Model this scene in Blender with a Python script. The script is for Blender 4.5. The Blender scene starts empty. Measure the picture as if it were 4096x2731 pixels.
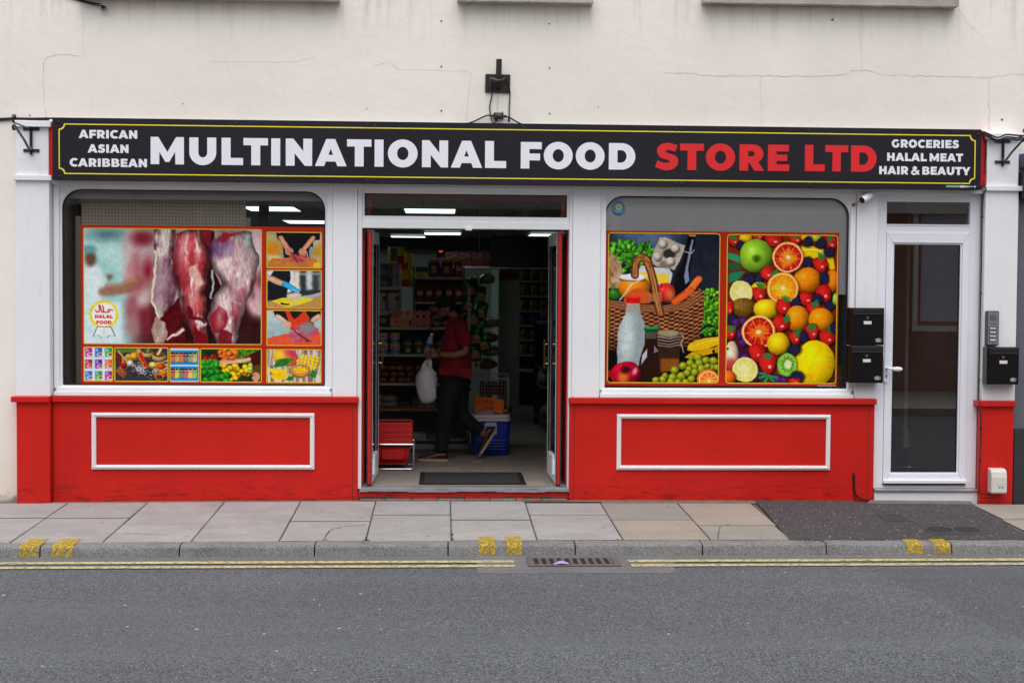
import bpy, bmesh, math, random
import numpy as np
from mathutils import Matrix, Vector

random.seed(7)
scene = bpy.context.scene
COL = scene.collection
R = math.radians

# ------------------------------------------------------------------ camera
cam_data = bpy.data.cameras.new('camera')
cam_data.sensor_width = 36.0
cam_data.sensor_fit = 'HORIZONTAL'
cam_data.lens = 50.0
cam_data.clip_end = 600.0
cam = bpy.data.objects.new('camera', cam_data)
COL.objects.link(cam)
cam.matrix_world = (Matrix.Translation((0.0, -11.67, 1.6))
                    @ Matrix.Rotation(R(-2.818), 4, 'Z')
                    @ Matrix.Rotation(R(90.0 - 1.986), 4, 'X')
                    @ Matrix.Rotation(R(0.412), 4, 'Z'))
scene.camera = cam

# ------------------------------------------------------------------ sky and sun (overcast)
SUN_EL, SUN_AZ = 66.0, 186.0          # azimuth measured from +Y towards +X
world = bpy.data.worlds.new('World')
scene.world = world
world.use_nodes = True
wn = world.node_tree
wn.nodes.clear()
w_out = wn.nodes.new('ShaderNodeOutputWorld')
w_bg = wn.nodes.new('ShaderNodeBackground')
w_sky = wn.nodes.new('ShaderNodeTexSky')
w_sky.sky_type = 'NISHITA'
w_sky.sun_disc = False
w_sky.sun_elevation = R(SUN_EL)
w_sky.sun_rotation = R(SUN_AZ)
w_sky.air_density = 1.0
w_sky.dust_density = 4.0
w_sky.ozone_density = 1.0
w_hs = wn.nodes.new('ShaderNodeHueSaturation')      # cloud takes the blue out of the sky
w_hs.inputs['Saturation'].default_value = 0.16
wn.links.new(w_sky.outputs['Color'], w_hs.inputs['Color'])
wn.links.new(w_hs.outputs['Color'], w_bg.inputs['Color'])
w_bg.inputs['Strength'].default_value = 0.15
wn.links.new(w_bg.outputs['Background'], w_out.inputs['Surface'])

sun_data = bpy.data.lights.new('sun', 'SUN')
sun_data.energy = 1.5
sun_data.angle = R(75.0)
sun_data.color = (1.0, 0.985, 0.965)
sun = bpy.data.objects.new('sun', sun_data)
COL.objects.link(sun)
_d = Vector((math.sin(R(SUN_AZ)) * math.cos(R(SUN_EL)), math.cos(R(SUN_AZ)) * math.cos(R(SUN_EL)), math.sin(R(SUN_EL))))
sun.rotation_euler = _d.to_track_quat('Z', 'Y').to_euler()
sun.location = (0, -6, 12)

vs = scene.view_settings
vs.view_transform = 'Standard'
vs.look = 'None'
vs.exposure = 0.10
vs.gamma = 1.0
vs.use_curve_mapping = False
scene.cycles.max_bounces = 7
scene.cycles.diffuse_bounces = 4
scene.cycles.glossy_bounces = 4
scene.cycles.transparent_max_bounces = 12
scene.cycles.caustics_reflective = False
scene.cycles.caustics_refractive = False
scene.cycles.use_denoising = True

# ------------------------------------------------------------------ colour and material helpers
def lin(c):
    c = c / 255.0
    return c / 12.92 if c <= 0.04045 else ((c + 0.055) / 1.055) ** 2.4

def s(r, g, b, k=1.0):
    return (lin(r) * k, lin(g) * k, lin(b) * k, 1.0)

MATS = {}

class NT:
    """small wrapper for wiring a material"""
    def __init__(self, name):
        self.m = bpy.data.materials.new(name)
        self.m.use_nodes = True
        self.t = self.m.node_tree
        self.n = self.t.nodes
        self.p = self.n['Principled BSDF']
        self.out = self.n['Material Output']
        self.tc = self.n.new('ShaderNodeTexCoord')
    def new(self, kind, **kw):
        nd = self.n.new(kind)
        for k, v in kw.items():
            if hasattr(nd, k):
                setattr(nd, k, v)
            else:
                nd.inputs[k.replace('_', ' ')].default_value = v
        return nd
    def link(self, a, b):
        self.t.links.new(a, b)
    def coords(self, scale=(1, 1, 1), kind='Object', loc=(0, 0, 0)):
        mp = self.n.new('ShaderNodeMapping')
        mp.inputs['Scale'].default_value = scale
        mp.inputs['Location'].default_value = loc
        self.link(self.tc.outputs[kind], mp.inputs['Vector'])
        return mp.outputs['Vector']
    def noise(self, scale, detail=4.0, rough=0.55, vec=None, dist=0.0):
        nd = self.n.new('ShaderNodeTexNoise')
        nd.inputs['Scale'].default_value = scale
        nd.inputs['Detail'].default_value = detail
        nd.inputs['Roughness'].default_value = rough
        nd.inputs['Distortion'].default_value = dist
        self.link(vec if vec is not None else self.tc.outputs['Object'], nd.inputs['Vector'])
        return nd.outputs['Fac']
    def remap(self, val, a, b, c=0.0, d=1.0):
        nd = self.n.new('ShaderNodeMapRange')
        nd.inputs['From Min'].default_value = a
        nd.inputs['From Max'].default_value = b
        nd.inputs['To Min'].default_value = c
        nd.inputs['To Max'].default_value = d
        self.link(val, nd.inputs['Value'])
        return nd.outputs['Result']
    def math(self, op, a, b=None):
        nd = self.n.new('ShaderNodeMath')
        nd.operation = op
        for i, v in enumerate((a, b)):
            if v is None:
                continue
            if isinstance(v, (int, float)):
                nd.inputs[i].default_value = v
            else:
                self.link(v, nd.inputs[i])
        return nd.outputs[0]
    def mix(self, fac, a, b, mode='MIX'):
        nd = self.n.new('ShaderNodeMix')
        nd.data_type = 'RGBA'
        nd.blend_type = mode
        for i, v in ((0, fac), (6, a), (7, b)):
            if isinstance(v, (int, float)):
                nd.inputs[i].default_value = v
            elif isinstance(v, tuple):
                nd.inputs[i].default_value = v
            else:
                self.link(v, nd.inputs[i])
        return nd.outputs[2]
    def bump(self, h, strength, dist=0.01, normal=None):
        nd = self.n.new('ShaderNodeBump')
        nd.inputs['Strength'].default_value = strength
        nd.inputs['Distance'].default_value = dist
        self.link(h, nd.inputs['Height'])
        if normal is not None:
            self.link(normal, nd.inputs['Normal'])
        self.link(nd.outputs['Normal'], self.p.inputs['Normal'])
        return nd.outputs['Normal']
    def color(self, c):
        if isinstance(c, tuple):
            self.p.inputs['Base Color'].default_value = c
        else:
            self.link(c, self.p.inputs['Base Color'])
    def done(self, rough=0.6, metal=0.0, spec=0.5):
        self.p.inputs['Roughness'].default_value = rough
        self.p.inputs['Metallic'].default_value = metal
        self.p.inputs['Specular IOR Level'].default_value = spec
        return self.m

def dk(c, k):
    return (c[0] * k, c[1] * k, c[2] * k, 1.0)

def mat(name, col, rough=0.5, metal=0.0, var=0.10, vs=9.0, bump=0.0, bs=120.0, spec=0.5, emit=0.0, alpha=1.0, trans=0.0):
    """plain painted / plastic / metal surface with soft mottling and fine relief"""
    if name in MATS:
        return MATS[name]
    t = NT(name)
    f = t.remap(t.noise(vs, 5.0, 0.6), 0.3, 0.7)
    t.color(t.mix(f, dk(col, 1.0 - var), dk(col, 1.0 + var * 0.5)))
    if bump > 0:
        t.bump(t.noise(bs, 3.0), bump, 0.004)
    m = t.done(rough, metal, spec)
    if emit > 0:
        t.p.inputs['Emission Color'].default_value = col
        t.p.inputs['Emission Strength'].default_value = emit
    if alpha < 1:
        t.p.inputs['Alpha'].default_value = alpha
    if trans > 0:
        t.p.inputs['Transmission Weight'].default_value = trans
    MATS[name] = m
    return m

def glass_mat(name, tint=(0.9, 0.93, 0.92, 1), ior=1.5, boost=1.0, wave=0.0):
    """clear sheet glass: what lies behind shows through, the street reflects by Fresnel"""
    if name in MATS:
        return MATS[name]
    t = NT(name)
    t.n.remove(t.p)
    tr = t.n.new('ShaderNodeBsdfTransparent')
    tr.inputs['Color'].default_value = tint
    gl = t.n.new('ShaderNodeBsdfGlossy')
    gl.inputs['Roughness'].default_value = 0.0
    fr = t.n.new('ShaderNodeFresnel')
    fr.inputs['IOR'].default_value = ior
    mx = t.n.new('ShaderNodeMixShader')
    f = t.math('MULTIPLY', fr.outputs['Fac'], boost)
    t.link(f, mx.inputs['Fac'])
    t.link(tr.outputs['BSDF'], mx.inputs[1])
    t.link(gl.outputs['BSDF'], mx.inputs[2])
    t.link(mx.outputs['Shader'], t.out.inputs['Surface'])
    if wave > 0:
        bp = t.n.new('ShaderNodeBump')
        bp.inputs['Strength'].default_value = wave
        bp.inputs['Distance'].default_value = 0.01
        t.link(t.noise(1.6, 1.0), bp.inputs['Height'])
        t.link(bp.outputs['Normal'], gl.inputs['Normal'])
    MATS[name] = t.m
    return t.m

# ------------------------------------------------------------------ mesh helpers
def wloc(o):
    v = Vector((0, 0, 0))
    while o is not None:
        v = v + o.location
        o = o.parent
    return v

class MB:
    """collects shapes; build() links them as ONE mesh object"""
    def __init__(self):
        self.v = []
        self.f = []
        self.mi = []
        self.cm = 0
    def add(self, vs, fs):
        b = len(self.v)
        self.v += [tuple(p) for p in vs]
        self.f += [tuple(i + b for i in q) for q in fs]
        self.mi += [self.cm] * len(fs)
        return self
    def box(self, x0, x1, y0, y1, z0, z1):
        x0, x1 = min(x0, x1), max(x0, x1); y0, y1 = min(y0, y1), max(y0, y1); z0, z1 = min(z0, z1), max(z0, z1)
        vs = [(x, y, z) for x in (x0, x1) for y in (y0, y1) for z in (z0, z1)]
        return self.add(vs, [(0, 1, 3, 2), (4, 6, 7, 5), (0, 4, 5, 1), (2, 3, 7, 6), (0, 2, 6, 4), (1, 5, 7, 3)])
    def rbox(self, x0, x1, y0, y1, z0, z1, r=0.004):
        """box with chamfered edges"""
        bm = bmesh.new()
        bmesh.ops.create_cube(bm, size=1.0)
        for vv in bm.verts:
            vv.co = Vector(((x0 + x1) / 2 + vv.co.x * (x1 - x0), (y0 + y1) / 2 + vv.co.y * (y1 - y0), (z0 + z1) / 2 + vv.co.z * (z1 - z0)))
        bmesh.ops.bevel(bm, geom=bm.edges[:], offset=r, segments=2, affect='EDGES', profile=0.5)
        bm.verts.index_update()
        self.add([v.co[:] for v in bm.verts], [[v.index for v in q.verts] for q in bm.faces])
        bm.free()
        return self
    def quad(self, a, b, c, d):
        return self.add([a, b, c, d], [(0, 1, 2, 3)])
    def prism(self, pts, z0, z1):
        """outline in X, Y pulled up from z0 to z1"""
        n = len(pts)
        vs = [(p[0], p[1], z0) for p in pts] + [(p[0], p[1], z1) for p in pts]
        fs = [tuple(range(n - 1, -1, -1)), tuple(range(n, 2 * n))] + [(i, (i + 1) % n, n + (i + 1) % n, n + i) for i in range(n)]
        return self.add(vs, fs)
    def prism_y(self, pts, y0, y1):
        """outline in X, Z pulled from y0 (front) to y1"""
        n = len(pts)
        vs = [(p[0], y0, p[1]) for p in pts] + [(p[0], y1, p[1]) for p in pts]
        fs = [tuple(range(n)), tuple(range(2 * n - 1, n - 1, -1))] + [((i + 1) % n, i, n + i, n + (i + 1) % n) for i in range(n)]
        return self.add(vs, fs)
    def prism_x(self, pts, x0, x1):
        """outline in Y, Z pulled along X"""
        n = len(pts)
        vs = [(x0, p[0], p[1]) for p in pts] + [(x1, p[0], p[1]) for p in pts]
        fs = [tuple(range(n - 1, -1, -1)), tuple(range(n, 2 * n))] + [(i, (i + 1) % n, n + (i + 1) % n, n + i) for i in range(n)]
        return self.add(vs, fs)
    def tube(self, pts, r, n=8, cap=True):
        pts = [Vector(p) for p in pts]
        rs = r if isinstance(r, (list, tuple)) else [r] * len(pts)
        vs, fs = [], []
        up = None
        for i, p in enumerate(pts):
            a = pts[max(i - 1, 0)]; b = pts[min(i + 1, len(pts) - 1)]
            d = (b - a)
            d = d.normalized() if d.length > 1e-9 else Vector((0, 0, 1))
            if up is None:
                ref = Vector((0, 0, 1)) if abs(d.z) < 0.9 else Vector((1, 0, 0))
                up = (ref - d * ref.dot(d)).normalized()
            else:
                up = (up - d * up.dot(d)).normalized()
            sd = d.cross(up)
            for k in range(n):
                t = 2 * math.pi * k / n
                vs.append((p + (up * math.cos(t) + sd * math.sin(t)) * rs[i])[:])
        for i in range(len(pts) - 1):
            for k in range(n):
                fs.append((i * n + k, i * n + (k + 1) % n, (i + 1) * n + (k + 1) % n, (i + 1) * n + k))
        if cap:
            fs.append(tuple(range(n - 1, -1, -1)))
            fs.append(tuple(range((len(pts) - 1) * n, len(pts) * n)))
        return self.add(vs, fs)
    def bar(self, pts, w, h, side=(0, 1, 0)):
        """flat bar (w across `side`, h the other way) along a path"""
        pts = [Vector(p) for p in pts]
        sd = Vector(side).normalized()
        vs, fs = [], []
        for i, p in enumerate(pts):
            d = (pts[min(i + 1, len(pts) - 1)] - pts[max(i - 1, 0)]).normalized()
            nn = d.cross(sd).normalized()
            for a, b in ((-1, -1), (1, -1), (1, 1), (-1, 1)):
                vs.append((p + sd * (a * w / 2) + nn * (b * h / 2))[:])
        for i in range(len(pts) - 1):
            for k in range(4):
                fs.append((i * 4 + k, i * 4 + (k + 1) % 4, (i + 1) * 4 + (k + 1) % 4, (i + 1) * 4 + k))
        fs += [(3, 2, 1, 0), tuple(range(len(pts) * 4 - 4, len(pts) * 4))]
        return self.add(vs, fs)
    def lathe(self, prof, c=(0, 0, 0), n=20, axis='Z'):
        """profile [(radius, height)] turned about an axis through c"""
        vs, fs = [], []
        for r_, h in prof:
            for k in range(n):
                t = 2 * math.pi * k / n
                a, b = r_ * math.cos(t), r_ * math.sin(t)
                if axis == 'Z':
                    vs.append((c[0] + a, c[1] + b, c[2] + h))
                elif axis == 'Y':
                    vs.append((c[0] + a, c[1] + h, c[2] - b))
                else:
                    vs.append((c[0] + h, c[1] + a, c[2] + b))
        m = len(prof)
        for i in range(m - 1):
            for k in range(n):
                fs.append((i * n + k, i * n + (k + 1) % n, (i + 1) * n + (k + 1) % n, (i + 1) * n + k))
        fs.append(tuple(range(n - 1, -1, -1)))
        fs.append(tuple(range((m - 1) * n, m * n)))
        return self.add(vs, fs)
    def ball(self, c, r, nu=14, nv=9, jit=0.0, seed=0):
        rr = r if isinstance(r, (tuple, list)) else (r, r, r)
        rnd = random.Random(seed)
        vs, fs = [], []
        for j in range(nv + 1):
            ph = math.pi * j / nv
            for i in range(nu):
                th = 2 * math.pi * i / nu
                k = 1 + (rnd.uniform(-jit, jit) if 0 < j < nv else 0)
                vs.append((c[0] + rr[0] * k * math.sin(ph) * math.cos(th), c[1] + rr[1] * k * math.sin(ph) * math.sin(th), c[2] - rr[2] * k * math.cos(ph)))
        for j in range(nv):
            for i in range(nu):
                fs.append((j * nu + i, j * nu + (i + 1) % nu, (j + 1) * nu + (i + 1) % nu, (j + 1) * nu + i))
        return self.add(vs, fs)
    def ring(self, outer, inner, y0, y1):
        """frame between two closed X, Z outlines with the same point count"""
        n = len(outer)
        vs = [(p[0], y, p[1]) for y in (y0, y1) for L in (outer, inner) for p in L]
        fs = []
        for i in range(n):
            j = (i + 1) % n
            o0, o1, i0, i1 = i, j, n + i, n + j
            fs.append((o0, o1, i1, i0))
            fs.append((2 * n + o1, 2 * n + o0, 2 * n + i0, 2 * n + i1))
            fs.append((o1, o0, 2 * n + o0, 2 * n + o1))
            fs.append((i0, i1, 2 * n + i1, 2 * n + i0))
        return self.add(vs, fs)
    def build(self, name, m, parent=None, smooth=None, bevel=0.0, uv=None):
        me = bpy.data.meshes.new(name)
        off = wloc(parent) if parent is not None else Vector((0, 0, 0))
        me.from_pydata([(p[0] - off.x, p[1] - off.y, p[2] - off.z) for p in self.v], [], self.f)
        ms = m if isinstance(m, (list, tuple)) else [m]
        for q in ms:
            me.materials.append(q)
        if len(ms) > 1:
            me.polygons.foreach_set('material_index', self.mi)
        if uv is not None:
            L = me.uv_layers.new(name='uv')
            for lp in me.loops:
                L.data[lp.index].uv = uv(self.v[lp.vertex_index])
        bm = bmesh.new()
        bm.from_mesh(me)
        bmesh.ops.recalc_face_normals(bm, faces=bm.faces[:])
        bm.to_mesh(me)
        bm.free()
        if smooth is not None:
            me.polygons.foreach_set('use_smooth', [True] * len(me.polygons))
            me.set_sharp_from_angle(angle=R(smooth))
        me.update()
        o = bpy.data.objects.new(name, me)
        COL.objects.link(o)
        o.parent = parent
        if bevel > 0:
            b = o.modifiers.new('bevel', 'BEVEL')
            b.width = bevel
            b.segments = 2
            b.limit_method = 'ANGLE'
            b.angle_limit = R(40)
        return o

def tag(o, label=None, cat=None, group=None, kind=None):
    if label: o['label'] = label
    if cat: o['category'] = cat
    if group: o['group'] = group
    if kind: o['kind'] = kind
    return o

def thing(name, label, cat, loc=(0, 0, 0), rz=0.0, group=None):
    o = bpy.data.objects.new(name, None)
    COL.objects.link(o)
    o.empty_display_size = 0.1
    o.location = loc
    o.rotation_euler = (0, 0, rz)
    return tag(o, label, cat, group)

def dup(root, loc, rz=0.0, label=None, group=None, scale=None, tilt=None):
    """copy a thing with its parts and sub-parts"""
    def cp(o, par):
        c = o.copy()
        COL.objects.link(c)
        c.parent = par
        for ch in o.children:
            cp(ch, c)
        return c
    r = cp(root, None)
    r.location = loc
    r.rotation_euler = (0, 0, rz) if tilt is None else tilt
    if scale is not None:
        r.scale = scale
    if label: r['label'] = label
    if group: r['group'] = group
    return r

def rrect(x0, x1, z0, z1, r, n=8, rb=None):
    """rounded rectangle outline (X, Z); rb = radius of the two lower corners"""
    rb = r if rb is None else rb
    pts = []
    for cx, cz, a0, rr in ((x1 - r, z1 - r, 0, r), (x0 + r, z1 - r, 90, r), (x0 + rb, z0 + rb, 180, rb), (x1 - rb, z0 + rb, 270, rb)):
        for i in range(n + 1):
            a = R(a0 + 90.0 * i / n)
            pts.append((cx + rr * math.cos(a), cz + rr * math.sin(a)))
    return pts

def rect_like(x0, x1, z0, z1, n=8):
    """rectangle outline with the point count of rrect, points bunched at the corners"""
    pts = []
    for cx, cz in ((x1, z1), (x0, z1), (x0, z0), (x1, z0)):
        pts += [(cx, cz)] * (n + 1)
    return pts

def smooth_path(pts, k=6):
    """Catmull-Rom through the points"""
    P = [Vector(p) for p in pts]
    out = []
    for i in range(len(P) - 1):
        a = P[max(i - 1, 0)]; b = P[i]; c = P[i + 1]; d = P[min(i + 2, len(P) - 1)]
        for j in range(k):
            t = j / k
            out.append(0.5 * ((2 * b) + (c - a) * t + (2 * a - 5 * b + 4 * c - d) * t * t + (3 * b - a - 3 * c + d) * t ** 3))
    out.append(P[-1])
    return [p[:] for p in out]

# ------------------------------------------------------------------ flat shapes with holes, and lettering
def curve_mesh(loops, depth):
    cu = bpy.data.curves.new('outline', 'CURVE')
    cu.dimensions = '2D'
    cu.fill_mode = 'BOTH'
    cu.extrude = depth / 2.0
    for lp in loops:
        sp = cu.splines.new('POLY')
        sp.points.add(len(lp) - 1)
        for i, p in enumerate(lp):
            sp.points[i].co = (p[0], p[1], 0.0, 1.0)
        sp.use_cyclic_u = True
    ob = bpy.data.objects.new('outline', cu)
    me = bpy.data.meshes.new_from_object(ob)
    bpy.data.objects.remove(ob)
    bpy.data.curves.remove(cu)
    return me

def plate(name, loops, y0, y1, m, parent=None, bevel=0.0):
    """X, Z outlines with holes, from y0 (street side) to y1"""
    me = curve_mesh(loops, abs(y1 - y0))
    off = wloc(parent) if parent is not None else Vector((0, 0, 0))
    ym = (y0 + y1) / 2.0
    for v in me.vertices:
        x, y, z = v.co
        v.co = (x - off.x, ym - z - off.y, y - off.z)
    me.materials.clear()
    me.materials.append(m)
    me.name = name
    o = bpy.data.objects.new(name, me)
    COL.objects.link(o)
    o.parent = parent
    if bevel > 0:
        b = o.modifiers.new('bevel', 'BEVEL'); b.width = bevel; b.segments = 2; b.limit_method = 'ANGLE'; b.angle_limit = R(40)
    return o

def font_text(name, txt, x, y, z, size, m, parent=None, align='CENTER', rot=None, bold=0.0, width=None, depth=0.0008):
    """small print in the built-in typeface, standing in the X, Z plane and facing the street"""
    cu = bpy.data.curves.new('text', 'FONT')
    cu.body = txt
    cu.size = size
    cu.align_x = align
    cu.align_y = 'CENTER'
    cu.extrude = depth / 2
    cu.offset = bold
    cu.resolution_u = 3
    ob = bpy.data.objects.new('text', cu)
    me = bpy.data.meshes.new_from_object(ob)
    bpy.data.objects.remove(ob)
    bpy.data.curves.remove(cu)
    if width is not None and len(me.vertices):
        xs = [v.co.x for v in me.vertices]
        k = width / max(max(xs) - min(xs), 1e-6)
        mid = (max(xs) + min(xs)) / 2
        for v in me.vertices:
            v.co.x = (v.co.x - mid) * k
    M4 = Matrix.Rotation(R(90), 4, 'X')
    if rot is not None:
        M4 = rot @ M4
    off = wloc(parent) if parent is not None else Vector((0, 0, 0))
    M4 = Matrix.Translation(Vector((x, y, z)) - off) @ M4
    me.transform(M4)
    me.materials.clear()
    me.materials.append(m)
    me.name = name
    o = bpy.data.objects.new(name, me)
    COL.objects.link(o)
    o.parent = parent
    return o

def arc(cx, cy, rx, ry, a0, a1, n=14):
    return [(cx + rx * math.cos(R(a0 + (a1 - a0) * i / n)), cy + ry * math.sin(R(a0 + (a1 - a0) * i / n))) for i in range(n + 1)]

def stroke(pts, w):
    """outline of a thick line; w = width or list of widths"""
    P = [Vector((p[0], p[1], 0)) for p in pts]
    ws = w if isinstance(w, (list, tuple)) else [w] * len(P)
    l, r_ = [], []
    for i, p in enumerate(P):
        d = (P[min(i + 1, len(P) - 1)] - P[max(i - 1, 0)]).normalized()
        nn = Vector((-d.y, d.x, 0))
        l.append((p + nn * ws[i] / 2)[:2])
        r_.append((p - nn * ws[i] / 2)[:2])
    return l + r_[::-1]

def glyph(c):
    """heavy geometric capitals, cap height 1: (outlines, width)"""
    S_, B_ = 0.335, 0.262
    if c == 'I': return [[(0, 0), (S_, 0), (S_, 1), (0, 1)]], S_
    if c == 'L': return [[(0, 0), (.80, 0), (.80, B_), (S_, B_), (S_, 1), (0, 1)]], .80
    if c == 'T': return [[(.29, 0), (.625, 0), (.625, .735), (.915, .735), (.915, 1), (0, 1), (0, .735), (.29, .735)]], .915
    if c == 'F': return [[(0, 0), (S_, 0), (S_, .31), (.745, .31), (.745, .57), (S_, .57), (S_, .735), (.81, .735), (.81, 1), (0, 1)]], .81
    if c == 'E': return [[(0, 0), (.82, 0), (.82, .255), (.33, .255), (.33, .385), (.745, .385), (.745, .625), (.33, .625), (.33, .745), (.80, .745), (.80, 1), (0, 1)]], .82
    if c == 'H': return [[(0, 0), (S_, 0), (S_, .365), (.65, .365), (.65, 0), (.985, 0), (.985, 1), (.65, 1), (.65, .635), (S_, .635), (S_, 1), (0, 1)]], .985
    if c == 'M': return [[(0, 0), (.32, 0), (.325, .45), (.545, .085), (.69, .085), (.91, .46), (.915, 0), (1.235, 0), (1.235, 1), (.945, 1), (.62, .45), (.285, 1), (0, 1)]], 1.235
    if c == 'N': return [[(0, 0), (.33, 0), (.33, .46), (.71, 0), (.985, 0), (.985, 1), (.655, 1), (.655, .54), (.28, 1), (0, 1)]], .985
    if c == 'A': return [[(0, 0), (.345, 0), (.41, .17), (.775, .17), (.84, 0), (1.19, 0), (.76, 1), (.425, 1)], [(.505, .415), (.68, .415), (.592, .645)]], 1.19
    if c == 'O': return [arc(.56, .5, .56, .52, 0, 360, 40)[:-1], arc(.56, .5, .215, .245, 0, 360, 30)[:-1]], 1.12
    if c == 'U': return [[(0, 1)] + arc(.5, .45, .5, .47, 180, 360, 22) + [(1.0, 1), (.665, 1)] + arc(.5, .44, .165, .175, 0, -180, 14) + [(.335, 1)]], 1.0
    if c == 'D': return [[(0, 0)] + arc(.50, .5, .53, .5, -90, 90, 24) + [(0, 1)], [(.335, .265)] + arc(.47, .5, .22, .235, -90, 90, 16) + [(.335, .735)]], 1.03
    if c == 'S': return [[(.86, .94)] + arc(.47, .72, .40, .30, 55, 200, 14) + smooth_path([(.10, .60, 0), (.16, .50, 0), (.28, .43, 0), (.44, .385, 0), (.53, .35, 0), (.545, .305, 0), (.48, .265, 0), (.36, .265, 0), (.22, .295, 0), (.10, .36, 0)], 3)
                          + [(0, .105)] + arc(.43, .29, .45, .31, 235, 365, 14) + smooth_path([(.885, .36, 0), (.84, .48, 0), (.73, .56, 0), (.58, .61, 0), (.44, .65, 0), (.40, .69, 0), (.44, .735, 0), (.54, .745, 0), (.66, .72, 0), (.76, .68, 0)], 3)], .89
    if c == 'R': return [[(0, 0), (S_, 0), (S_, .285), (.40, .285), (.575, 0), (.955, 0), (.725, .335)] + arc(.50, .645, .42, .355, -50, 90, 18) + [(0, 1)], [(S_, .545)] + arc(.455, .645, .125, .10, -90, 90, 10) + [(S_, .745)]], .955
    if c == 'C': return [arc(.56, .5, .56, .52, 42, 318, 34) + arc(.57, .5, .245, .255, 305, 55, 24)], 1.0
    if c == 'G': return [arc(.56, .5, .56, .52, 44, 317, 34) + [(.985, .54), (.685, .54), (.685, .29)] + arc(.57, .5, .245, .255, 298, 55, 22)], 1.03
    if c == 'B': return [[(0, 0)] + arc(.56, .28, .40, .28, -90, 55, 12) + arc(.52, .745, .37, .255, -38, 90, 12) + [(0, 1)], [(.32, .225)] + arc(.53, .31, .095, .085, -90, 90, 8) + [(.32, .395)], [(.32, .60)] + arc(.47, .69, .085, .085, -90, 90, 8) + [(.32, .775)]], .96
    if c == 'Y': return [[(.39, 0), (.725, 0), (.725, .34), (1.12, 1), (.78, 1), (.575, .65), (.36, 1), (0, 1), (.39, .34)]], 1.12
    if c == '&':
        p = smooth_path([(1.06, .02, 0), (.74, .32, 0), (.38, .66, 0), (.32, .82, 0), (.50, .93, 0), (.68, .82, 0), (.56, .63, 0), (.22, .42, 0), (.12, .25, 0), (.26, .07, 0), (.54, .07, 0), (.82, .24, 0), (1.02, .54, 0)], 5)
        k = len(p) // 3
        return [stroke(p[:k + 6], .225), stroke(p[k:2 * k + 6], .225), stroke(p[2 * k:], .225)], 1.08
    return [], .30

BEAR = {'U': (.095, .095), 'L': (.105, 0), 'T': (.015, .015), 'A': (0, 0), 'O': (.06, .06), 'D': (.105, .05), 'F': (.105, .02), 'E': (.105, .05), 'S': (.04, .04), 'R': (.105, .03), 'C': (.06, .0), 'G': (.06, .08), 'B': (.105, .05), 'Y': (0, 0), '&': (.05, .05), ' ': (0, 0)}

def word_meshes(txt, x0, x1, zb, cap, y0, y1, m, parent, track=0.075, join=None):
    """one flat vinyl letter after another, fitted between x0 and x1; join = name to merge into one lettering part"""
    gl = [glyph(c) for c in txt]
    gaps = [BEAR.get(a, (.105, .105))[1] + BEAR.get(b_, (.105, .105))[0] + track - .075 for a, b_ in zip(txt[:-1], txt[1:])] + [0.0]
    nat = sum(g[1] for g in gl) + sum(gaps)
    kx = (x1 - x0) / nat
    x = x0
    allv = MB()
    for (c, (loops, w)), gap in zip(zip(txt, gl), gaps):
        if loops:
            L = [[(x + p[0] * kx, zb + p[1] * cap) for p in lp] for lp in loops]
            if join is None:
                plate('letter', L, y0, y1, m, parent)
            else:
                for gi, grp in enumerate([[l] for l in L] if c == '&' else [L]):
                    me = curve_mesh(grp, abs(y1 - y0))
                    allv.add([(v.co.x, (y0 + y1) / 2 - v.co.z - .0003 * gi, v.co.y) for v in me.vertices], [tuple(q.vertices) for q in me.polygons])
                    bpy.data.meshes.remove(me)
        x += (w + gap) * kx
    if join is not None:
        allv.build(join, m, parent)
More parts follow.
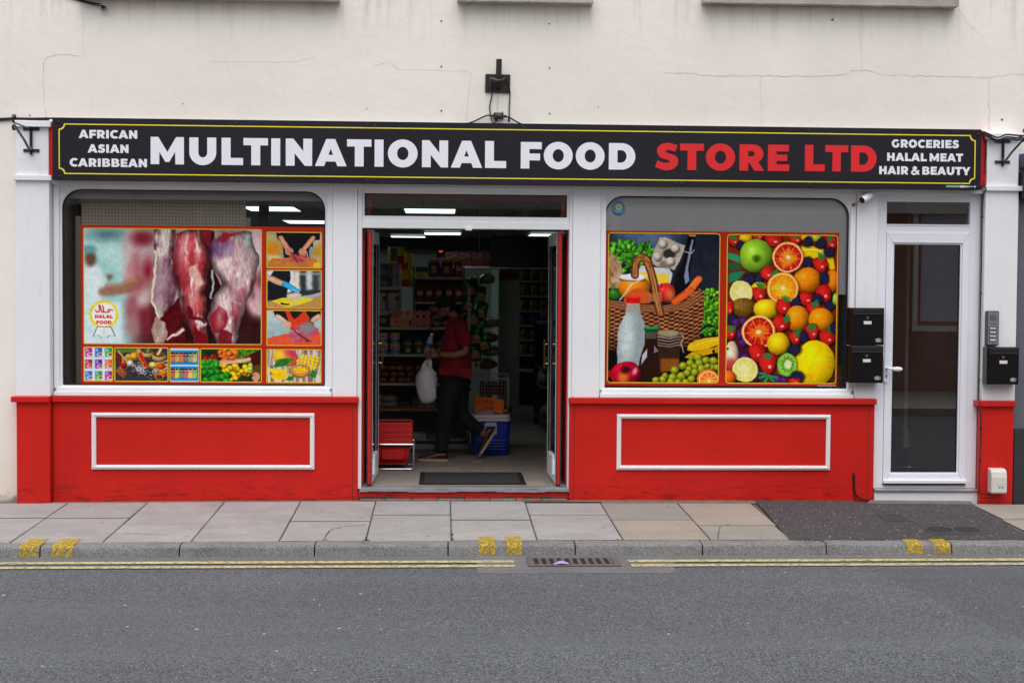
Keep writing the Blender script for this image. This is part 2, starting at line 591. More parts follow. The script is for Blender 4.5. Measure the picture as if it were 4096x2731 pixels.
# ================================================================== surface materials
def m_asphalt(name, base, gutter=False):
    t = NT(name)
    big = t.remap(t.noise(0.9, 6.0, 0.65), 0.32, 0.68)
    c = t.mix(big, dk(base, 0.80), dk(base, 1.14))
    vo = t.new('ShaderNodeTexVoronoi', Scale=130.0)
    t.link(t.tc.outputs['Object'], vo.inputs['Vector'])
    sp = t.new('ShaderNodeSeparateColor')
    t.link(vo.outputs['Color'], sp.inputs['Color'])
    c = t.mix(t.remap(sp.outputs[0], 0.0, 1.0, 0.0, 0.75), c, dk(base, 1.55), 'MIX')
    c = t.mix(t.remap(sp.outputs[1], 0.55, 0.75), c, dk(base, 0.45))
    c = t.mix(t.remap(sp.outputs[2], 0.988, 0.992), c, s(176, 175, 172))
    if gutter:
        sx = t.new('ShaderNodeSeparateXYZ')
        t.link(t.tc.outputs['Object'], sx.inputs['Vector'])
        yy = t.math('ADD', sx.outputs['Y'], t.remap(t.noise(3.0, 4.0), 0.2, 0.8, -0.06, 0.06))
        yy = t.math('SUBTRACT', yy, t.math('MULTIPLY', sx.outputs['X'], 0.009))
        g = t.remap(yy, -2.02, -1.92)
        c = t.mix(t.math('MULTIPLY', g, 0.55), c, s(118, 116, 113))
        # newer surfacing on the right
        xx = t.math('ADD', sx.outputs['X'], t.math('MULTIPLY', sx.outputs['Y'], 0.12))
        p = t.remap(t.math('ADD', xx, t.remap(t.noise(6.0, 2.0), 0, 1, -0.02, 0.02)), 2.60, 2.62)
        p = t.math('MULTIPLY', p, t.remap(sx.outputs['Y'], -2.22, -2.24))
        c = t.mix(t.math('MULTIPLY', p, 0.28), c, dk(base, 0.55))
        tr = t.remap(t.noise(1.0, 3.0, 0.5, t.coords((0.12, 1.6, 1))), 0.42, 0.68)
        c = t.mix(t.math('MULTIPLY', tr, 0.30), c, dk(base, 0.62))
        oil = t.remap(t.noise(2.3, 4.0, 0.6, t.coords((0.6, 1.4, 1))), 0.66, 0.76)
        c = t.mix(t.math('MULTIPLY', oil, 0.30), c, dk(base, 0.45))
        pol = t.remap(t.noise(1.3, 3.0, 0.5, t.coords((0.10, 1.1, 1), loc=(3, 7, 0))), 0.55, 0.72)
        c = t.mix(t.math('MULTIPLY', pol, 0.30), c, dk(base, 1.35))
    t.color(c)
    n1 = t.bump(vo.outputs['Distance'], 0.55, 0.006)
    return t.done(0.88, 0.0, 0.3)

def m_slab(name, a, b):
    t = NT(name)
    oi = t.n.new('ShaderNodeObjectInfo')
    ofs = t.n.new('ShaderNodeVectorMath'); ofs.operation = 'ADD'
    sc = t.math('MULTIPLY', oi.outputs['Random'], 17.0)
    t.link(t.tc.outputs['Object'], ofs.inputs[0]); t.link(sc, ofs.inputs[1])
    v = ofs.outputs[0]
    c = t.mix(t.remap(oi.outputs['Random'], 0, 1), dk(a, 0.94), dk(a, 1.05))
    c = t.mix(t.remap(t.noise(2.4, 6.0, 0.65, v), 0.40, 0.68), c, b)
    c = t.mix(t.remap(t.noise(75.0, 3.0, 0.7, v), 0.38, 0.70, 0.0, 0.55), c, dk(a, 0.55))
    c = t.mix(t.remap(t.noise(22.0, 5.0, 0.7, v), 0.58, 0.75, 0.0, 0.35), c, dk(a, 0.5))
    c = t.mix(t.remap(t.noise(1.9, 6.0, 0.75, t.coords((1.0, 2.6, 1.0))), 0.48, 0.70, 0.0, 0.62), c, dk(a, 0.62))
    # worn pale patches and gum spots
    c = t.mix(t.remap(t.noise(5.0, 5.0, 0.7, v), 0.62, 0.74, 0.0, 0.55), c, dk(a, 1.35))
    vo = t.new('ShaderNodeTexVoronoi', Scale=4.2)
    t.link(v, vo.inputs['Vector'])
    c = t.mix(t.remap(vo.outputs['Distance'], 0.085, 0.06, 0.0, 0.62), c, dk(a, 0.32))
    t.color(c)
    t.bump(t.noise(110.0, 4.0, 0.6, v), 0.30, 0.004)
    return t.done(0.85, 0.0, 0.3)

def m_render():
    t = NT('cream_render')
    base = s(244, 239, 231)
    c = t.mix(t.remap(t.noise(0.8, 5.0, 0.6), 0.35, 0.7), base, s(235, 230, 222))
    c = t.mix(t.remap(t.noise(4.0, 6.0, 0.7), 0.60, 0.78, 0.0, 0.30), c, s(222, 217, 208))
    # grime streaks washing down
    st = t.noise(5.0, 4.0, 0.65, t.coords((2.2, 2.2, 0.16)))
    sz = t.new('ShaderNodeSeparateXYZ'); t.link(t.tc.outputs['Object'], sz.inputs['Vector'])
    c = t.mix(t.math('MULTIPLY', t.remap(st, 0.50, 0.74, 0.0, 0.34), t.remap(sz.outputs['Z'], 3.70, 4.08)), c, s(140, 132, 122))
    c = t.mix(t.remap(st, 0.62, 0.80, 0.0, 0.10), c, s(150, 144, 134))
    # soot speckle, thicker in patches
    sp = t.math('MULTIPLY', t.remap(t.noise(70.0, 2.0, 0.7), 0.66, 0.72), t.remap(t.noise(1.6, 3.0), 0.52, 0.70))
    c = t.mix(t.math('MULTIPLY', sp, 0.5), c, s(120, 112, 102))
    # damp, mossy foot of the wall
    sx = t.new('ShaderNodeSeparateXYZ'); t.link(t.tc.outputs['Object'], sx.inputs['Vector'])
    ft = t.remap(t.math('ADD', sx.outputs['Z'], t.remap(t.noise(9.0, 5.0), 0, 1, -0.16, 0.16)), 0.07, -0.02)
    c = t.mix(t.math('MULTIPLY', ft, 0.85), c, s(70, 66, 58))
    c = t.mix(t.remap(sx.outputs['Z'], 0.75, 0.1, 0.0, 0.30), c, s(196, 184, 162))
    t.color(c)
    h = t.math('ADD', t.math('MULTIPLY', t.noise(7.0, 6.0, 0.6), 1.0), t.math('MULTIPLY', t.noise(90.0, 3.0, 0.6), 0.12))
    t.bump(h, 0.20, 0.03)
    return t.done(0.9, 0.0, 0.25)

def m_red():
    t = NT('red_gloss_paint')
    base = s(206, 30, 21)
    c = t.mix(t.remap(t.noise(1.5, 5.0), 0.3, 0.7), dk(base, 0.90), dk(base, 1.04))
    sx = t.new('ShaderNodeSeparateXYZ'); t.link(t.tc.outputs['Object'], sx.inputs['Vector'])
    sc = t.noise(6.0, 6.0, 0.75, t.coords((1.0, 1.0, 5.0)))
    low = t.remap(t.math('ADD', sx.outputs['Z'], t.remap(t.noise(4.0, 4.0), 0, 1, -0.1, 0.1)), 0.22, 0.0)
    c = t.mix(t.math('MULTIPLY', t.remap(sc, 0.50, 0.66), t.math('MULTIPLY', low, 0.95)), c, s(96, 22, 18))
    c = t.mix(t.remap(t.noise(34.0, 4.0, 0.7), 0.70, 0.74, 0.0, 0.8), c, s(96, 22, 18))
    scf = t.math('MULTIPLY', t.remap(t.noise(7.0, 5.0, 0.75, t.coords((0.35, 1.0, 9.0))), 0.60, 0.68), t.remap(t.noise(1.1, 3.0), 0.45, 0.65))
    c = t.mix(t.math('MULTIPLY', scf, 0.40), c, s(120, 26, 22))
    c = t.mix(t.math('MULTIPLY', t.remap(t.noise(0.9, 4.0, 0.6, t.coords((3.0, 3.0, 0.5))), 0.48, 0.72), 0.22), c, s(160, 22, 16))
    c = t.mix(t.remap(t.noise(9.0, 3.0, 0.7, t.coords((6.0, 1, 0.7))), 0.70, 0.80, 0.0, 0.22), c, s(232, 120, 110))
    t.color(c)
    t.bump(t.math('ADD', t.noise(3.0, 4.0), t.math('MULTIPLY', t.noise(150.0, 2.0), 0.05)), 0.16, 0.02)
    return t.done(0.42, 0.0, 0.35)

def m_white(name='white_paint', base=(240, 242, 247), dirt=0.35, rough=0.45):
    t = NT(name)
    b = s(*base)
    c = t.mix(t.remap(t.noise(1.3, 5.0), 0.3, 0.7), dk(b, 0.93), dk(b, 1.02))
    c = t.mix(t.remap(t.noise(8.0, 6.0, 0.7, t.coords((3.0, 3.0, 0.5))), 0.60, 0.80, 0.0, dirt), c, s(176, 168, 164))
    c = t.mix(t.remap(t.noise(60.0, 3.0, 0.7), 0.72, 0.76, 0.0, 0.6), c, s(110, 96, 90))
    t.color(c)
    t.bump(t.math('ADD', t.noise(5.0, 4.0), t.math('MULTIPLY', t.noise(140.0, 2.0), 0.06)), 0.12, 0.015)
    return t.done(rough, 0.0, 0.4)

def m_worn(name, paint, lo, hi, scale=14.0):
    """road paint worn through to what it was laid on"""
    t = NT(name)
    t.color(t.mix(t.remap(t.noise(30.0, 4.0), 0.3, 0.7), dk(paint, 0.72), dk(paint, 1.08)))
    t.link(t.remap(t.noise(scale, 6.0, 0.72), lo, hi), t.p.inputs['Alpha'])
    t.bump(t.noise(90.0, 3.0), 0.3, 0.004)
    return t.done(0.8, 0.0, 0.3)

ASPHALT = m_asphalt('road_asphalt', s(94, 97, 103), True)
TARMAC = m_asphalt('patch_tarmac', s(74, 71, 73))
SLAB_PINK = m_slab('pinkish_paving', s(168, 164, 164), s(151, 148, 148))
SLAB_GREY = m_slab('grey_paving', s(154, 151, 145), s(142, 139, 133))
SLAB_TAN = m_slab('tan_paving', s(166, 156, 146), s(153, 144, 135))
def m_kerb():
    t = NT('kerb_granite')
    a = s(128, 127, 127)
    c = t.mix(t.remap(t.noise(3.0, 6.0, 0.65), 0.35, 0.7), dk(a, .80), dk(a, 1.08))
    vo = t.new('ShaderNodeTexVoronoi', Scale=150.0)
    t.link(t.tc.outputs['Object'], vo.inputs['Vector'])
    sp = t.new('ShaderNodeSeparateColor'); t.link(vo.outputs['Color'], sp.inputs['Color'])
    c = t.mix(t.remap(sp.outputs[0], 0.0, 1.0, 0.0, 0.55), c, dk(a, 1.5))
    c = t.mix(t.remap(sp.outputs[1], 0.5, 0.8, 0.0, 0.7), c, dk(a, 0.42))
    # tyre scuffs and splash dirt on the face
    c = t.mix(t.remap(t.noise(2.2, 5.0, 0.7, t.coords((1.0, 1.0, 3.0))), 0.52, 0.72, 0.0, 0.45), c, s(62, 61, 62))
    t.color(c)
    t.bump(t.noise(70.0, 4.0, 0.7), 0.6, 0.006)
    return t.done(0.85, 0.0, 0.3)
KERB = m_kerb()
MORTAR = mat('mortar_bed', s(96, 88, 78), 0.95, var=0.3, vs=14, bump=0.5, bs=70)
CONCRETE = m_slab('gutter_concrete', s(118, 118, 119), s(104, 104, 106))
CREAM = m_render()
RED = m_red()
WHITE = m_white()
WHITE2 = m_white('weathered_white_trim', (236, 236, 238), 0.5, 0.5)
UPVC = m_white('white_upvc', (238, 240, 250), 0.10, 0.28)
STONE = m_slab('weathered_stone', s(196, 190, 182), s(160, 152, 146))
BLACKM = mat('black_metal', s(24, 24, 27), 0.42, var=0.25, bump=0.1)
BLACKR = mat('black_rubber', s(16, 16, 17), 0.6, var=0.2)
RUST = mat('rusty_black_iron', s(34, 30, 28), 0.6, var=0.4, vs=30, bump=0.25)
YELLOWL = m_worn('yellow_line_paint', s(196, 184, 136), 0.26, 0.52, 30)
YELLOWK = m_worn('yellow_kerb_paint', s(196, 164, 54), 0.38, 0.55, 60)
ALU = mat('aluminium', s(200, 200, 204), 0.32, 0.9, var=0.15, bump=0.05)
CHROME = mat('chrome', s(225, 225, 228), 0.14, 1.0, var=0.03)
GLASS = glass_mat('window_glass', (0.97, 0.98, 0.975, 1), 1.5, 1.8, 0.004)
GLASSD = glass_mat('door_glass', (0.90, 0.92, 0.915, 1), 1.5, 4.6, 0.008)
CRACKM = mat('wall_crack', s(198, 192, 183), 0.95, var=0.3, vs=40)  # cracks drawn as strips a little darker than the render

# ================================================================== ground, road, pavement, kerb
def zt(x, y):
    """top of the pavement: falls towards the kerb and a little to both ends"""
    return -0.108 + 0.036 * y - 0.0011 * (x - 0.5) ** 2 * (1.0 + 0.55 * y / 1.6)

def yk(x, y=-1.75):
    """the kerb line is not quite parallel to the shopfront"""
    return y + 0.009 * (x - 0.5)

tag(MB().quad((-250, -250, -0.42), (250, -250, -0.42), (250, 250, -0.42), (-250, 250, -0.42)).build('ground', mat('bare_ground', s(92, 88, 80), 0.95)), kind='structure')

mb = MB()
nx = 60
for i in range(nx):
    x0 = -30 + 60.0 * i / nx; x1 = -30 + 60.0 * (i + 1) / nx
    mb.quad((x0, -9.6, -0.25), (x1, -9.6, -0.25), (x1, yk(x1, -1.70), -0.25), (x0, yk(x0, -1.70), -0.25))
road = tag(mb.build('road', ASPHALT), kind='structure')

# double yellow lines, broken by the drain
for y0, y1 in ((-1.945, -2.025), (-2.105, -2.182)):
    for x0, x1, nm in ((-30, 0.50, 'yellow_line'), (1.29, 30, 'yellow_line')):
        m = MB()
        n = 24
        for i in range(n):
            a = x0 + (x1 - x0) * i / n; b = x0 + (x1 - x0) * (i + 1) / n
            m.quad((a, yk(a, y1), -0.243), (b, yk(b, y1), -0.243), (b, yk(b, y0), -0.243), (a, yk(a, y0), -0.243))
        m.build(nm, YELLOWL, road)

# concrete collar round the drain
pts = [(0.245, yk(.245, -1.757)), (0.243, -2.375), (0.6, -2.39), (1.1, -2.385), (1.545, -2.38), (1.60, -2.05), (1.548, yk(1.548, -1.757))]
MB().prism(pts, -0.252, -0.2465).build('concrete_collar', CONCRETE, road)

pave_pts = [(-30, 0.05), (-30, -1.70), (30, -1.60), (30, 0.05)]
mb = MB()
n = 60
for i in range(n):
    a = -12 + 24.0 * i / n; b = -12 + 24.0 * (i + 1) / n
    mb.quad((a, yk(a, -1.66), zt(a, -1.66) - 0.012), (b, yk(b, -1.66), zt(b, -1.66) - 0.012), (b, 0.02, zt(b, 0.02) - 0.012), (a, 0.02, zt(a, 0.02) - 0.012))
pavement = tag(mb.build('pavement', MORTAR), kind='structure')

JOINT = mat('joint_dirt', s(84, 76, 68), .95, var=.3, vs=30)
def slab(x0, x1, ya, yb, m, dx=0.0, tilt=0.0, name='paving_slab', th=0.05):
    """one flag; ya is the back edge, yb the front; dx skews the front edge"""
    g = 0.0045
    rnd = random.uniform(-0.002, 0.002)
    c = [(x0 + g, ya - g), (x1 - g, ya - g), (x1 - g + dx, yb + g), (x0 + g + dx, yb + g)]
    b = 0.006
    cx = sum(p[0] for p in c) / 4; cy = sum(p[1] for p in c) / 4
    def ins(p, k):
        return (p[0] + (b if p[0] < cx else -b) * k, p[1] + (b if p[1] < cy else -b) * k)
    vs, fs = [], []
    for k, dz in ((0, -th), (0, -0.005), (1, 0.0)):
        for j, p in enumerate(c):
            q = ins(p, k)
            vs.append((q[0], q[1], zt(q[0], q[1]) + dz + rnd + tilt * (1 if j in (0, 1) else -1)))
    for r_ in (0, 4):
        for j in range(4):
            fs.append((r_ + j, r_ + (j + 1) % 4, r_ + 4 + (j + 1) % 4, r_ + 4 + j))
    fs.append((8, 9, 10, 11))
    mb_ = MB().add(vs, fs)
    mb_.mi = [1] * 4 + [0, 0, 1, 0, 0]
    return mb_.build(name, [m, JOINT], pavement)

JX = [-4.86 - .615 * k for k in range(11, 0, -1)] + [-4.86, -4.24, -3.625, -3.011, -2.373, -1.759, -1.143, -0.533, 0.075, 0.686, 1.303, 1.937, 2.545]
SPLIT = [(-.70, -.92)[k % 2] for k in range(11)] + [-.70, -.95, -.72, -.75, -.97, -.72, -.90, -.66, -.86, -.66, -.86, -.62]
SPLIT.append(-1.08)
for i in range(len(JX) - 1):
    a, b = JX[i], JX[i + 1]
    i -= 11
    ys = SPLIT[i + 11] if i < 11 else -1.08
    back = SLAB_PINK if i < 10 else (SLAB_GREY if i == 10 else SLAB_TAN)
    front = SLAB_PINK if i < 10 else (SLAB_TAN if i == 10 else SLAB_GREY)
    bk = -0.075 if i < 9 else -0.15
    slab(a, b, bk, ys, back, tilt=random.uniform(-.0015, .0015))
    slab(a, b - (0.0 if i < 11 else 0.02), ys, yk((a + b) / 2, -1.615), front, tilt=random.uniform(-.0015, .0015))
for k in range(12):                                   # flags beyond the tarmac reinstatement
    a = 4.40 + 0.61 * k
    slab(a, a + 0.61, -0.12, -0.80, SLAB_TAN)
    slab(a - 0.02, a + 0.59, -0.80, yk(a, -1.60), SLAB_TAN)
# narrow cement fillet between flags and shopfront
m = MB()
for i in range(24):
    a = -3.6 + 6.2 * i / 24; b = -3.6 + 6.2 * (i + 1) / 24
    yf = -0.078 if a < 1.3 else -0.15
    m.add([(a, yf - random.uniform(0, .012), zt(a, yf) - .004), (b, yf - random.uniform(0, .012), zt(b, yf) - .004), (b, 0.03, zt(b, 0) + .004), (a, 0.03, zt(a, 0) + .004)], [(0, 1, 2, 3)])
m.build('cement_fillet', mat('cement', s(112, 104, 97), 0.95, var=0.25, vs=10, bump=0.4, bs=60), pavement)

# tarmac reinstatement
edge = [(2.60, -0.01), (2.585, -0.3), (2.57, -0.62), (2.545, -0.95), (2.525, -1.25), (2.505, yk(2.5, -1.617)), (3.0, yk(3.0, -1.617)), (3.6, yk(3.6, -1.617)), (4.29, yk(4.29, -1.617)),
        (4.33, -1.1), (4.37, -0.6), (4.385, -0.17), (4.0, -0.155), (3.55, -0.15), (3.42, -0.03), (3.0, -0.012)]
m = MB()
m.add([(x, y, zt(x, y) + 0.004) for x, y in edge] + [(x, y, zt(x, y) - 0.05) for x, y in edge],
      [tuple(range(len(edge)))] + [(i, len(edge) + i, len(edge) + (i + 1) % len(edge), (i + 1) % len(edge)) for i in range(len(edge))])
m.build('tarmac_patch', TARMAC, pavement)
MB().add([(3.50, -0.16, zt(3.5, -.16) + .006), (4.40, -0.165, zt(4.4, -.16) + .006), (4.42, -0.03, zt(4.42, -.03) + .012), (3.58, -0.03, zt(3.58, -.03) + .012)], [(0, 1, 2, 3)]).build('doorstep_cement', MATS['cement'], pavement)

# kerb stones
KJ = [-4.60 - .92 * k for k in range(8, 0, -1)] + [-4.60, -3.70, -2.76, -1.81, -0.88, 0.05, 0.945, 1.85, 2.74, 3.65, 4.57, 5.5] + [5.5 + .92 * k for k in range(1, 8)]
def kerb_profile(x):
    zb = zt(x, -1.61) + random.uniform(-.002, .002)
    yb = yk(x, -1.607); yf = yk(x, -1.745)
    pr = [(yb, zb - .12), (yb, zb)]
    for k in range(6):
        a = R(90 - 80 * k / 5)
        pr.append((yf + .030 - .030 * math.cos(a), zb - .004 - .030 + .030 * math.sin(a)))
    pr += [(yf - .012, -0.262)]
    return pr
for i in range(len(KJ) - 1):
    g = 0.005
    vs, fs = [], []
    nseg = 6
    for k in range(nseg + 1):
        x = KJ[i] + g + (KJ[i + 1] - KJ[i] - 2 * g) * k / nseg
        pr = kerb_profile(KJ[i] + (KJ[i + 1] - KJ[i]) * k / nseg)
        np_ = len(pr)
        vs += [(x, p[0] + random.uniform(-.0015, .0015), p[1] + random.uniform(-.0015, .0015)) for p in pr]
    for k in range(nseg):
        for j in range(np_ - 1):
            fs.append((k * np_ + j, k * np_ + j + 1, (k + 1) * np_ + j + 1, (k + 1) * np_ + j))
    fs.append(tuple(range(np_ - 1, -1, -1)))
    fs.append(tuple(range(nseg * np_, (nseg + 1) * np_)))
    MB().add(vs, fs).build('kerb_stone', KERB, pavement, smooth=35)
# loading-ban blips painted over the kerb
for x0, x1, on in ((-2.90, -2.77, 1), (-2.68, -2.54, 1), (0.265, 0.38, 1), (0.46, 0.57, 1), (3.325, 3.44, 0), (3.525, 3.64, 0)):
    vs, fs = [], []
    nn = 8
    for k in range(nn + 1):
        x = x0 + (x1 - x0) * k / nn
        zb = zt(x, -1.61); yb = yk(x, -1.607); yf = yk(x, -1.745)
        p = []
        if on:
            p.append((yb + .13, zt(x, yb + .13) + .005))
        p.append((yb + .004, zb + .0055))
        for q in range(6):
            a = R(90 - 80 * q / 5)
            p.append((yf + .030 - .0345 * math.cos(a), zb - .034 + .0355 * math.sin(a)))
        p.append((yf - .009, zb - .075))
        vs += [(x + (0.0), py, pz) for py, pz in p]
        npp = len(p)
    for k in range(nn):
        for j in range(npp - 1):
            fs.append((k * npp + j, k * npp + j + 1, (k + 1) * npp + j + 1, (k + 1) * npp + j))
    MB().add(vs, fs).build('yellow_kerb_mark', YELLOWK, pavement, smooth=50)

def ribbon(name, pts, w, m, parent, axis='wall', lift=0.0015):
    """a crack: narrow uneven strip lying on a wall (X, Z) or on the flags (X, Y)"""
    P = []
    for i in range(len(pts) - 1):
        k = max(2, int(math.dist(pts[i], pts[i + 1]) / 0.025))
        for j in range(k):
            t = j / k
            P.append((pts[i][0] + (pts[i + 1][0] - pts[i][0]) * t + random.uniform(-.006, .006) * (j > 0), pts[i][1] + (pts[i + 1][1] - pts[i][1]) * t + random.uniform(-.006, .006) * (j > 0)))
    P.append(pts[-1])
    st = stroke(P, [w * random.uniform(0.35, 1.3) for _ in P])
    n_ = len(P)
    vs = []
    for a, b in st:
        vs.append((a, -lift, b) if axis == 'wall' else (a, b, zt(a, b) + 0.003 + lift))
    fs = [(i, i + 1, 2 * n_ - 2 - i, 2 * n_ - 1 - i) for i in range(n_ - 1)]
    MB().add(vs, fs).build(name, m, parent)

CRK = mat('dark_crack', s(52, 48, 44), 0.95, var=0.2)
ribbon('crack', [(-0.56, -1.05), (-0.70, -1.10), (-0.80, -1.22), (-0.82, -1.35), (-0.83, -1.55)], 0.008, CRK, pavement, 'ground')
ribbon('crack', [(-2.30, -1.33), (-2.1, -1.36), (-1.95, -1.42)], 0.005, CRK, pavement, 'ground')
ribbon('crack', [(2.10, -1.11), (2.04, -1.35), (1.99, -1.58)], 0.005, CRK, pavement, 'ground')
MOSS = mat('moss', s(74, 84, 36), 0.95, var=0.4, vs=60, bump=0.6, bs=200)
for cx, cy, rx, ry in ((-0.822, -1.585, .02, .012), (0.082, -1.56, .01, .05), (-0.535, -1.52, .008, .055), (2.16, -1.085, .02, .008), (0.083, -1.40, .008, .05), (-0.53, -1.60, .03, .008)):
    MB().ball((cx, cy, zt(cx, cy)), (rx, ry, 0.007), 10, 5, 0.25, int(cx * 100)).build('moss_tuft', MOSS, pavement)

# the pavement and building across the street, which the panes reflect
tag(MB().box(-30, 30, -13.4, -9.6, -0.42, -0.13).build('far_pavement', SLAB_TAN), kind='structure')

# ================================================================== the shop building
B = thing('shop_building', 'cream rendered building with a red and white painted shopfront', 'building', (0.5, 0, -0.12))
wall = MB()
wall.box(-14, -3.141, 0, .3, -.16, 2.46)
wall.box(4.50, 14, 0, .3, -.16, 2.46)
wall.box(-14, 14, 0, .3, 2.46, 3.962)
UW = [(-2.86, -.90, 3.925), (.17, 1.15, 3.942), (2.17, 4.16, 3.962)]
xs = [-14] + [v for w in UW for v in w[:2]] + [14]
for i in range(0, len(xs), 2):
    wall.box(xs[i], xs[i + 1], 0, .3, 3.962, 5.6)
wall.box(-14, 14, 0, .3, 5.6, 8.0)
wall.build('wall', CREAM, B)
for x0, x1, zb in UW:
    w = MB().ring(rect_like(x0, x1, 4.01, 5.6, 0), rect_like(x0 + .06, x1 - .06, 4.07, 5.54, 0), .10, .16).build('upper_window', WHITE2, B)
    MB().box(x0 + .06, x1 - .06, .125, .131, 4.07, 5.54).build('pane', mat('dark_upper_pane', s(40, 44, 48), 0.08, var=0.05), w)
    m = MB()
    n = 30
    for k in range(n):                              # weathered, uneven stone sill
        a = x0 - .06 + (x1 - x0 + .12) * k / n; b = x0 - .06 + (x1 - x0 + .12) * (k + 1) / n
        m.box(a, b, -.105 - random.uniform(0, .006), .1, zb + random.uniform(0, .004), zb + .085)
    m.build('window_sill', STONE, w)

# cracks and fixings in the render
WC = CRACKM
for pts, w in (([(-2.90, 3.471), (-3.106, 3.482), (-3.184, 3.455), (-3.21, 3.40), (-3.214, 3.22), (-3.203, 3.08), (-3.191, 2.967)], .0045),
               ([(-1.404, 3.447), (-1.176, 3.454), (-1.036, 3.493)], .003), ([(-.561, 3.424), (-.455, 3.463), (-.367, 3.404)], .0035),
               ([(.227, 3.383), (.20, 3.15), (.185, 2.967)], .003), ([(-.367, 3.404), (.20, 3.39)], .002),
               ([(1.811, 3.406), (2.072, 3.406), (2.09, 3.389), (2.605, 3.391), (3.131, 3.399), (3.313, 3.41), (3.367, 3.447), (3.513, 3.449), (3.641, 3.415), (4.503, 3.408), (4.525, 3.383), (4.533, 2.969)], .0045),
               ([(2.605, 3.391), (2.625, 2.981)], .003), ([(4.254, 3.971), (4.329, 3.855), (4.478, 3.732)], .003), ([(4.525, 3.40), (4.7, 3.44), (4.9, 3.43)], .003),
               ([(-1.9, 3.44), (-1.404, 3.447)], .002), ([(-2.9, 3.90), (-2.895, 3.47)], .002), ([(3.45, 3.44), (3.44, 3.75)], .002)):
    ribbon('crack', pts, w * .8, WC, B)
for x, z, r in ((-.02, 3.797, .010), (-.018, 3.429, .010), (-.016, 3.071, .010), (.483, 3.065, .008), (.86, 3.79, .009), (.865, 3.43, .009), (.87, 3.06, .009), (3.20, 3.86, .013), (4.64, 3.06, .012), (-3.32, 2.99, .009), (-.62, 3.08, .006), (-2.1, 3.10, .006), (1.27, 3.12, .006)):
    MB().lathe([(r * .75, -.003), (r * .75, .002)], (x, 0, z), 8, 'Y').build('fixing_hole', mat('rusty_hole', s(96, 70, 58), .9, var=.3), B)
# rust run under the bracket plate
ribbon('rust_stain', [(.447, 3.222), (.445, 3.15), (.444, 3.058)], .009, mat('rust_stain', s(226, 206, 168), .9, var=.2), B)

# ---- pilasters
for x0, x1, nm in ((-3.41, -3.142, 'L'), (4.476, 4.755, 'R')):
    zr = 0.737 if nm == 'L' else 0.728
    m = MB().rbox(x0, x1, -.10, .0, zr, 2.462, .005).rbox(x0 + .006, x1 - .004, -.095, .0, 2.503, 2.886, .005)
    m.rbox(x0 - .012, x1 + .025, -.128, .0, 2.462, 2.503, .004)
    m.rbox(x0 - .012, x1 + .02, -.128, .0, 2.886, 2.935, .004)
    m.build('pilaster', WHITE, B)
    MB().rbox(x0, x1 - .004, -.098, .0, -.16, zr - .046, .005).build('pilaster_base', RED, B)
    MB().rbox(x0 - .036, x1 - .002, -.13, -.0, zr - .046, zr - .001, .004).build('pilaster_base_cap', RED, B)
# red returns at both ends of the fascia
MB().box(-3.141, -3.0985, -.10, -.002, 2.504, 2.932).build('fascia_end', RED, B)
MB().box(4.4055, 4.4755, -.09, -.002, 2.504, 2.95).build('fascia_end', RED, B)
MB().box(-3.09, 4.40, -.075, -.001, 2.475, 2.925).build('fascia_backing', WHITE2, B)
MB().rbox(-3.14, 4.475, -.055, .04, 2.441, 2.474, .004).build('fascia_soffit_rail', WHITE2, B)

# ---- stall risers with planted mouldings
for x0, x1, px0, px1 in ((-3.14, -.683, -2.828, -1.035), (1.049, 3.597, 1.443, 3.224)):
    MB().rbox(x0, x1, -.030, .10, -.16, .690, .004).build('stall_riser', RED, B)
    MB().rbox(x0 + (0.0 if x0 < 0 else -.006), x1 + .008, -.065, .10, .690, .736, .004).build('riser_cap', RED, B)
    w_ = 0.036
    z0, z1 = .143, .603
    for a, b, c, d in ((px0, px1, z1 - w_, z1), (px0, px1, z0, z0 + w_), (px0, px0 + w_, z0 + w_, z1 - w_), (px1 - w_, px1, z0 + w_, z1 - w_)):
        mm = MB()
        mm.rbox(a, b, -.048, -.031, c, d, .004)
        lng = (b - a) > (d - c)
        if lng:
            mm.rbox(a + .012, b - .012, -.056, -.046, c + .012, d - .010, .003)
        else:
            mm.rbox(a + .012, b - .010, -.056, -.046, c - .02, d + .02, .003)
        mm.build('panel_moulding', WHITE2, B)
# vertical joint lines at the riser ends
MB().box(-.728, -.724, -.0315, -.0305, -.14, .66).build('joint_line', CRK, B)
MB().box(1.088, 1.092, -.0315, -.0305, -.14, .66).build('joint_line', CRK, B)
MB().box(3.545, 3.549, -.0315, -.0305, -.14, .67).build('joint_line', CRK, B)

# ---- shop windows
def shop_window(x0, x1, gx0, gx1, gz0, gz1, name):
    n = 8
    o = rect_like(x0, x1, .737, 2.44, n)
    g = rrect(gx0, gx1, gz0, gz1, .155, n, .012)
    f = MB().ring(o, g, .012, .05).build('window', WHITE, B)
    m = MB()
    # outer architrave
    m.rbox(x0, x0 + .045, -.012, .02, .80, 2.44, .003).rbox(x1 - .045, x1, -.012, .02, .80, 2.44, .003).rbox(x0 + .045, x1 - .045, -.006, .02, 2.418, 2.44, .003)
    m.build('architrave', WHITE, f)
    MB().rbox(x0 + .005, x1 - .005, -.045, .03, .738, .772, .004).rbox(x0 + .02, x1 - .02, -.025, .03, .772, .806, .004).build('window_sill', WHITE, f)
    g2 = rrect(gx0 + .010, gx1 - .010, gz0 + .008, gz1 - .010, .148, n, .008)
    MB().ring(g, g2, .030, .040).build('gasket', BLACKR, f)
    MB().add([(q[0], .0405, q[1]) for q in g], [tuple(range(len(g)))]).build('pane', GLASS, f)
    return f
win_l = shop_window(-3.135, -.893, -3.073, -.955, .820, 2.407, 'left')
win_r = shop_window(1.296, 3.420, 1.334, 3.372, .816, 2.398, 'right')

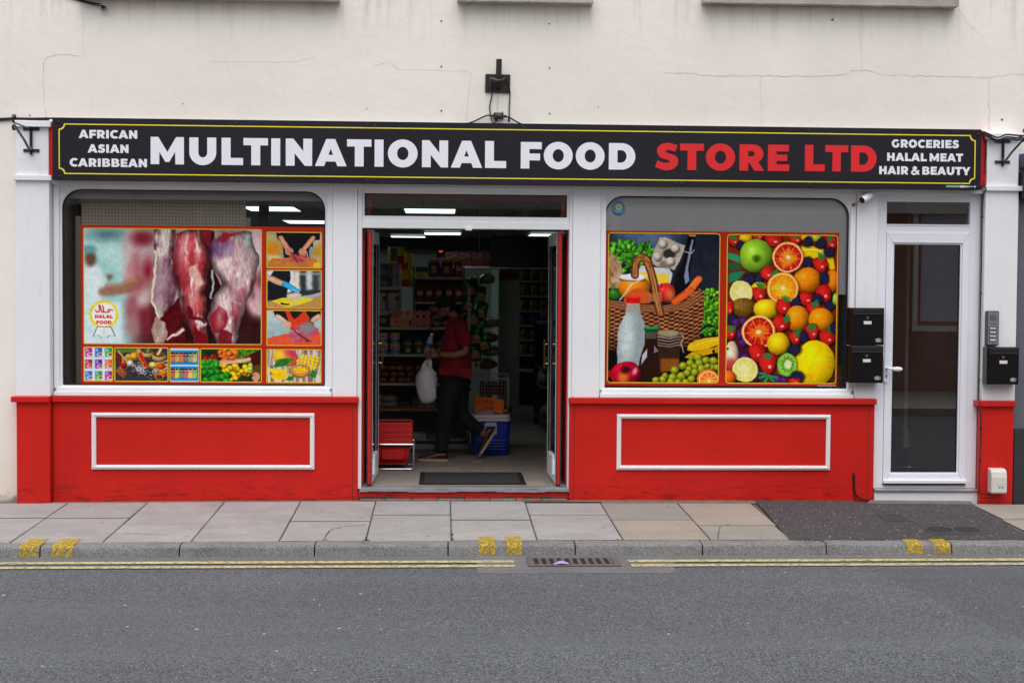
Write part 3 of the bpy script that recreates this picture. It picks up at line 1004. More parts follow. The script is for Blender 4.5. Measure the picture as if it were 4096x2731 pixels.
# ---- piers between the windows
for x0, x1 in ((-.891, -.694), (1.067, 1.294), (3.424, 3.598)):
    MB().rbox(x0, x1, -.028, .08, .737, 2.441, .004).build('pier', WHITE, B)
    MB().rbox(x1 - .016 if x0 < 0 else x0, x1 if x0 < 0 else x0 + .016, -.034, -.026, .74, 2.44, .002).build('pier_bead', WHITE, B)

# ---- shop entrance: frame, fanlight, threshold
ent = MB()
ent.rbox(-.692, -.657, -.010, .10, -.02, 2.441, .003).rbox(1.040, 1.066, -.010, .10, -.02, 2.441, .003)
ent.rbox(-.657, 1.040, -.004, .10, 2.114, 2.170, .003).rbox(-.657, 1.040, .0, .08, 2.398, 2.441, .003)
ent.rbox(-.657, 1.040, .012, .07, 2.170, 2.214, .003).rbox(-.657, -.637, .012, .07, 2.214, 2.398, .003).rbox(1.020, 1.040, .012, .07, 2.214, 2.398, .003)
ent = ent.build('entrance_frame', WHITE, B)
MB().quad((-.637, .042, 2.214), (1.020, .042, 2.214), (1.020, .042, 2.398), (-.637, .042, 2.398)).build('fanlight_pane', GLASS, ent)
MB().ring(rect_like(-.637, 1.020, 2.214, 2.398, 0), rect_like(-.629, 1.013, 2.219, 2.393, 0), .034, .039).build('gasket', BLACKR, ent)
MB().ring(rect_like(-.637, 1.020, 2.200, 2.398, 0), rect_like(-.585, .975, 2.205, 2.350, 0), .055, .075).build('inner_frame', mat('maroon_paint', s(120, 26, 30), .5), ent)
MB().rbox(.185, .24, -.022, -.005, 2.10, 2.128, .003).build('door_catch', WHITE, ent)
MB().box(-.66, -.640, .10, .90, 0, 2.11).build('reveal_panel', RED, B)
MB().box(1.030, 1.05, .10, .90, 0, 2.11).build('reveal_panel', RED, B)
th = MB()
n = 26
for k in range(n):
    a = -.668 + 1.72 * k / n; b = -.668 + 1.72 * (k + 1) / n
    dz = .004 * math.sin(k * .55) + .002 * math.sin(k * 1.7)
    th.box(a, b, -.040, .005, -.040 + dz, -.021 + dz).box(a, b, .005, .075, -.022, -.006)
th.build('threshold', ALU, B)
MB().rbox(-.682, 1.048, -.018, .06, -.098, -.041, .003).build('threshold_board', RED, B)
ragged = []
for k in range(40):
    ragged.append((-.68 + 1.72 * k / 39, -.086 + random.uniform(-.008, .008) - (.02 if random.random() < .12 else 0)))
MB().prism_y([(-.68, -.13), (1.04, -.13)] + ragged[::-1], -.0215, -.0185).build('bare_timber', mat('bare_wet_timber', s(70, 60, 50), .9, var=.35, vs=20, bump=.3), B)
bc = [s(130, 96, 82), s(122, 114, 106), s(128, 102, 90), s(116, 108, 101)]
for k in range(8):
    a = -.66 + .213 * k
    MB().rbox(a, a + .205, -.070, -.015, -.16, zt(a, 0) + .012, .004).build('brick', mat('step_brick_%d' % (k % 4), bc[k % 4], .9, var=.3, vs=20, bump=.4, bs=60), B)

# ---- open shop doors, folded back into the shop
def door_leaf(xh, side, name, ang):
    """hinged at xh on the jamb; side=+1 the face turned to the doorway looks towards +X"""
    L_, t_ = .80, .042
    D = bpy.data.objects.new('shop_door', None)
    COL.objects.link(D)
    D.parent = B
    D.location = Vector((xh, .03, 0.0)) - wloc(B)
    D.rotation_euler = (0, 0, R(ang))
    D['label'] = 'white glazed shop door leaf with a red hinge edge, folded back'
    z0, z1 = .012, 2.10
    def P(mb_):       # local coordinates: Y along the leaf
        return mb_
    def bld(m_, nm, mt, par=D, **k):
        o = m_.build(nm, mt, None, **k)
        o.parent = par
        return o
    x0, x1 = (-t_, 0) if side > 0 else (0, t_)
    fr = MB()
    fr.rbox(x0, x1, .008, .085, z0, z1, .003).rbox(x0, x1, L_ - .085, L_, z0, z1, .003)
    fr.rbox(x0, x1, .085, L_ - .085, z0, z0 + .20, .003).rbox(x0, x1, .085, L_ - .085, z1 - .10, z1, .003)
    frame = bld(fr, 'door_frame', WHITE)
    bead = MB()
    xb = x1 if side > 0 else x0
    for ya, yb, za, zb in ((.085, .10, z0 + .2, z1 - .1), (L_ - .10, L_ - .085, z0 + .2, z1 - .1)):
        bead.box(min(xb, xb - side * .012), max(xb, xb - side * .012), ya, yb, za, zb)
    bld(bead, 'glazing_gap', BLACKR, frame)
    bld(MB().box((x0 + x1) / 2 - .003, (x0 + x1) / 2 + .003, .085, L_ - .085, z0 + .20, z1 - .10), 'pane', GLASSD, frame)
    # hinge edge facing the street: red with a brush strip on each side
    bld(MB().rbox(x0 + .010, x1 - .010, -.004, .008, z0, z1, .002), 'hinge_edge', RED)
    bld(MB().box(x0, x0 + .009, -.003, .007, z0, z1 - .01).box(x1 - .009, x1, -.003, .007, z0, z1 - .01), 'brush_strip', mat('brush_pile', s(62, 56, 54), .95, var=.4, vs=80))
    # brass pull plate
    hx = x1 + .03 if side > 0 else x0 - .03
    h = MB().rbox(min(hx, hx + side * .004), max(hx, hx + side * .004) , L_ - .10, L_ + .005, .935, 1.185, .0015)
    h.rbox(hx - .006, hx + .006, L_ - .008, L_ + .004, .935, 1.185, .002)
    bld(h, 'pull_handle', mat('brass', s(176, 150, 92), .28, .9, var=.12))
    for z in (.975, 1.145):
        bld(MB().tube([(x1 if side > 0 else x0, L_ - .05, z), (hx, L_ - .05, z)], .007, 8), 'handle_stud', MATS['brass'])
    bld(MB().rbox(min(xb, xb + side * .018), max(xb, xb + side * .018), .10, .20, .08, .24, .003), 'floor_bolt', WHITE)
    return D
door_leaf(-.572, 1, 'left', -1.5)
door_leaf(.945, -1, 'right', 1.0)

# ---- flat entrance: white plastic door with fanlight
fx0, fx1 = 3.600, 4.474
fr = MB()
fr.rbox(fx0, fx0 + .082, .0, .07, -.015, 2.441, .003).rbox(4.385, fx1, .0, .07, -.015, 2.441, .003)
fr.rbox(fx0 + .082, 4.385, .0, .07, 2.372, 2.441, .003).rbox(fx0 + .082, 4.385, .0, .07, 2.121, 2.176, .003).rbox(fx0 + .082, 4.385, .0, .07, -.015, .018, .002)
fr = fr.build('flat_door_frame', UPVC, B)
MB().quad((3.682, .039, 2.176), (4.385, .039, 2.176), (4.385, .039, 2.372), (3.682, .039, 2.372)).build('fanlight_pane', GLASSD, fr)
MB().rbox(3.680, 4.387, -.006, .02, 2.176, 2.186, .002).rbox(3.680, 4.387, -.006, .02, 2.112, 2.122, .002).build('glazing_bead', UPVC, fr)
MB().box(4.474, 4.4765, -.04, .05, .70, 2.44).build('frame_sealant', mat('dirty_sealant', s(150, 140, 130), .9), fr)
lx0, lx1, lz0, lz1 = 3.684, 4.383, .022, 2.116
gx0, gx1, gz0, gz1 = 3.752, 4.312, .118, 2.018
leaf = MB()
leaf.ring(rect_like(lx0, lx1, lz0, lz1, 0), rect_like(gx0 - .014, gx1 + .014, gz0 - .014, gz1 + .014, 0), -.008, .05)
leaf = leaf.build('flat_door', UPVC, B, bevel=.003)
m = MB()
o1 = rect_like(gx0 - .014, gx1 + .014, gz0 - .014, gz1 + .014, 0); i1 = rect_like(gx0, gx1, gz0, gz1, 0)
m.ring(o1, i1, .004, .03)
m.build('glazing_bead', UPVC, leaf, bevel=.004)
MB().ring(i1, rect_like(gx0 + .004, gx1 - .006, gz0 + .003, gz1 - .003, 0), .018, .03).build('gasket', BLACKR, leaf)
MB().quad((gx0, .027, gz0), (gx1, .027, gz0), (gx1, .027, gz1), (gx0, .027, gz1)).build('pane', GLASSD, leaf)
for a, b in (((lx0, lz1), (gx0 - .014, gz1 + .014)), ((lx1, lz1), (gx1 + .014, gz1 + .014)), ((lx0, lz0), (gx0 - .014, gz0 - .014)), ((lx1, lz0), (gx1 + .014, gz0 - .014))):
    st = stroke([a, b], .0022)
    MB().prism_y(st, -.0088, -.0079).build('mitre_line', mat('mitre_grey', s(150, 150, 156), .8), leaf)  # mitre joint drawn as a thin grey line
MB().rbox(lx0 - .002, lx1 + .002, -.035, -.006, .030, .058, .004).build('weather_bar', UPVC, leaf)
MB().box(lx0 + .002, lx1 - .002, -.02, .03, .0185, .0205).build('drip_gap', BLACKR, leaf)
hd = MB().prism_y(rrect(3.676, 3.711, .872, 1.108, .016, 6), -.020, -.008).build('handle_plate', UPVC, leaf)
pts = smooth_path([(3.694, -.02, .990), (3.694, -.055, .990), (3.715, -.062, .988), (3.745, -.062, .986), (3.775, -.062, .985), (3.80, -.060, .985), (3.812, -.056, .985)], 4)
rr = [.010] * 8 + [.010 + .010 * math.sin(math.pi * min(1, max(0, (i - 8) / (len(pts) - 9)))) for i in range(8, len(pts))]
MB().tube(pts, rr, 10).build('lever_handle', UPVC, hd, smooth=60)
MB().tube([(3.694, .05, .99), (3.76, .055, 1.02)], .010, 8).build('inner_lever', UPVC, hd, smooth=60)
MB().lathe([(.007, -.0235), (.007, -.019)], (3.694, 0, .928), 12, 'Y').box(3.690, 3.698, -.0225, -.0195, .908, .926).build('lock_cylinder', CHROME, hd)
MB().rbox(fx0 + .002, 4.488, -.055, .02, -.036, -.016, .003).build('door_sill', ALU, B)
MB().rbox(fx0 + .004, 4.486, -.040, .05, -.17, -.037, .004).build('doorstep', m_white('speckled_white_step', (224, 224, 230), 0.6, 0.7), B)

# ---- next-door shopfront on the right
NB = thing('neighbour_shopfront', 'slate grey rendered shopfront with black plinth at the right edge', 'shopfront', (5.8, 0, -.14))
MB().rbox(4.768, 9.5, -.045, .0, .49, 2.46, .003).build('grey_wall', mat('slate_grey_render', s(98, 101, 112), .85, var=.10, vs=3, bump=.3, bs=90), NB)
MB().rbox(4.766, 9.5, -.075, .0, -.17, .49, .004).build('plinth', mat('black_plinth', s(46, 47, 51), .6, var=.2, bump=.2), NB)
MB().rbox(4.786, 9.5, -.16, .0, 2.655, 2.775, .006).build('lead_flashing', mat('lead', s(104, 116, 138), .5, .3, var=.3, vs=12), NB)
MB().prism_x([(-.01, 2.62), (-.17, 2.62), (-.20, 2.56), (-.20, 2.47), (-.15, 2.40), (-.01, 2.40)], 4.772, 9.5).build('gutter', mat('grimy_black_gutter', s(44, 46, 48), .55, var=.45, vs=16, bump=.2), NB)
# ================================================================== fascia sign
SB = m_sb = None
t_ = NT('sign_black_vinyl')
t_.color(t_.mix(t_.remap(t_.noise(1.2, 4.0), .3, .7), s(31, 29, 37), s(36, 34, 42)))
SB = t_.done(0.5, 0.0, 0.22)
SWHITE = mat('sign_white_vinyl', s(238, 240, 250), 0.4, var=0.02)
SRED = mat('sign_red_vinyl', s(226, 34, 38), 0.4, var=0.03)
SYEL = mat('sign_yellow_vinyl', s(246, 226, 58), 0.4, var=0.03)
SIGN = thing('shop_sign', 'long black fascia sign with white and red lettering and yellow border', 'shop sign', (0.65, -.12, 2.465))
for a, b in ((-3.097, -.5792), (-.5778, 1.9083), (1.9097, 4.404)):
    MB().box(a, b, -.170, -.076, 2.465, 2.957).build('sign_board', SB, SIGN)
Y0, Y1 = -.1722, -.1702
def notch(x0, x1, z0, z1, r, n=8):
    p = []
    for cx, cz, a0 in ((x0, z1, 0), (x1, z1, -90), (x1, z0, 180), (x0, z0, 90)):
        seg = [(cx + r * math.cos(R(a0 - 90.0 * i / n)), cz + r * math.sin(R(a0 - 90.0 * i / n))) for i in range(n + 1)]
        p += seg[::-1]
    return p
def notch_loop(x0, x1, z0, z1, r, n=8):
    def c(cx, cz, a0, a1):
        return [(cx + r * math.cos(R(a0 + (a1 - a0) * i / n)), cz + r * math.sin(R(a0 + (a1 - a0) * i / n))) for i in range(n + 1)]
    return c(x0, z1, -90, 0) + c(x1, z1, 180, 270) + c(x1, z0, 90, 180) + c(x0, z0, 0, 90)
w_ = .0085
o_ = notch_loop(-3.048, 4.357, 2.511, 2.910, .042)
i_ = notch_loop(-3.048 + w_, 4.357 - w_, 2.511 + w_, 2.910 - w_, .042)
MB().ring(o_, i_, Y0, Y1).build('yellow_border', SYEL, SIGN)
word_meshes('MULTINATIONAL', -2.326, .508, 2.597, .216, Y0, Y1, SWHITE, SIGN, .075)
word_meshes('FOOD', .626, 1.555, 2.596, .213, Y0, Y1, SWHITE, SIGN, .075)
word_meshes('STORE', 1.716, 2.815, 2.599, .213, Y0, Y1, SRED, SIGN, .075)
word_meshes('LTD', 2.944, 3.536, 2.601, .213, Y0, Y1, SRED, SIGN, .075)
for wd, x0, x1, z in (('AFRICAN', -2.891, -2.431, 2.796), ('ASIAN', -2.821, -2.500, 2.682), ('CARIBBEAN', -2.962, -2.355, 2.571),
                      ('GROCERIES', 3.659, 4.217, 2.801), ('HALAL MEAT', 3.623, 4.253, 2.692), ('HAIR & BEAUTY', 3.559, 4.317, 2.583)):
    word_meshes(wd, x0, x1, z, .066, Y0, Y1, SWHITE, SIGN, .06, join='lettering')
for x, z in ((-3.05, 2.921), (-3.04, 2.487), (-1.645, 2.926), (-1.632, 2.482), (-.608, 2.925), (-.549, 2.925), (-.604, 2.484), (-.552, 2.484), (.65, 2.926), (.66, 2.484), (1.886, 2.927), (1.932, 2.927), (1.884, 2.486), (1.934, 2.486), (2.971, 2.928), (2.986, 2.488), (4.378, 2.915), (4.38, 2.489)):
    MB().lathe([(.011, -.1702), (.010, -.174), (.006, -.1765), (.001, -.177)][::-1], (x, 0, z), 10, 'Y').build('bolt_cap', BLACKM, SIGN, smooth=50)
pill = [(x, z) for x, z in rrect(4.112, 4.362, 2.4805, 2.4995, .0094, 5)]
GREENP = mat('sticker_green', s(66, 158, 84), .4, var=.02)
MB().prism_y([p for p in rrect(4.112, 4.245, 2.4805, 2.4995, .0094, 5)], -.1712, -.1702).build('maker_sticker', GREENP, SIGN)
MB().prism_y([(4.238, 2.4805), (4.238, 2.4995)] + [p for p in rrect(4.225, 4.362, 2.4805, 2.4995, .0094, 5) if p[0] > 4.26], -.1718, -.1713).build('maker_sticker', SWHITE, SIGN)
font_text('lettering', 'ATLANTIC DESIGN', 4.178, -.1722, 2.490, .013, SWHITE, SIGN, width=.112)
font_text('lettering', '078 59 77 53 89', 4.298, -.1724, 2.490, .013, mat('sticker_grey_ink', s(120, 150, 130), .5), SIGN, width=.10)
# ================================================================== window posters: flat print painted in code
class Paint:
    """a small picture painted with soft-edged shapes, in the units of its own layout"""
    def __init__(self, x0, y0, x1, y1, px=2.4, bg=(255, 255, 255), seed=1):
        self.x0, self.y0, self.px = x0, y0, px
        self.w = int((x1 - x0) / px); self.h = int((y1 - y0) / px)
        self.a = np.zeros((self.h, self.w, 3), np.float32) + np.array(bg, np.float32)
        yy, xx = np.mgrid[0:self.h, 0:self.w].astype(np.float32)
        self.X = x0 + (xx + .5) * px; self.Y = y0 + (yy + .5) * px
        self.rng = np.random.RandomState(seed)
        self.mg = 0.0
    def warp(self, amp, size):
        """bends every shape painted from here on, so that outlines come out organic"""
        if not hasattr(self, 'X0'):
            self.X0, self.Y0 = self.X.copy(), self.Y.copy()
        self.X, self.Y = self.X0.copy(), self.Y0.copy()
        if amp > 0:
            a, b = self.noise(size, None, 3), self.noise(size, None, 3)
            self.X = self.X0 + (a - .5) * 2 * amp; self.Y = self.Y0 + (b - .5) * 2 * amp
        self.mg = amp
    def noise(self, sx, sy=None, octv=3, seed=None):
        """smooth value noise 0..1; sx, sy = feature size in layout units"""
        sy = sy or sx
        rng = np.random.RandomState(seed) if seed is not None else self.rng
        out = np.zeros((self.h, self.w), np.float32); amp = 1.0; tot = 0
        for _ in range(octv):
            gw = int(self.w * self.px / sx) + 4; gh = int(self.h * self.px / sy) + 4
            g = rng.rand(gh, gw).astype(np.float32)
            gx = self.x0 + (np.arange(self.w, dtype=np.float32) + .5) * self.px; gy = self.y0 + (np.arange(self.h, dtype=np.float32) + .5) * self.px
            u = np.broadcast_to(((gx - self.x0) / sx)[None, :], (self.h, self.w)); v = np.broadcast_to(((gy - self.y0) / sy)[:, None], (self.h, self.w))
            i = u.astype(int); j = v.astype(int)
            fu = u - i; fv = v - j
            fu = fu * fu * (3 - 2 * fu); fv = fv * fv * (3 - 2 * fv)
            i = np.clip(i, 0, gw - 2); j = np.clip(j, 0, gh - 2)
            out += amp * ((g[j, i] * (1 - fu) + g[j, i + 1] * fu) * (1 - fv) + (g[j + 1, i] * (1 - fu) + g[j + 1, i + 1] * fu) * fv)
            tot += amp; amp *= .5; sx = max(sx / 2, self.px); sy = max(sy / 2, self.px)
        return out / tot
    def sub(self, x0, x1, y0, y1):
        x0, x1, y0, y1 = x0 - self.mg, x1 + self.mg, y0 - self.mg, y1 + self.mg
        i0 = max(0, int((x0 - self.x0) / self.px) - 2); i1 = min(self.w, int((x1 - self.x0) / self.px) + 3)
        j0 = max(0, int((y0 - self.y0) / self.px) - 2); j1 = min(self.h, int((y1 - self.y0) / self.px) + 3)
        if i1 <= i0 or j1 <= j0:
            return None
        q = Paint.__new__(Paint)
        q.px = self.px; q.x0 = self.x0 + i0 * self.px; q.y0 = self.y0 + j0 * self.px
        q.w = i1 - i0; q.h = j1 - j0; q.rng = self.rng; q.mg = 0.0
        q.a = self.a[j0:j1, i0:i1]; q.X = self.X[j0:j1, i0:i1]; q.Y = self.Y[j0:j1, i0:i1]
        return q
    def put(self, al, col):
        c = np.array(col, np.float32) if not isinstance(col, np.ndarray) else col
        self.a[:] = self.a * (1 - al[..., None]) + c * al[..., None]
    def ell_d(self, cx, cy, rx, ry, ang=0.0):
        c, s_ = math.cos(R(ang)), math.sin(R(ang))
        dx = self.X - cx; dy = self.Y - cy
        return np.hypot((dx * c + dy * s_) / rx, (-dx * s_ + dy * c) / ry)
    def ell(self, cx, cy, rx, ry, col, ang=0.0, soft=3.0, alpha=1.0):
        m = max(rx, ry) + soft * max(rx, ry) / min(rx, ry)
        self = self.sub(cx - m, cx + m, cy - m, cy + m)
        if self is None: return
        d = self.ell_d(cx, cy, rx, ry, ang)
        self.put(np.clip((1 - d) * min(rx, ry) / soft + .5, 0, 1) * alpha, col)
    def ball(self, cx, cy, rx, ry, col, ang=0.0, dark=.45, light=1.25, hl=.8, soft=3.0, tex=0.0, full=False):
        """a photographed round fruit: shaded rim, lit upper side, highlight"""
        if not full:
            m = max(rx, ry) * 1.25 + soft * 2
            self = self.sub(cx - m, cx + m, cy - m, cy + m)
            if self is None: return
        d = self.ell_d(cx, cy, rx, ry, ang)
        if rx > 24 and not full:                             # it shades its neighbours in the picture
            ds = self.ell_d(cx + rx * .06, cy + ry * .10, rx * 1.12, ry * 1.12, ang)
            self.put(np.clip((1 - ds) * 5, 0, 1) * .55, (18, 8, 6))
        m = np.clip((1 - d) * min(rx, ry) / soft + .5, 0, 1)
        l = np.clip(1 - self.ell_d(cx - rx * .25, cy - ry * .3, rx * 1.25, ry * 1.25, ang), 0, 1)
        k = dark + (light - dark) * l ** .6
        if tex:
            k = k * (1 + tex * (self.noise(max(rx, ry) * .12, None, 2) - .5))
        c = np.array(col, np.float32)[None, None] * k[..., None]
        h = np.clip(1 - self.ell_d(cx - rx * .3, cy - ry * .35, rx * .28, ry * .22, ang), 0, 1) * hl
        c = c + (255 - c) * (h ** 1.5)[..., None]
        self.put(m, np.clip(c, 0, 255))
        return m
    def poly(self, pts, col, soft=3.0, alpha=1.0):
        P = np.array([(q[0], q[1]) for q in pts], np.float32)
        if col is not None:
            self = self.sub(P[:, 0].min() - soft, P[:, 0].max() + soft, P[:, 1].min() - soft, P[:, 1].max() + soft)
            if self is None: return
        ins = np.zeros(self.X.shape, bool); dist = np.full(self.X.shape, 1e9, np.float32)
        for i in range(len(P)):
            a, b = P[i], P[(i + 1) % len(P)]
            e = b - a
            wx = self.X - a[0]; wy = self.Y - a[1]
            t = np.clip((wx * e[0] + wy * e[1]) / max(float(e @ e), 1e-6), 0, 1)
            dist = np.minimum(dist, np.hypot(wx - t * e[0], wy - t * e[1]))
            cnd = ((a[1] > self.Y) != (b[1] > self.Y))
            if abs(e[1]) > 1e-6:
                xi = a[0] + (self.Y - a[1]) * e[0] / e[1]
                ins ^= cnd & (self.X < xi)
        sd = np.where(ins, dist, -dist)
        al = np.clip(sd / soft + .5, 0, 1) * alpha
        if col is not None:
            self.put(al, col)
        return al
    def line(self, pts, w, col, soft=2.5, alpha=1.0):
        xs = [q[0] for q in pts]; ys = [q[1] for q in pts]; m = w / 2 + soft
        self = self.sub(min(xs) - m, max(xs) + m, min(ys) - m, max(ys) + m)
        if self is None: return
        dist = np.full(self.X.shape, 1e9, np.float32)
        for a, b in zip(pts[:-1], pts[1:]):
            ex, ey = b[0] - a[0], b[1] - a[1]
            wx = self.X - a[0]; wy = self.Y - a[1]
            t = np.clip((wx * ex + wy * ey) / max(ex * ex + ey * ey, 1e-6), 0, 1)
            dist = np.minimum(dist, np.hypot(wx - t * ex, wy - t * ey))
        al = np.clip((w / 2 - dist) / soft + .5, 0, 1) * alpha
        if w >= 20:                                          # rounded limbs, handles, fruit
            k = .62 + .50 * np.sqrt(np.clip(1 - (dist / (w / 2)) ** 2, 0, 1))
            col = np.clip(np.array(col, np.float32)[None, None] * k[..., None], 0, 255)
        self.put(al, col)
    def blur(self, r):
        k = max(1, int(r / self.px))
        for ax in (0, 1):
            for _ in range(2):
                pad = [(0, 0)] * 3; pad[ax] = (k + 1, k)
                c = np.cumsum(np.pad(self.a, pad, mode='edge'), axis=ax)
                if ax == 0: self.a = (c[2 * k + 1:] - c[:-2 * k - 1]) / (2 * k + 1)
                else: self.a = (c[:, 2 * k + 1:] - c[:, :-2 * k - 1]) / (2 * k + 1)
        self.a = self.a.astype(np.float32)
    def glyphs(self, txt, x0, x1, yb, cap, col):
        gl = [glyph(c) for c in txt]
        nat = sum(g[1] for g in gl) + .08 * (len(gl) - 1)
        kx = (x1 - x0) / nat; x = x0
        for loops, w in gl:
            al = None
            for lp in loops:
                q = self.poly([(x + p[0] * kx, yb - p[1] * cap) for p in lp], None, 2.5)
                al = q if al is None else np.clip(al - q, 0, 1)
            if al is not None:
                self.put(al, col)
            x += (w + .08) * kx
    def material(self, name, rough=.10, k=1.0):
        im = bpy.data.images.new(name, self.w, self.h)
        g = self.noise(self.px * 2.2, None, 2) - .5; g2 = self.noise(self.px * 14, None, 3) - .5
        a_ = self.a * (1 + .15 * g + .12 * g2)[..., None]
        c = np.clip(a_[::-1] / 255.0, 0, 1)
        lum = c.mean(axis=2, keepdims=True)
        c = np.clip((lum + (c - lum) * 1.12 - .5) * 1.10 + .5, 0, 1) * k          # print is punchy
        c = np.clip(c, 0, 1)
        rgba = np.ones((self.h, self.w, 4), np.float32); rgba[..., :3] = c
        im.pixels.foreach_set(rgba.ravel())
        im.update()
        t = NT(name)
        uvn = t.n.new('ShaderNodeUVMap'); uvn.uv_map = 'uv'
        tx = t.n.new('ShaderNodeTexImage'); tx.image = im; tx.interpolation = 'Cubic'; tx.extension = 'EXTEND'
        t.link(uvn.outputs['UV'], tx.inputs['Vector'])
        t.link(tx.outputs['Color'], t.p.inputs['Base Color'])
        return t.done(rough, 0.0, 0.5)

def mixc(a, b, f):
    return np.array(a, np.float32)[None, None] * (1 - f[..., None]) + np.array(b, np.float32)[None, None] * f[..., None]
def sst(v, a, b):
    t = np.clip((v - a) / (b - a), 0, 1)
    return t * t * (3 - 2 * t)

# ---------------------------------------------------------------- hanging meat with halal badge
def paint_meat():
    p = Paint(284, 105, 1715, 1042, 2.6, (176, 214, 210), 3)
    g = sst(p.X, 500, 1000)
    p.a[:] = mixc((190, 226, 222), (168, 130, 132), g)
    p.put(sst(p.Y, 640, 1000) * sst(p.X, 560, 800) * .85, (70, 30, 34))
    p.put(np.clip(1 - p.ell_d(470, 150, 260, 90), 0, 1) * .9, (70, 110, 118))
    # out-of-focus carcasses
    for cx, cy, rx, ry, c in ((690, 230, 80, 130, (196, 150, 154)), (640, 330, 40, 150, (206, 196, 196)), (720, 500, 80, 190, (176, 104, 112)), (790, 300, 60, 200, (196, 170, 172)), (650, 520, 40, 110, (206, 150, 152)),
                              (760, 180, 90, 60, (120, 40, 52)), (800, 440, 40, 90, (130, 34, 48)), (700, 760, 100, 120, (160, 96, 104)), (660, 900, 70, 90, (170, 130, 132)), (800, 830, 70, 150, (120, 46, 56)), (760, 680, 50, 60, (212, 196, 194)),
                              (1660, 250, 60, 200, (214, 180, 186)), (1690, 500, 60, 90, (110, 40, 50)), (1640, 680, 70, 110, (206, 176, 180)), (1690, 760, 50, 60, (226, 196, 200)), (1600, 930, 90, 80, (150, 96, 100)), (1560, 800, 60, 120, (70, 20, 26)), (1680, 900, 40, 60, (60, 24, 28))):
        p.ell(cx, cy, rx, ry, c, soft=60, alpha=.9)
    # butcher in a white coat, out of focus
    p.poly([(300, 300), (470, 380), (560, 470), (600, 640), (640, 1050), (470, 1050)], (150, 196, 196), 70, .6)
    p.poly([(280, 390), (400, 400), (460, 520), (450, 640), (420, 700), (580, 700), (600, 1050), (280, 1050)], (214, 234, 236), 40)
    p.poly([(284, 390), (400, 410), (450, 560), (410, 640), (284, 640)], (226, 240, 242), 26)
    p.ell(335, 350, 46, 66, (112, 84, 74), soft=26)
    p.ell(325, 275, 60, 34, (110, 160, 166), soft=24)
    p.line([(430, 620), (560, 610), (640, 590), (720, 530)], 60, (150, 104, 84), 30)
    p.line([(460, 575), (560, 565), (700, 520)], 26, (176, 130, 108), 20)
    p.poly([(460, 480), (520, 480), (500, 520), (480, 525)], (120, 92, 74), 18)
    p.blur(11)
    p.poly([(850, 720), (1080, 640), (1300, 700), (1560, 760), (1715, 860), (1715, 1050), (850, 1050)], (44, 14, 20), 90, .85)
    p.ell(1665, 300, 70, 190, (226, 204, 208), 0, 60, .8); p.ell(1660, 640, 60, 110, (206, 170, 176), 0, 50, .7)
    p.warp(30, 110)
    # middle carcass, half in focus
    n1 = p.noise(60, 130, 4); n2 = p.noise(22, 60, 3)
    body = mixc((96, 58, 70), (206, 196, 190), sst(n1, .35, .68))
    body = body * (.72 + .5 * n2[..., None])
    al = p.poly([(850, 105), (1030, 105), (1000, 330), (1030, 520), (1060, 640), (960, 780), (900, 860), (850, 760), (828, 700), (850, 520), (838, 420), (845, 260)], None, 8)
    p.put(al, body)
    p.poly([(870, 380), (960, 370), (1010, 480), (1030, 640), (920, 720), (880, 780), (830, 700), (850, 540)], (152, 110, 132), 30, .55)
    p.line([(848, 300), (862, 420), (846, 560), (836, 700), (900, 850)], 26, (220, 208, 190), 10, .85)
    p.poly([(890, 850), (960, 790), (1060, 660), (1090, 720), (1080, 900), (1100, 1045), (900, 1045)], (86, 22, 30), 10)
    p.put(p.poly([(860, 820), (930, 860), (960, 950), (930, 1045), (840, 1045), (820, 930)], None, 10), mixc((214, 206, 190), (150, 110, 104), n2))
    p.line([(960, 1000), (1030, 960), (1090, 930)], 24, (206, 180, 172), 10)
    # two big legs in focus
    n3 = p.noise(46, 190, 4); n4 = p.noise(12, 40, 3); n5 = p.noise(90, 90, 4)
    red = mixc((134, 48, 56), (204, 122, 122), n5)
    fat = np.array((226, 206, 200), np.float32)
    def meat(pts, fatlo, fathi, base):
        al = p.poly(pts, None, 5); rnd = sst(p.poly(pts, None, 150), .48, .95)
        f = sst(n3 * .75 + n4 * .25, fatlo, fathi) * .85
        c = base * (1 - f[..., None]) + fat * f[..., None]
        c = c * ((.84 + .30 * n4) * (.50 + .66 * rnd))[..., None]
        p.put(al, np.clip(c, 0, 255))
    p.poly([(1180, 120), (1330, 120), (1320, 420), (1390, 560), (1320, 1045), (1240, 1045), (1240, 400)], (40, 12, 18), 8)
    L1 = [(1005, 150), (1040, 118), (1200, 118), (1245, 200), (1275, 270), (1300, 420), (1265, 520), (1245, 620), (1290, 680), (1255, 800), (1255, 880), (1300, 980), (1290, 1045), (1190, 1045), (1160, 960), (1105, 860), (1075, 760), (1075, 690), (1035, 600), (1005, 450), (990, 330)]
    meat(L1, .50, .76, red)
    p.poly([(1030, 160), (1090, 140), (1080, 320), (1110, 520), (1090, 640), (1040, 560), (1000, 400)], (170, 62, 72), 26, .7)
    p.poly([(1110, 320), (1240, 300), (1270, 400), (1240, 520), (1160, 520), (1130, 430)], (158, 52, 60), 22, .7)
    p.poly([(1130, 420), (1190, 400), (1240, 540), (1200, 600), (1150, 540)], (232, 208, 196), 22, .75)
    p.poly([(1200, 118), (1312, 122), (1300, 250), (1275, 240), (1240, 190)], (122, 34, 46), 8)
    p.poly([(1150, 560), (1220, 590), (1210, 700), (1160, 740), (1130, 640)], (206, 140, 140), 20, .7)
    p.ell(1215, 865, 36, 30, (232, 212, 210), soft=10)
    p.poly([(1160, 900), (1290, 960), (1290, 1045), (1195, 1045)], (120, 24, 34), 14)
    p.line([(1130, 740), (1150, 830), (1230, 850)], 30, (98, 18, 30), 14)
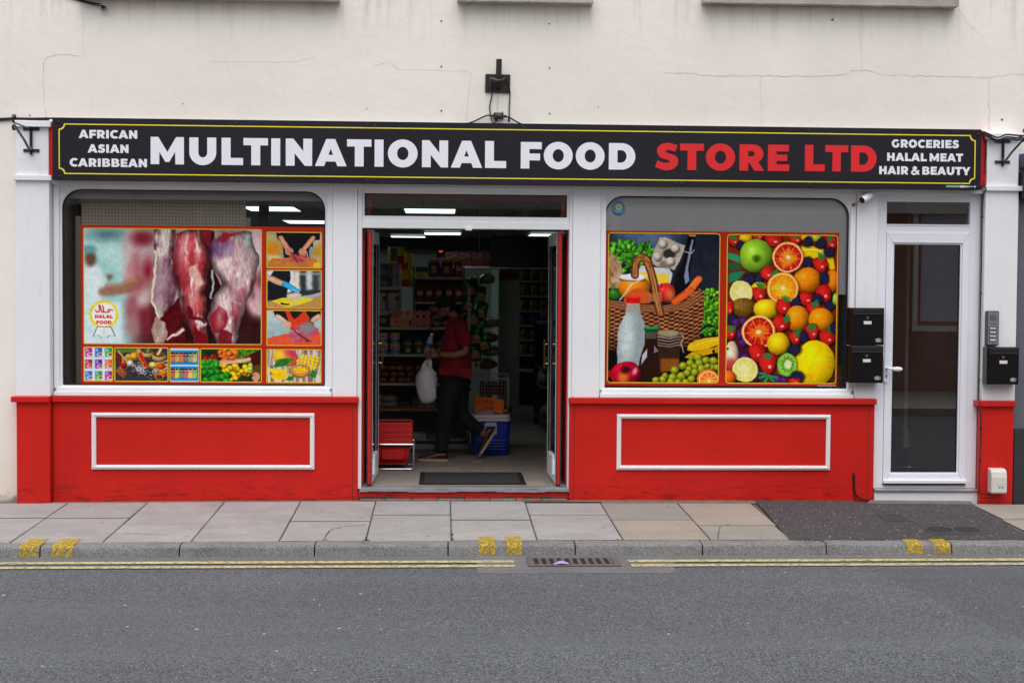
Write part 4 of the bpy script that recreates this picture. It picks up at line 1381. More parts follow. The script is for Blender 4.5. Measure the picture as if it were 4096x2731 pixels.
    L2 = [(1330, 180), (1400, 122), (1640, 125), (1670, 220), (1690, 330), (1680, 500), (1630, 600), (1580, 720), (1560, 830), (1530, 920), (1520, 1000), (1480, 1045), (1370, 1045), (1330, 950), (1270, 870), (1265, 810), (1320, 690), (1380, 590), (1390, 520), (1320, 430), (1285, 340), (1290, 260)]
    base2 = mixc((150, 112, 116), (206, 190, 190), n5)
    meat(L2, .50, .85, base2)
    p.ell(1395, 260, 108, 88, (128, 96, 136), -8, 40, .85)
    p.poly([(1400, 122), (1520, 126), (1440, 190), (1340, 200)], (158, 44, 56), 12, .9)
    p.poly([(1560, 140), (1640, 150), (1660, 320), (1590, 260)], (176, 198, 210), 40, .55)
    p.ell(1600, 360, 70, 110, (170, 150, 152), 0, 60, .5)
    p.poly([(1420, 520), (1520, 600), (1600, 540), (1560, 700), (1500, 700), (1470, 640)], (150, 70, 84), 20, .55)
    p.poly([(1290, 800), (1370, 740), (1440, 820), (1390, 940), (1340, 960), (1275, 860)], (134, 34, 46), 16, .9)
    p.poly([(1380, 900), (1480, 950), (1470, 1045), (1380, 1045)], (110, 26, 36), 12, .9)
    p.poly([(1470, 700), (1550, 720), (1520, 860), (1450, 800)], (152, 60, 72), 16, .6)
    p.line([(1320, 450), (1318, 660)], 20, (150, 168, 164), 8)
    for hx, hy, hr, ha in ((1080, 260, 34, 120), (1200, 330, 26, 60), (1165, 640, 22, 70), (1440, 330, 40, 120), (1560, 420, 46, 150), (1500, 620, 34, 90), (1370, 820, 26, 60), (930, 300, 26, 120), (930, 560, 30, 110)):
        p.ell(hx, hy, hr, ha, (236, 222, 222), 8, 40, .38)                 # wet highlights
    for hx, hy, hr, ha in ((1020, 480, 16, 170), (1265, 420, 16, 130), (1300, 300, 14, 90), (1640, 560, 22, 90), (1110, 800, 20, 90), (1490, 880, 26, 80), (1000, 700, 24, 90)):
        p.ell(hx, hy, hr, ha, (60, 16, 26), 4, 26, .55)                    # folds between the muscles
    # sinew and sheen over everything in focus
    sh = p.noise(9, 34, 3); bl = p.noise(150, 260, 2)
    foc = sst(p.X0, 820, 1000) * sst(p.X0, 1700, 1600)
    p.a *= (1 + foc * (sh - .5) * .42 + foc * (bl - .5) * .35)[..., None]
    p.a[:] = np.clip(p.a, 0, 255)
    p.warp(0, 1)
    # halal badge
    for k in range(22):
        a = 2 * math.pi * k / 22
        p.ell(441 + 106 * math.cos(a), 805 + 106 * math.sin(a), 14, 14, (236, 216, 50), soft=3)
    p.ell(441, 805, 108, 108, (236, 216, 50)); p.ell(441, 805, 96, 96, (248, 248, 250))
    for q in ([(385, 905), (440, 905), (420, 1000), (395, 975), (350, 990)], [(445, 905), (500, 905), (535, 985), (490, 975), (465, 1000)]):
        p.poly([(x, y) for x, y in q], (60, 66, 78), 4); p.poly([(x * .92 + 35.2, y * .92 + 76) for x, y in q], (240, 242, 246), 4)
    rc = (196, 30, 26)
    for st in ([(512, 772), (492, 764), (474, 770), (486, 782), (470, 788), (440, 785)], [(440, 785), (436, 748), (430, 735)], [(440, 785), (425, 787), (418, 760), (412, 735)], [(402, 728), (408, 770), (400, 784), (385, 786), (374, 774)]):
        p.line(st, 9, rc, 3)
    p.glyphs('HALAL', 370, 514, 836, 27, rc); p.glyphs('FOOD', 380, 503, 883, 27, rc)
    return p

def paint_cut(seed, kind):
    x0, y0, x1, y1 = {0: (1768, 124, 2206, 408), 1: (1768, 436, 2206, 742), 2: (1768, 766, 2206, 1050)}[kind]
    p = Paint(x0, y0, x1, y1, 2.6, (190, 180, 150), seed)
    p.warp(9, 50)
    if kind == 0:
        p.a[:] = mixc((206, 190, 130), (160, 150, 120), p.noise(120, 60)); p.ell(1810, 260, 80, 60, (206, 140, 50), soft=50); p.ell(2170, 280, 60, 40, (190, 150, 70), soft=40); p.ell(2160, 150, 70, 60, (216, 206, 180), soft=50); p.ell(1830, 330, 90, 20, (226, 206, 150), soft=20)
        p.blur(8)
        p.poly([(1840, 120), (2200, 120), (2196, 176), (2140, 190), (2130, 330), (1900, 330), (1890, 200), (1850, 180)], (26, 28, 34), 8)
        p.poly([(1886, 230), (1905, 320), (1900, 340), (1886, 330)], (150, 160, 160), 6); p.poly([(2110, 240), (2140, 240), (2140, 330), (2112, 330)], (150, 158, 160), 6)
        p.poly([(1766, 408), (1810, 330), (2160, 330), (2210, 408)], (196, 128, 66), 6); p.put(p.poly([(1800, 396), (1830, 338), (2150, 338), (2190, 396)], None, 4), mixc((178, 108, 50), (210, 146, 82), p.noise(70, 10)))
        sk = (206, 150, 124)
        p.line([(1878, 165), (1905, 210), (1930, 250), (1950, 278)], 44, sk, 5); p.ell(1945, 275, 32, 34, (198, 138, 112), soft=5)
        p.line([(2140, 165), (2110, 205), (2070, 250)], 42, sk, 5); p.ell(2055, 275, 34, 30, sk, soft=5)
        for q in ([(2050, 285), (2020, 335)], [(2062, 290), (2045, 345)], [(2075, 285), (2072, 345)], [(2090, 275), (2098, 335)]): p.line(q, 13, (206, 146, 118), 4)
        p.put(p.poly([(1945, 310), (2000, 296), (2090, 320), (2100, 350), (2050, 368), (1950, 362)], None, 5), mixc((150, 44, 50), (214, 130, 126), p.noise(22, 12)))
        p.put(p.poly([(1860, 350), (1880, 330), (1915, 345), (1905, 366), (1866, 368)], None, 5), mixc((170, 60, 64), (224, 160, 150), p.noise(18, 12)))
        p.line([(1955, 285), (1995, 330), (2015, 365)], 9, (70, 60, 64), 4); p.ell(2175, 388, 30, 24, (232, 190, 60), soft=6)
    elif kind == 1:
        p.a[:] = mixc((150, 156, 160), (96, 100, 106), p.noise(60, 90)); p.poly([(1960, 436), (2206, 436), (2206, 470), (2040, 470)], (110, 104, 100), 10)
        for cx, c in ((2010, (226, 222, 206)), (2060, (60, 62, 66)), (2110, (206, 210, 214)), (2160, (70, 72, 76))): p.poly([(cx - 24, 440), (cx + 24, 440), (cx + 20, 600), (cx - 20, 600)], c, 14)
        p.line([(2040, 462), (2206, 455)], 12, (176, 180, 184), 5); p.poly([(1966, 600), (2206, 590), (2206, 650), (1960, 650)], (58, 60, 64), 10); p.blur(6)
        p.poly([(1766, 700), (2206, 640), (2206, 745), (1766, 745)], (190, 148, 92), 8)
        p.poly([(1766, 436), (1860, 436), (1980, 436), (1996, 520), (1990, 600), (1766, 640)], (224, 226, 230), 8); p.poly([(1820, 436), (1950, 436), (1960, 500), (1930, 600), (1920, 700), (1766, 680), (1766, 540)], (34, 36, 42), 8)
        p.line([(1768, 490), (1830, 515), (1910, 545)], 46, (206, 164, 140), 5); p.line([(1905, 545), (1950, 565), (1985, 590)], 44, (60, 160, 214), 5); p.ell(2010, 600, 24, 20, (70, 170, 220), soft=5)
        p.poly([(1796, 690), (1900, 655), (2100, 650), (2145, 668), (1970, 735), (1935, 738)], (226, 210, 60), 4); p.poly([(2050, 650), (2206, 606), (2206, 640), (2120, 662)], (176, 180, 186), 5)
        p.put(p.poly([(1925, 640), (1980, 615), (2040, 630), (2055, 660), (2020, 686), (1950, 680)], None, 6), mixc((236, 222, 200), (200, 170, 130), p.noise(26)))
        p.line([(1975, 590), (2050, 640)], 8, (190, 196, 204), 3); p.line([(1880, 708), (1945, 712)], 12, (26, 26, 30), 3); p.line([(1945, 712), (2000, 714)], 7, (200, 204, 206), 3)
    else:
        p.a[:] = mixc((196, 212, 210), (160, 186, 190), sst(p.Y, 766, 1000)); p.blur(4)
        p.poly([(1766, 1000), (1900, 960), (2206, 935), (2206, 1052), (1766, 1052)], (222, 96, 70), 6)
        p.poly([(1820, 766), (2206, 766), (2206, 820), (2150, 850), (2140, 900), (1950, 900), (1900, 830), (1830, 810)], (36, 30, 34), 6)
        p.poly([(1910, 766), (2080, 766), (2110, 830), (2120, 930), (1960, 930), (1950, 860)], (206, 74, 44), 6); p.poly([(1945, 766), (2060, 766), (1990, 830)], (40, 34, 38), 5)
        p.line([(1850, 812), (1905, 845), (1935, 875)], 38, (214, 178, 158), 5); p.ell(1935, 882, 32, 34, (216, 176, 156), soft=5); p.line([(2190, 812), (2140, 845)], 42, (206, 166, 148), 5)
        p.put(p.poly([(1990, 890), (2120, 880), (2180, 910), (2190, 950), (2120, 990), (2050, 985)], None, 6), mixc((166, 60, 84), (220, 130, 146), p.noise(40, 18)))
        p.put(p.poly([(1945, 940), (2000, 930), (2070, 990), (2050, 1020), (1990, 1030), (1950, 1000)], None, 6), mixc((170, 70, 92), (216, 128, 146), p.noise(30)))
        p.put(p.poly([(2040, 880), (2110, 860), (2150, 880), (2150, 920), (2090, 965), (2060, 940), (2035, 930)], None, 6), mixc((120, 116, 120), (160, 156, 158), p.noise(8)))
        p.poly([(1965, 905), (2060, 975), (2135, 1025), (2090, 1020), (2000, 950)], (120, 60, 66), 4); p.line([(2095, 845), (2140, 870)], 16, (150, 90, 50), 4)
    return p

def paint_kits():
    p = Paint(284, 1078, 506, 1348, 2.2, (214, 226, 238), 5)
    cols = [(176, 46, 150), (40, 96, 176), (40, 150, 84), (176, 40, 44), (104, 44, 150), (222, 100, 40), (60, 110, 190), (52, 150, 74), (160, 44, 150)]
    for i in range(9):
        x = 288 + 79 * (i % 3); y = 1080 + 95 * (i // 3)
        p.put(p.poly([(x, y), (x + 58, y), (x + 58, y + 74), (x, y + 74)], None, 2), mixc(cols[i], tuple(min(255, c + 50) for c in cols[i]), sst(p.Y, y, y + 80)))
        for k in range(3): p.line([(x + 6, y + 9 + 9 * k), (x + 26 + 8 * (k == 2), y + 9 + 9 * k)], 4, (232, 222, 236), 2)
        p.ell(x + 40, y + 54, 24, 15, (240, 236, 230)); p.ell(x + 42, y + 53, 17, 10, (168, 74, 36)); p.ell(x + 38, y + 51, 6, 4, (206, 130, 60)); p.ell(x + 48, y + 54, 4, 3, (90, 110, 40))
        p.poly([(x + 58, y), (x + 80, y), (x + 80, y + 74), (x + 58, y + 74)], (214, 226, 238), 1)
    return p

def paint_spices():
    p = Paint(532, 1082, 956, 1350, 2.4, (58, 58, 70), 6)
    p.warp(5, 40)
    p.a[:] = mixc((44, 44, 56), (76, 76, 88), p.noise(120, 9))
    for y in (1140, 1210, 1285): p.line([(530, y), (960, y + 6)], 4, (22, 22, 30))
    for cx, cy, r in ((560, 1095, 30), (600, 1105, 36), (650, 1100, 34), (690, 1105, 26)): p.ell(cx, cy, r, r * .5, (96, 124, 56), -20, 6)
    for a, b, c in (((640, 1205), (560, 1110), (214, 180, 120)), ((840, 1215), (960, 1180), (220, 190, 130)), ((900, 1225), (960, 1215), (226, 196, 140)), ((870, 1275), (960, 1235), (224, 194, 138)), ((930, 1280), (960, 1265), (216, 180, 120)), ((890, 1315), (960, 1290), (210, 172, 110)), ((600, 1220), (590, 1150), (200, 160, 96))):
        p.line([a, b], 14, c, 4)
    for cx, cy, rx, ry, c in ((600, 1225, 28, 26, (150, 40, 46)), (652, 1205, 22, 22, (230, 230, 234)), (640, 1155, 24, 20, (214, 150, 60)), (685, 1148, 34, 26, (222, 160, 50)), (838, 1220, 30, 22, (222, 200, 96)), (900, 1228, 34, 24, (196, 90, 36)), (862, 1276, 28, 24, (156, 144, 124)), (922, 1282, 28, 22, (218, 130, 50)), (884, 1314, 28, 18, (140, 36, 26))):
        p.ell(cx, cy, rx + 6, ry + 5, (206, 172, 112), soft=4); p.ball(cx, cy, rx, ry, c, hl=.1, tex=.5)
    for cx, cy, r in ((795, 1112, 48), (890, 1135, 60)):
        p.ball(cx, cy + 14, r, r * .72, (206, 172, 118), hl=.1); p.ell(cx, cy - 6, r * .86, r * .42, (90, 74, 54)); p.put(np.clip((1 - p.ell_d(cx, cy - 6, r * .78, r * .36)) * 6, 0, 1), mixc((60, 46, 40), (150, 110, 70), p.noise(7)))
    p.line([(790, 1115), (800, 1085)], 24, (90, 140, 60), 4); p.line([(880, 1130), (900, 1085)], 24, (216, 184, 130), 4)
    p.line([(720, 1100), (745, 1170), (775, 1225)], 44, (196, 140, 84), 5); p.line([(735, 1130), (755, 1180), (778, 1220)], 26, (190, 44, 22), 5)
    rg = np.random.RandomState(4)
    for _ in range(150):
        x = 665 + abs(rg.randn()) * 50 + rg.rand() * 60; y = 1225 + (x - 665) * .42 + rg.randn() * 22
        if 640 < x < 860: p.line([(x, y), (x + rg.randn() * 5, y + rg.randn() * 4)], 4, (216, 212, 206), 2)
    for a, b in (((540, 1270), (600, 1320)), ((548, 1255), (610, 1300)), ((560, 1245), (625, 1290))): p.line([a, b], 14, (168, 96, 50), 4)
    p.line([(545, 1140), (575, 1180), (570, 1220)], 18, (150, 28, 30), 5)
    for x, y in ((712, 1208), (625, 1285), (650, 1300), (690, 1275), (800, 1165), (815, 1170)): p.ell(x, y, 11, 9, (100, 62, 40), soft=4)
    return p

def paint_packets():
    p = Paint(980, 1084, 1206, 1352, 2.2, (206, 222, 234), 7)
    cols = [[(190, 60, 40), (190, 150, 60), (226, 80, 30), (70, 70, 90), (110, 150, 110), (210, 190, 140)], [(170, 40, 34), (214, 214, 60), (60, 110, 80), (214, 60, 110), (226, 196, 110), (130, 180, 70)]]
    for r_ in range(2):
        y = 1096 + 132 * r_
        p.poly([(980, y), (1206, y), (1206, y + 118), (980, y + 118)], (40, 140, 206), 2)
        for k in range(6):
            x = 978 + 36 * k; c = cols[r_][k]
            p.put(p.poly([(x, y + 20), (x + 37, y + 14), (x + 37, y + 94), (x, y + 100)], None, 2), mixc(c, tuple(v * .7 for v in c), p.noise(8)))
            p.poly([(x + 2, y + 50), (x + 35, y + 52), (x + 35, y + 92), (x + 2, y + 94)], tuple(min(255, v * .6 + 90) for v in (c[0], c[1] * .9, c[2] * .6)), 3)
            p.ell(x + 18, y + 24, 12, 8, (60, 50, 60), soft=2); p.line([(x + 6, y + 38), (x + 28, y + 36)], 5, (236, 230, 220), 2)
    return p

def paint_peppers():
    p = Paint(1228, 1084, 1716, 1352, 2.4, (34, 40, 28), 8)
    p.warp(6, 30)
    p.a[:] = mixc((24, 30, 22), (60, 76, 44), p.noise(40))
    rg = np.random.RandomState(9)
    for _ in range(90): x, y = 1500 + rg.rand() * 210, 1086 + rg.rand() * 110; p.ball(x, y, 16, 13, (60 + rg.rand() * 60, 110 + rg.rand() * 60, 40), hl=.2)
    for _ in range(26): p.ball(1250 + rg.rand() * 130, 1140 + rg.rand() * 80, 20, 18, (150 + rg.rand() * 30, 34, 30), hl=.6)
    for _ in range(26): p.ball(1370 + rg.rand() * 150, 1090 + rg.rand() * 80, 20, 18, (232, 110 + rg.rand() * 20, 50), hl=.5)
    for _ in range(30): p.ball(1235 + rg.rand() * 120, 1180 + rg.rand() * 80, 22, 18, (60, 140 + rg.rand() * 30, 50), hl=.5)
    for _ in range(34): x = 1400 + rg.rand() * 220; p.ball(x, 1210 + rg.rand() * 120, 26, 22, (236, 186 + rg.rand() * 20, 40), hl=.5)
    for _ in range(30): x = 1240 + rg.rand() * 210; p.ball(x, 1255 + rg.rand() * 95 + (x - 1240) * .08, 30, 25, (34 + rg.rand() * 20, 128 + rg.rand() * 30, 44), hl=.6)
    for _ in range(10): p.ball(1620 + rg.rand() * 60, 1205 + rg.rand() * 60, 24, 20, (196, 206, 110), hl=.4)
    p.poly([(1590, 1150), (1660, 1110), (1716, 1086), (1716, 1280), (1660, 1240), (1640, 1190)], (74, 18, 34), 6)
    p.line([(1390, 1190), (1450, 1190), (1560, 1180), (1620, 1165)], 34, (214, 166, 140), 6); p.line([(1395, 1195), (1440, 1200)], 22, (216, 168, 140), 5)
    p.ell(1690, 1260, 46, 52, (96, 70, 30), soft=8); p.ell(1675, 1310, 34, 40, (206, 156, 126), soft=8); p.line([(1480, 1352), (1600, 1320), (1660, 1300)], 8, (50, 46, 44), 3)
    return p

def paint_mango():
    p = Paint(1768, 1090, 2204, 1354, 2.4, (206, 198, 184), 10)
    p.warp(6, 40)
    p.a[:] = mixc((216, 208, 196), (120, 104, 88), sst(p.noise(14, 80), .35, .8)); p.line([(1990, 1090), (2010, 1354)], 7, (80, 66, 56), 4)
    m = p.ball(1915, 1150, 106, 74, (236, 180, 60), 12, .6, 1.25, .5, full=True); p.put(m * sst(p.X - p.Y * .4, 1400, 1560) * .8, (206, 70, 60)); p.put(m * sst(p.Y, 1180, 1110) * sst(p.X, 1880, 1960) * .7, (196, 60, 110))
    for k in range(6):
        for j in range(5):
            x = 2030 + 30 * k - 6 * j; y = 1130 + 24 * j + 6 * k
            if ((x - 2105) / 88) ** 2 + ((y - 1185) / 72) ** 2 < 1: p.ball(x, y, 15, 13, (242, 190, 40), hl=.3, dark=.7)
    p.poly([(1772, 1240), (1850, 1250), (1950, 1250), (1900, 1290), (1810, 1290)], (244, 206, 60), 6); p.poly([(1785, 1300), (1880, 1280), (1960, 1290), (1900, 1335), (1820, 1335)], (238, 194, 44), 6)
    p.ell(2035, 1262, 86, 58, (150, 104, 60), soft=4); p.ell(2035, 1256, 76, 48, (196, 150, 100), soft=4)
    for x, y in ((2000, 1250), (2030, 1235), (2060, 1245), (2015, 1272), (2045, 1270), (2075, 1262), (2035, 1250)): p.poly([(x - 16, y - 10), (x + 12, y - 14), (x + 18, y + 8), (x - 12, y + 14)], (246, 196, 40), 3); p.line([(x - 12, y + 12), (x + 16, y + 8)], 5, (206, 140, 20), 2)
    for q in ([(1815, 1230), (1850, 1170), (1930, 1155), (1985, 1160), (1930, 1210), (1870, 1232)], [(1910, 1345), (1940, 1310), (1990, 1300), (1975, 1340)], [(2110, 1300), (2140, 1250), (2180, 1280), (2160, 1325)]):
        p.put(p.poly(q, None, 4), mixc((36, 96, 44), (74, 146, 60), p.noise(30)))
    return p

# ---------------------------------------------------------------- grocery basket and fruit
def paint_basket():
    p = Paint(78, 74, 1112, 1498, 3.0, (40, 46, 58), 12)
    p.warp(9, 80)
    p.a[:] = mixc((36, 42, 54), (96, 112, 140), sst(p.ell_d(420, 60, 480, 300), 1, .2)); p.put(sst(p.Y, 900, 1200), (14, 14, 16))
    p.a *= (.85 + .3 * p.noise(60)[..., None])
    rg = np.random.RandomState(2)
    for _ in range(110):                                  # basil
        x, y = 90 + rg.rand() * 400, 165 + rg.rand() * 270
        if y > 430 - (x - 80) * .2 + 80: continue
        g = rg.rand(); p.ball(x, y, 26 + 22 * rg.rand(), 16 + 10 * rg.rand(), (50 + 60 * g, 110 + 90 * g, 40 + 20 * g), rg.rand() * 180, .45, 1.3, .35, 4)
    p.poly([(445, 200), (458, 145), (470, 250)], (100, 180, 60), 5)
    p.put(p.poly([(548, 110), (600, 108), (795, 190), (770, 260), (690, 420), (560, 400), (466, 350), (480, 280)], None, 6), mixc((206, 198, 184), (170, 160, 148), p.noise(50)))   # egg box
    p.ell(640, 265, 60, 50, (60, 52, 48), soft=20); p.poly([(560, 330), (620, 340), (680, 420), (540, 400)], (110, 98, 88), 20, .7)
    for x, y in ((578, 172), (698, 216), (530, 292), (652, 340)): p.ball(x, y, 42, 42, (206, 200, 188), hl=.2); p.ell(x, y, 22, 22, (186, 178, 166)); p.ell(x - 2, y - 3, 15, 15, (222, 216, 206))
    p.poly([(812, 92), (888, 92), (880, 170), (862, 260), (840, 420), (830, 600), (690, 700), (690, 500), (760, 350), (798, 220)], (14, 14, 20), 6)   # dark bottle
    p.poly([(820, 78), (888, 78), (886, 96), (820, 94)], (196, 140, 100), 4); p.poly([(850, 120), (868, 130), (820, 400), (830, 520), (790, 560), (780, 470), (810, 330), (834, 200)], (150, 160, 190), 6, .9); p.line([(770, 240), (850, 262), (868, 230)], 7, (206, 200, 190), 3)
    p.put(p.poly([(78, 230), (130, 290), (190, 370), (210, 460), (170, 600), (78, 600)], None, 8), mixc((120, 78, 50), (226, 200, 176), p.noise(30, 50)))    # bread
    p.ball(140, 660, 70, 52, (50, 110, 44), hl=.6); p.line([(105, 640), (130, 560)], 18, (80, 140, 60), 5)
    p.put(p.poly([(346, 440), (385, 375), (640, 410), (675, 450), (650, 560), (350, 560)], None, 8), mixc((222, 226, 228), (190, 196, 204), p.noise(90))); p.poly([(362, 440), (640, 460), (640, 545), (360, 540)], (246, 204, 80), 10)   # cheese tub
    p.ball(318, 590, 150, 120, (228, 138, 36), hl=.5); p.poly([(184, 500), (424, 500), (410, 530), (200, 530)], (120, 84, 50), 6); p.ell(302, 490, 122, 32, (224, 226, 230)); p.ell(302, 482, 116, 24, (240, 240, 244))
    p.poly([(220, 700), (300, 600), (380, 590), (470, 640), (470, 740), (230, 740)], (200, 100, 54), 14); p.line([(185, 710), (290, 560), (400, 500)], 16, (230, 214, 196), 8, .8)
    p.ball(610, 635, 90, 96, (206, 56, 50), hl=.5, tex=.3); p.ell(650, 660, 40, 60, (226, 150, 80), soft=40, alpha=.6); p.line([(575, 590), (572, 545)], 9, (90, 60, 40), 3)
    p.line([(920, 510), (840, 610), (700, 720)], 72, (226, 110, 50), 6); p.line([(850, 615), (690, 725)], 66, (214, 96, 44), 6); p.line([(900, 500), (800, 620)], 10, (246, 160, 100), 8, .7)
    for _ in range(120):                                  # lettuce
        x, y = 955 + rg.rand() * 160, 610 + rg.rand() * 430; g = rg.rand() * (1.2 - (y - 600) / 500); p.ball(x, y, 24, 17, (60 + 80 * max(g, 0), 120 + 90 * max(g, 0), 40), rg.rand() * 180, .4, 1.3, .4, 4)
    # wicker basket
    al = p.poly([(78, 705), (300, 745), (520, 775), (760, 730), (925, 590), (975, 640), (965, 900), (930, 1080), (780, 1160), (560, 1180), (78, 1200)], None, 6)
    u = p.X; v = p.Y + 40 * np.sin((p.X - 78) / 560) + (p.X > 700) * (p.X - 700) * .22
    weave = np.sin(v / 19 * math.pi) * np.where(np.sin(u / 46 * math.pi) > 0, 1, -1)
    c = mixc((74, 40, 24), (206, 142, 100), sst(weave, -.6, .9)); c *= (.62 + .55 * p.noise(26)[..., None]); c *= (1 - .5 * sst(p.Y, 950, 1250))[..., None]
    p.put(al, c)
    for k in range(6): p.line([(78, 712 + 13 * k), (330, 752 + 13 * k), (560, 772 + 11 * k), (780, 735 + 13 * k), (940, 610 + 20 * k)], 10, (170 - 12 * (k % 2) * 4, 112 - 30 * (k % 2), 80 - 24 * (k % 2)), 4)
    hd_ = [(322, 470), (322, 390), (340, 325), (378, 298), (418, 310), (452, 370), (480, 450), (504, 560), (522, 680), (565, 830)]
    p.line(hd_, 76, (112, 66, 40), 6); p.line(hd_, 58, (166, 106, 68), 12)
    for k in range(-2, 3): p.line([(x + k * 13, y + 26 * math.sin(k * 1.7 + i * 2.1)) for i, (x, y) in enumerate(hd_)], 6, (206, 150, 108) if k % 2 else (84, 46, 26), 4, .85)
    for k in range(5): p.line([(462, 655 + 15 * k), (570, 645 + 17 * k)], 10, (186, 130, 90), 4)
    # milk bottle
    p.put(p.poly([(250, 740), (366, 740), (378, 830), (418, 920), (428, 1010), (420, 1340), (164, 1320), (166, 1060), (176, 960), (230, 850)], None, 5), mixc((150, 164, 168), (206, 216, 216), sst(p.ell_d(250, 1050, 120, 420), 1, .15)))
    p.poly([(246, 746), (368, 746), (376, 826), (240, 826)], (176, 160, 150), 10, .8); p.put(sst(p.X, 350, 430) * sst(p.Y, 1080, 1250) * (p.X < 425) * (p.Y < 1330) * .4, (206, 170, 130))
    for y in (1090, 1110, 1196, 1280): p.line([(168, y), (300, y + 12), (424, y)], 6, (168, 180, 184), 4)
    for a, b in (((230, 870), (220, 1080)), ((300, 850), (250, 1000)), ((350, 850), (330, 1080))): p.line([a, b], 5, (176, 190, 194), 4)
    p.poly([(246, 672), (372, 672), (374, 738), (242, 738)], (206, 30, 30), 4); p.ell(308, 676, 64, 14, (232, 70, 66))
    # vinegar bottle and jar
    p.poly([(426, 1010), (536, 1010), (540, 1110), (570, 1240), (575, 1480), (362, 1480), (370, 1300), (420, 1130)], (46, 28, 22), 6); p.poly([(430, 1015), (532, 1015), (530, 1080), (430, 1080)], (110, 110, 100), 8, .7)
    p.poly([(400, 1240), (440, 1170), (440, 1260), (390, 1330)], (206, 208, 220), 6, .9); p.poly([(510, 1140), (548, 1200), (500, 1220)], (150, 150, 160), 6, .8); p.ell(482, 985, 70, 26, (26, 104, 62)); p.ell(482, 975, 66, 16, (60, 150, 96)); p.poly([(416, 985), (548, 985), (546, 1012), (420, 1012)], (20, 86, 52), 5)
    p.poly([(540, 1040), (760, 1040), (740, 1340), (560, 1380)], (58, 40, 30), 6); p.poly([(570, 1270), (740, 1270), (738, 1380), (570, 1400)], (140, 84, 36), 18); p.ell(645, 1030, 110, 38, (120, 110, 90)); p.ell(645, 1024, 92, 26, (160, 148, 120))
    for y in (1060, 1085, 1115, 1140): p.line([(542, y), (650, y + 16), (756, y)], 7, (196, 196, 190), 4, .8)
    p.line([(760, 1030), (786, 1060), (760, 1120), (780, 1210)], 7, (190, 190, 194), 3)
    # bananas, grapes, orange, apple
    p.poly([(808, 1160), (850, 1110), (960, 1070), (1112, 1052), (1112, 1130), (1000, 1170), (880, 1195), (815, 1185)], (226, 186, 34), 6); p.poly([(790, 1255), (860, 1205), (1010, 1165), (1112, 1150), (1112, 1200), (960, 1240), (850, 1270)], (206, 162, 26), 6); p.poly([(1050, 1190), (1112, 1120), (1112, 1215)], (190, 150, 30), 6); p.line([(820, 1160), (1000, 1100), (1110, 1080)], 12, (248, 220, 100), 10, .7); p.ell(1064, 1195, 14, 18, (40, 30, 16), soft=5); p.ell(812, 1165, 10, 14, (50, 40, 20), soft=4)
    gr = [(860, 1262, 30), (925, 1255, 42), (998, 1282, 38), (1066, 1290, 40), (850, 1312, 40), (934, 1308, 38), (780, 1340, 42), (955, 1362, 44), (890, 1345, 32), (702, 1380, 40), (836, 1370, 30), (1046, 1350, 34), (818, 1406, 34), (890, 1400, 38), (616, 1436, 36), (690, 1448, 40), (768, 1436, 42), (592, 1466, 40), (526, 1474, 34), (672, 1486, 36), (860, 1460, 38), (740, 1492, 34), (810, 1488, 34), (1010, 1340, 30), (1100, 1350, 34)]
    for x, y, r_ in gr: p.ball(x, y, r_, r_ * .95, (152, 160, 44), hl=.6, dark=.4)
    p.ball(1018, 1470, 106, 104, (232, 130, 40), hl=.1); p.ell(1024, 1478, 92, 90, (244, 226, 190)); p.ell(1024, 1480, 84, 82, (236, 124, 40))
    for k in range(10): a = math.pi * 2 * k / 10; p.line([(1030, 1480), (1030 + 84 * math.cos(a), 1480 + 84 * math.sin(a))], 6, (248, 216, 160), 4)
    p.ball(246, 1420, 146, 124, (190, 26, 58), hl=.3, dark=.4, tex=.3); p.ell(220, 1455, 46, 50, (200, 150, 50), 0, 50, .75); p.ell(240, 1375, 44, 34, (60, 14, 20), soft=30); p.line([(236, 1385), (222, 1330)], 10, (60, 40, 26), 4); p.ell(330, 1390, 22, 40, (240, 190, 206), 20, 18, .7)
    p.ell(84, 1420, 26, 40, (150, 30, 30), soft=6)
    return p

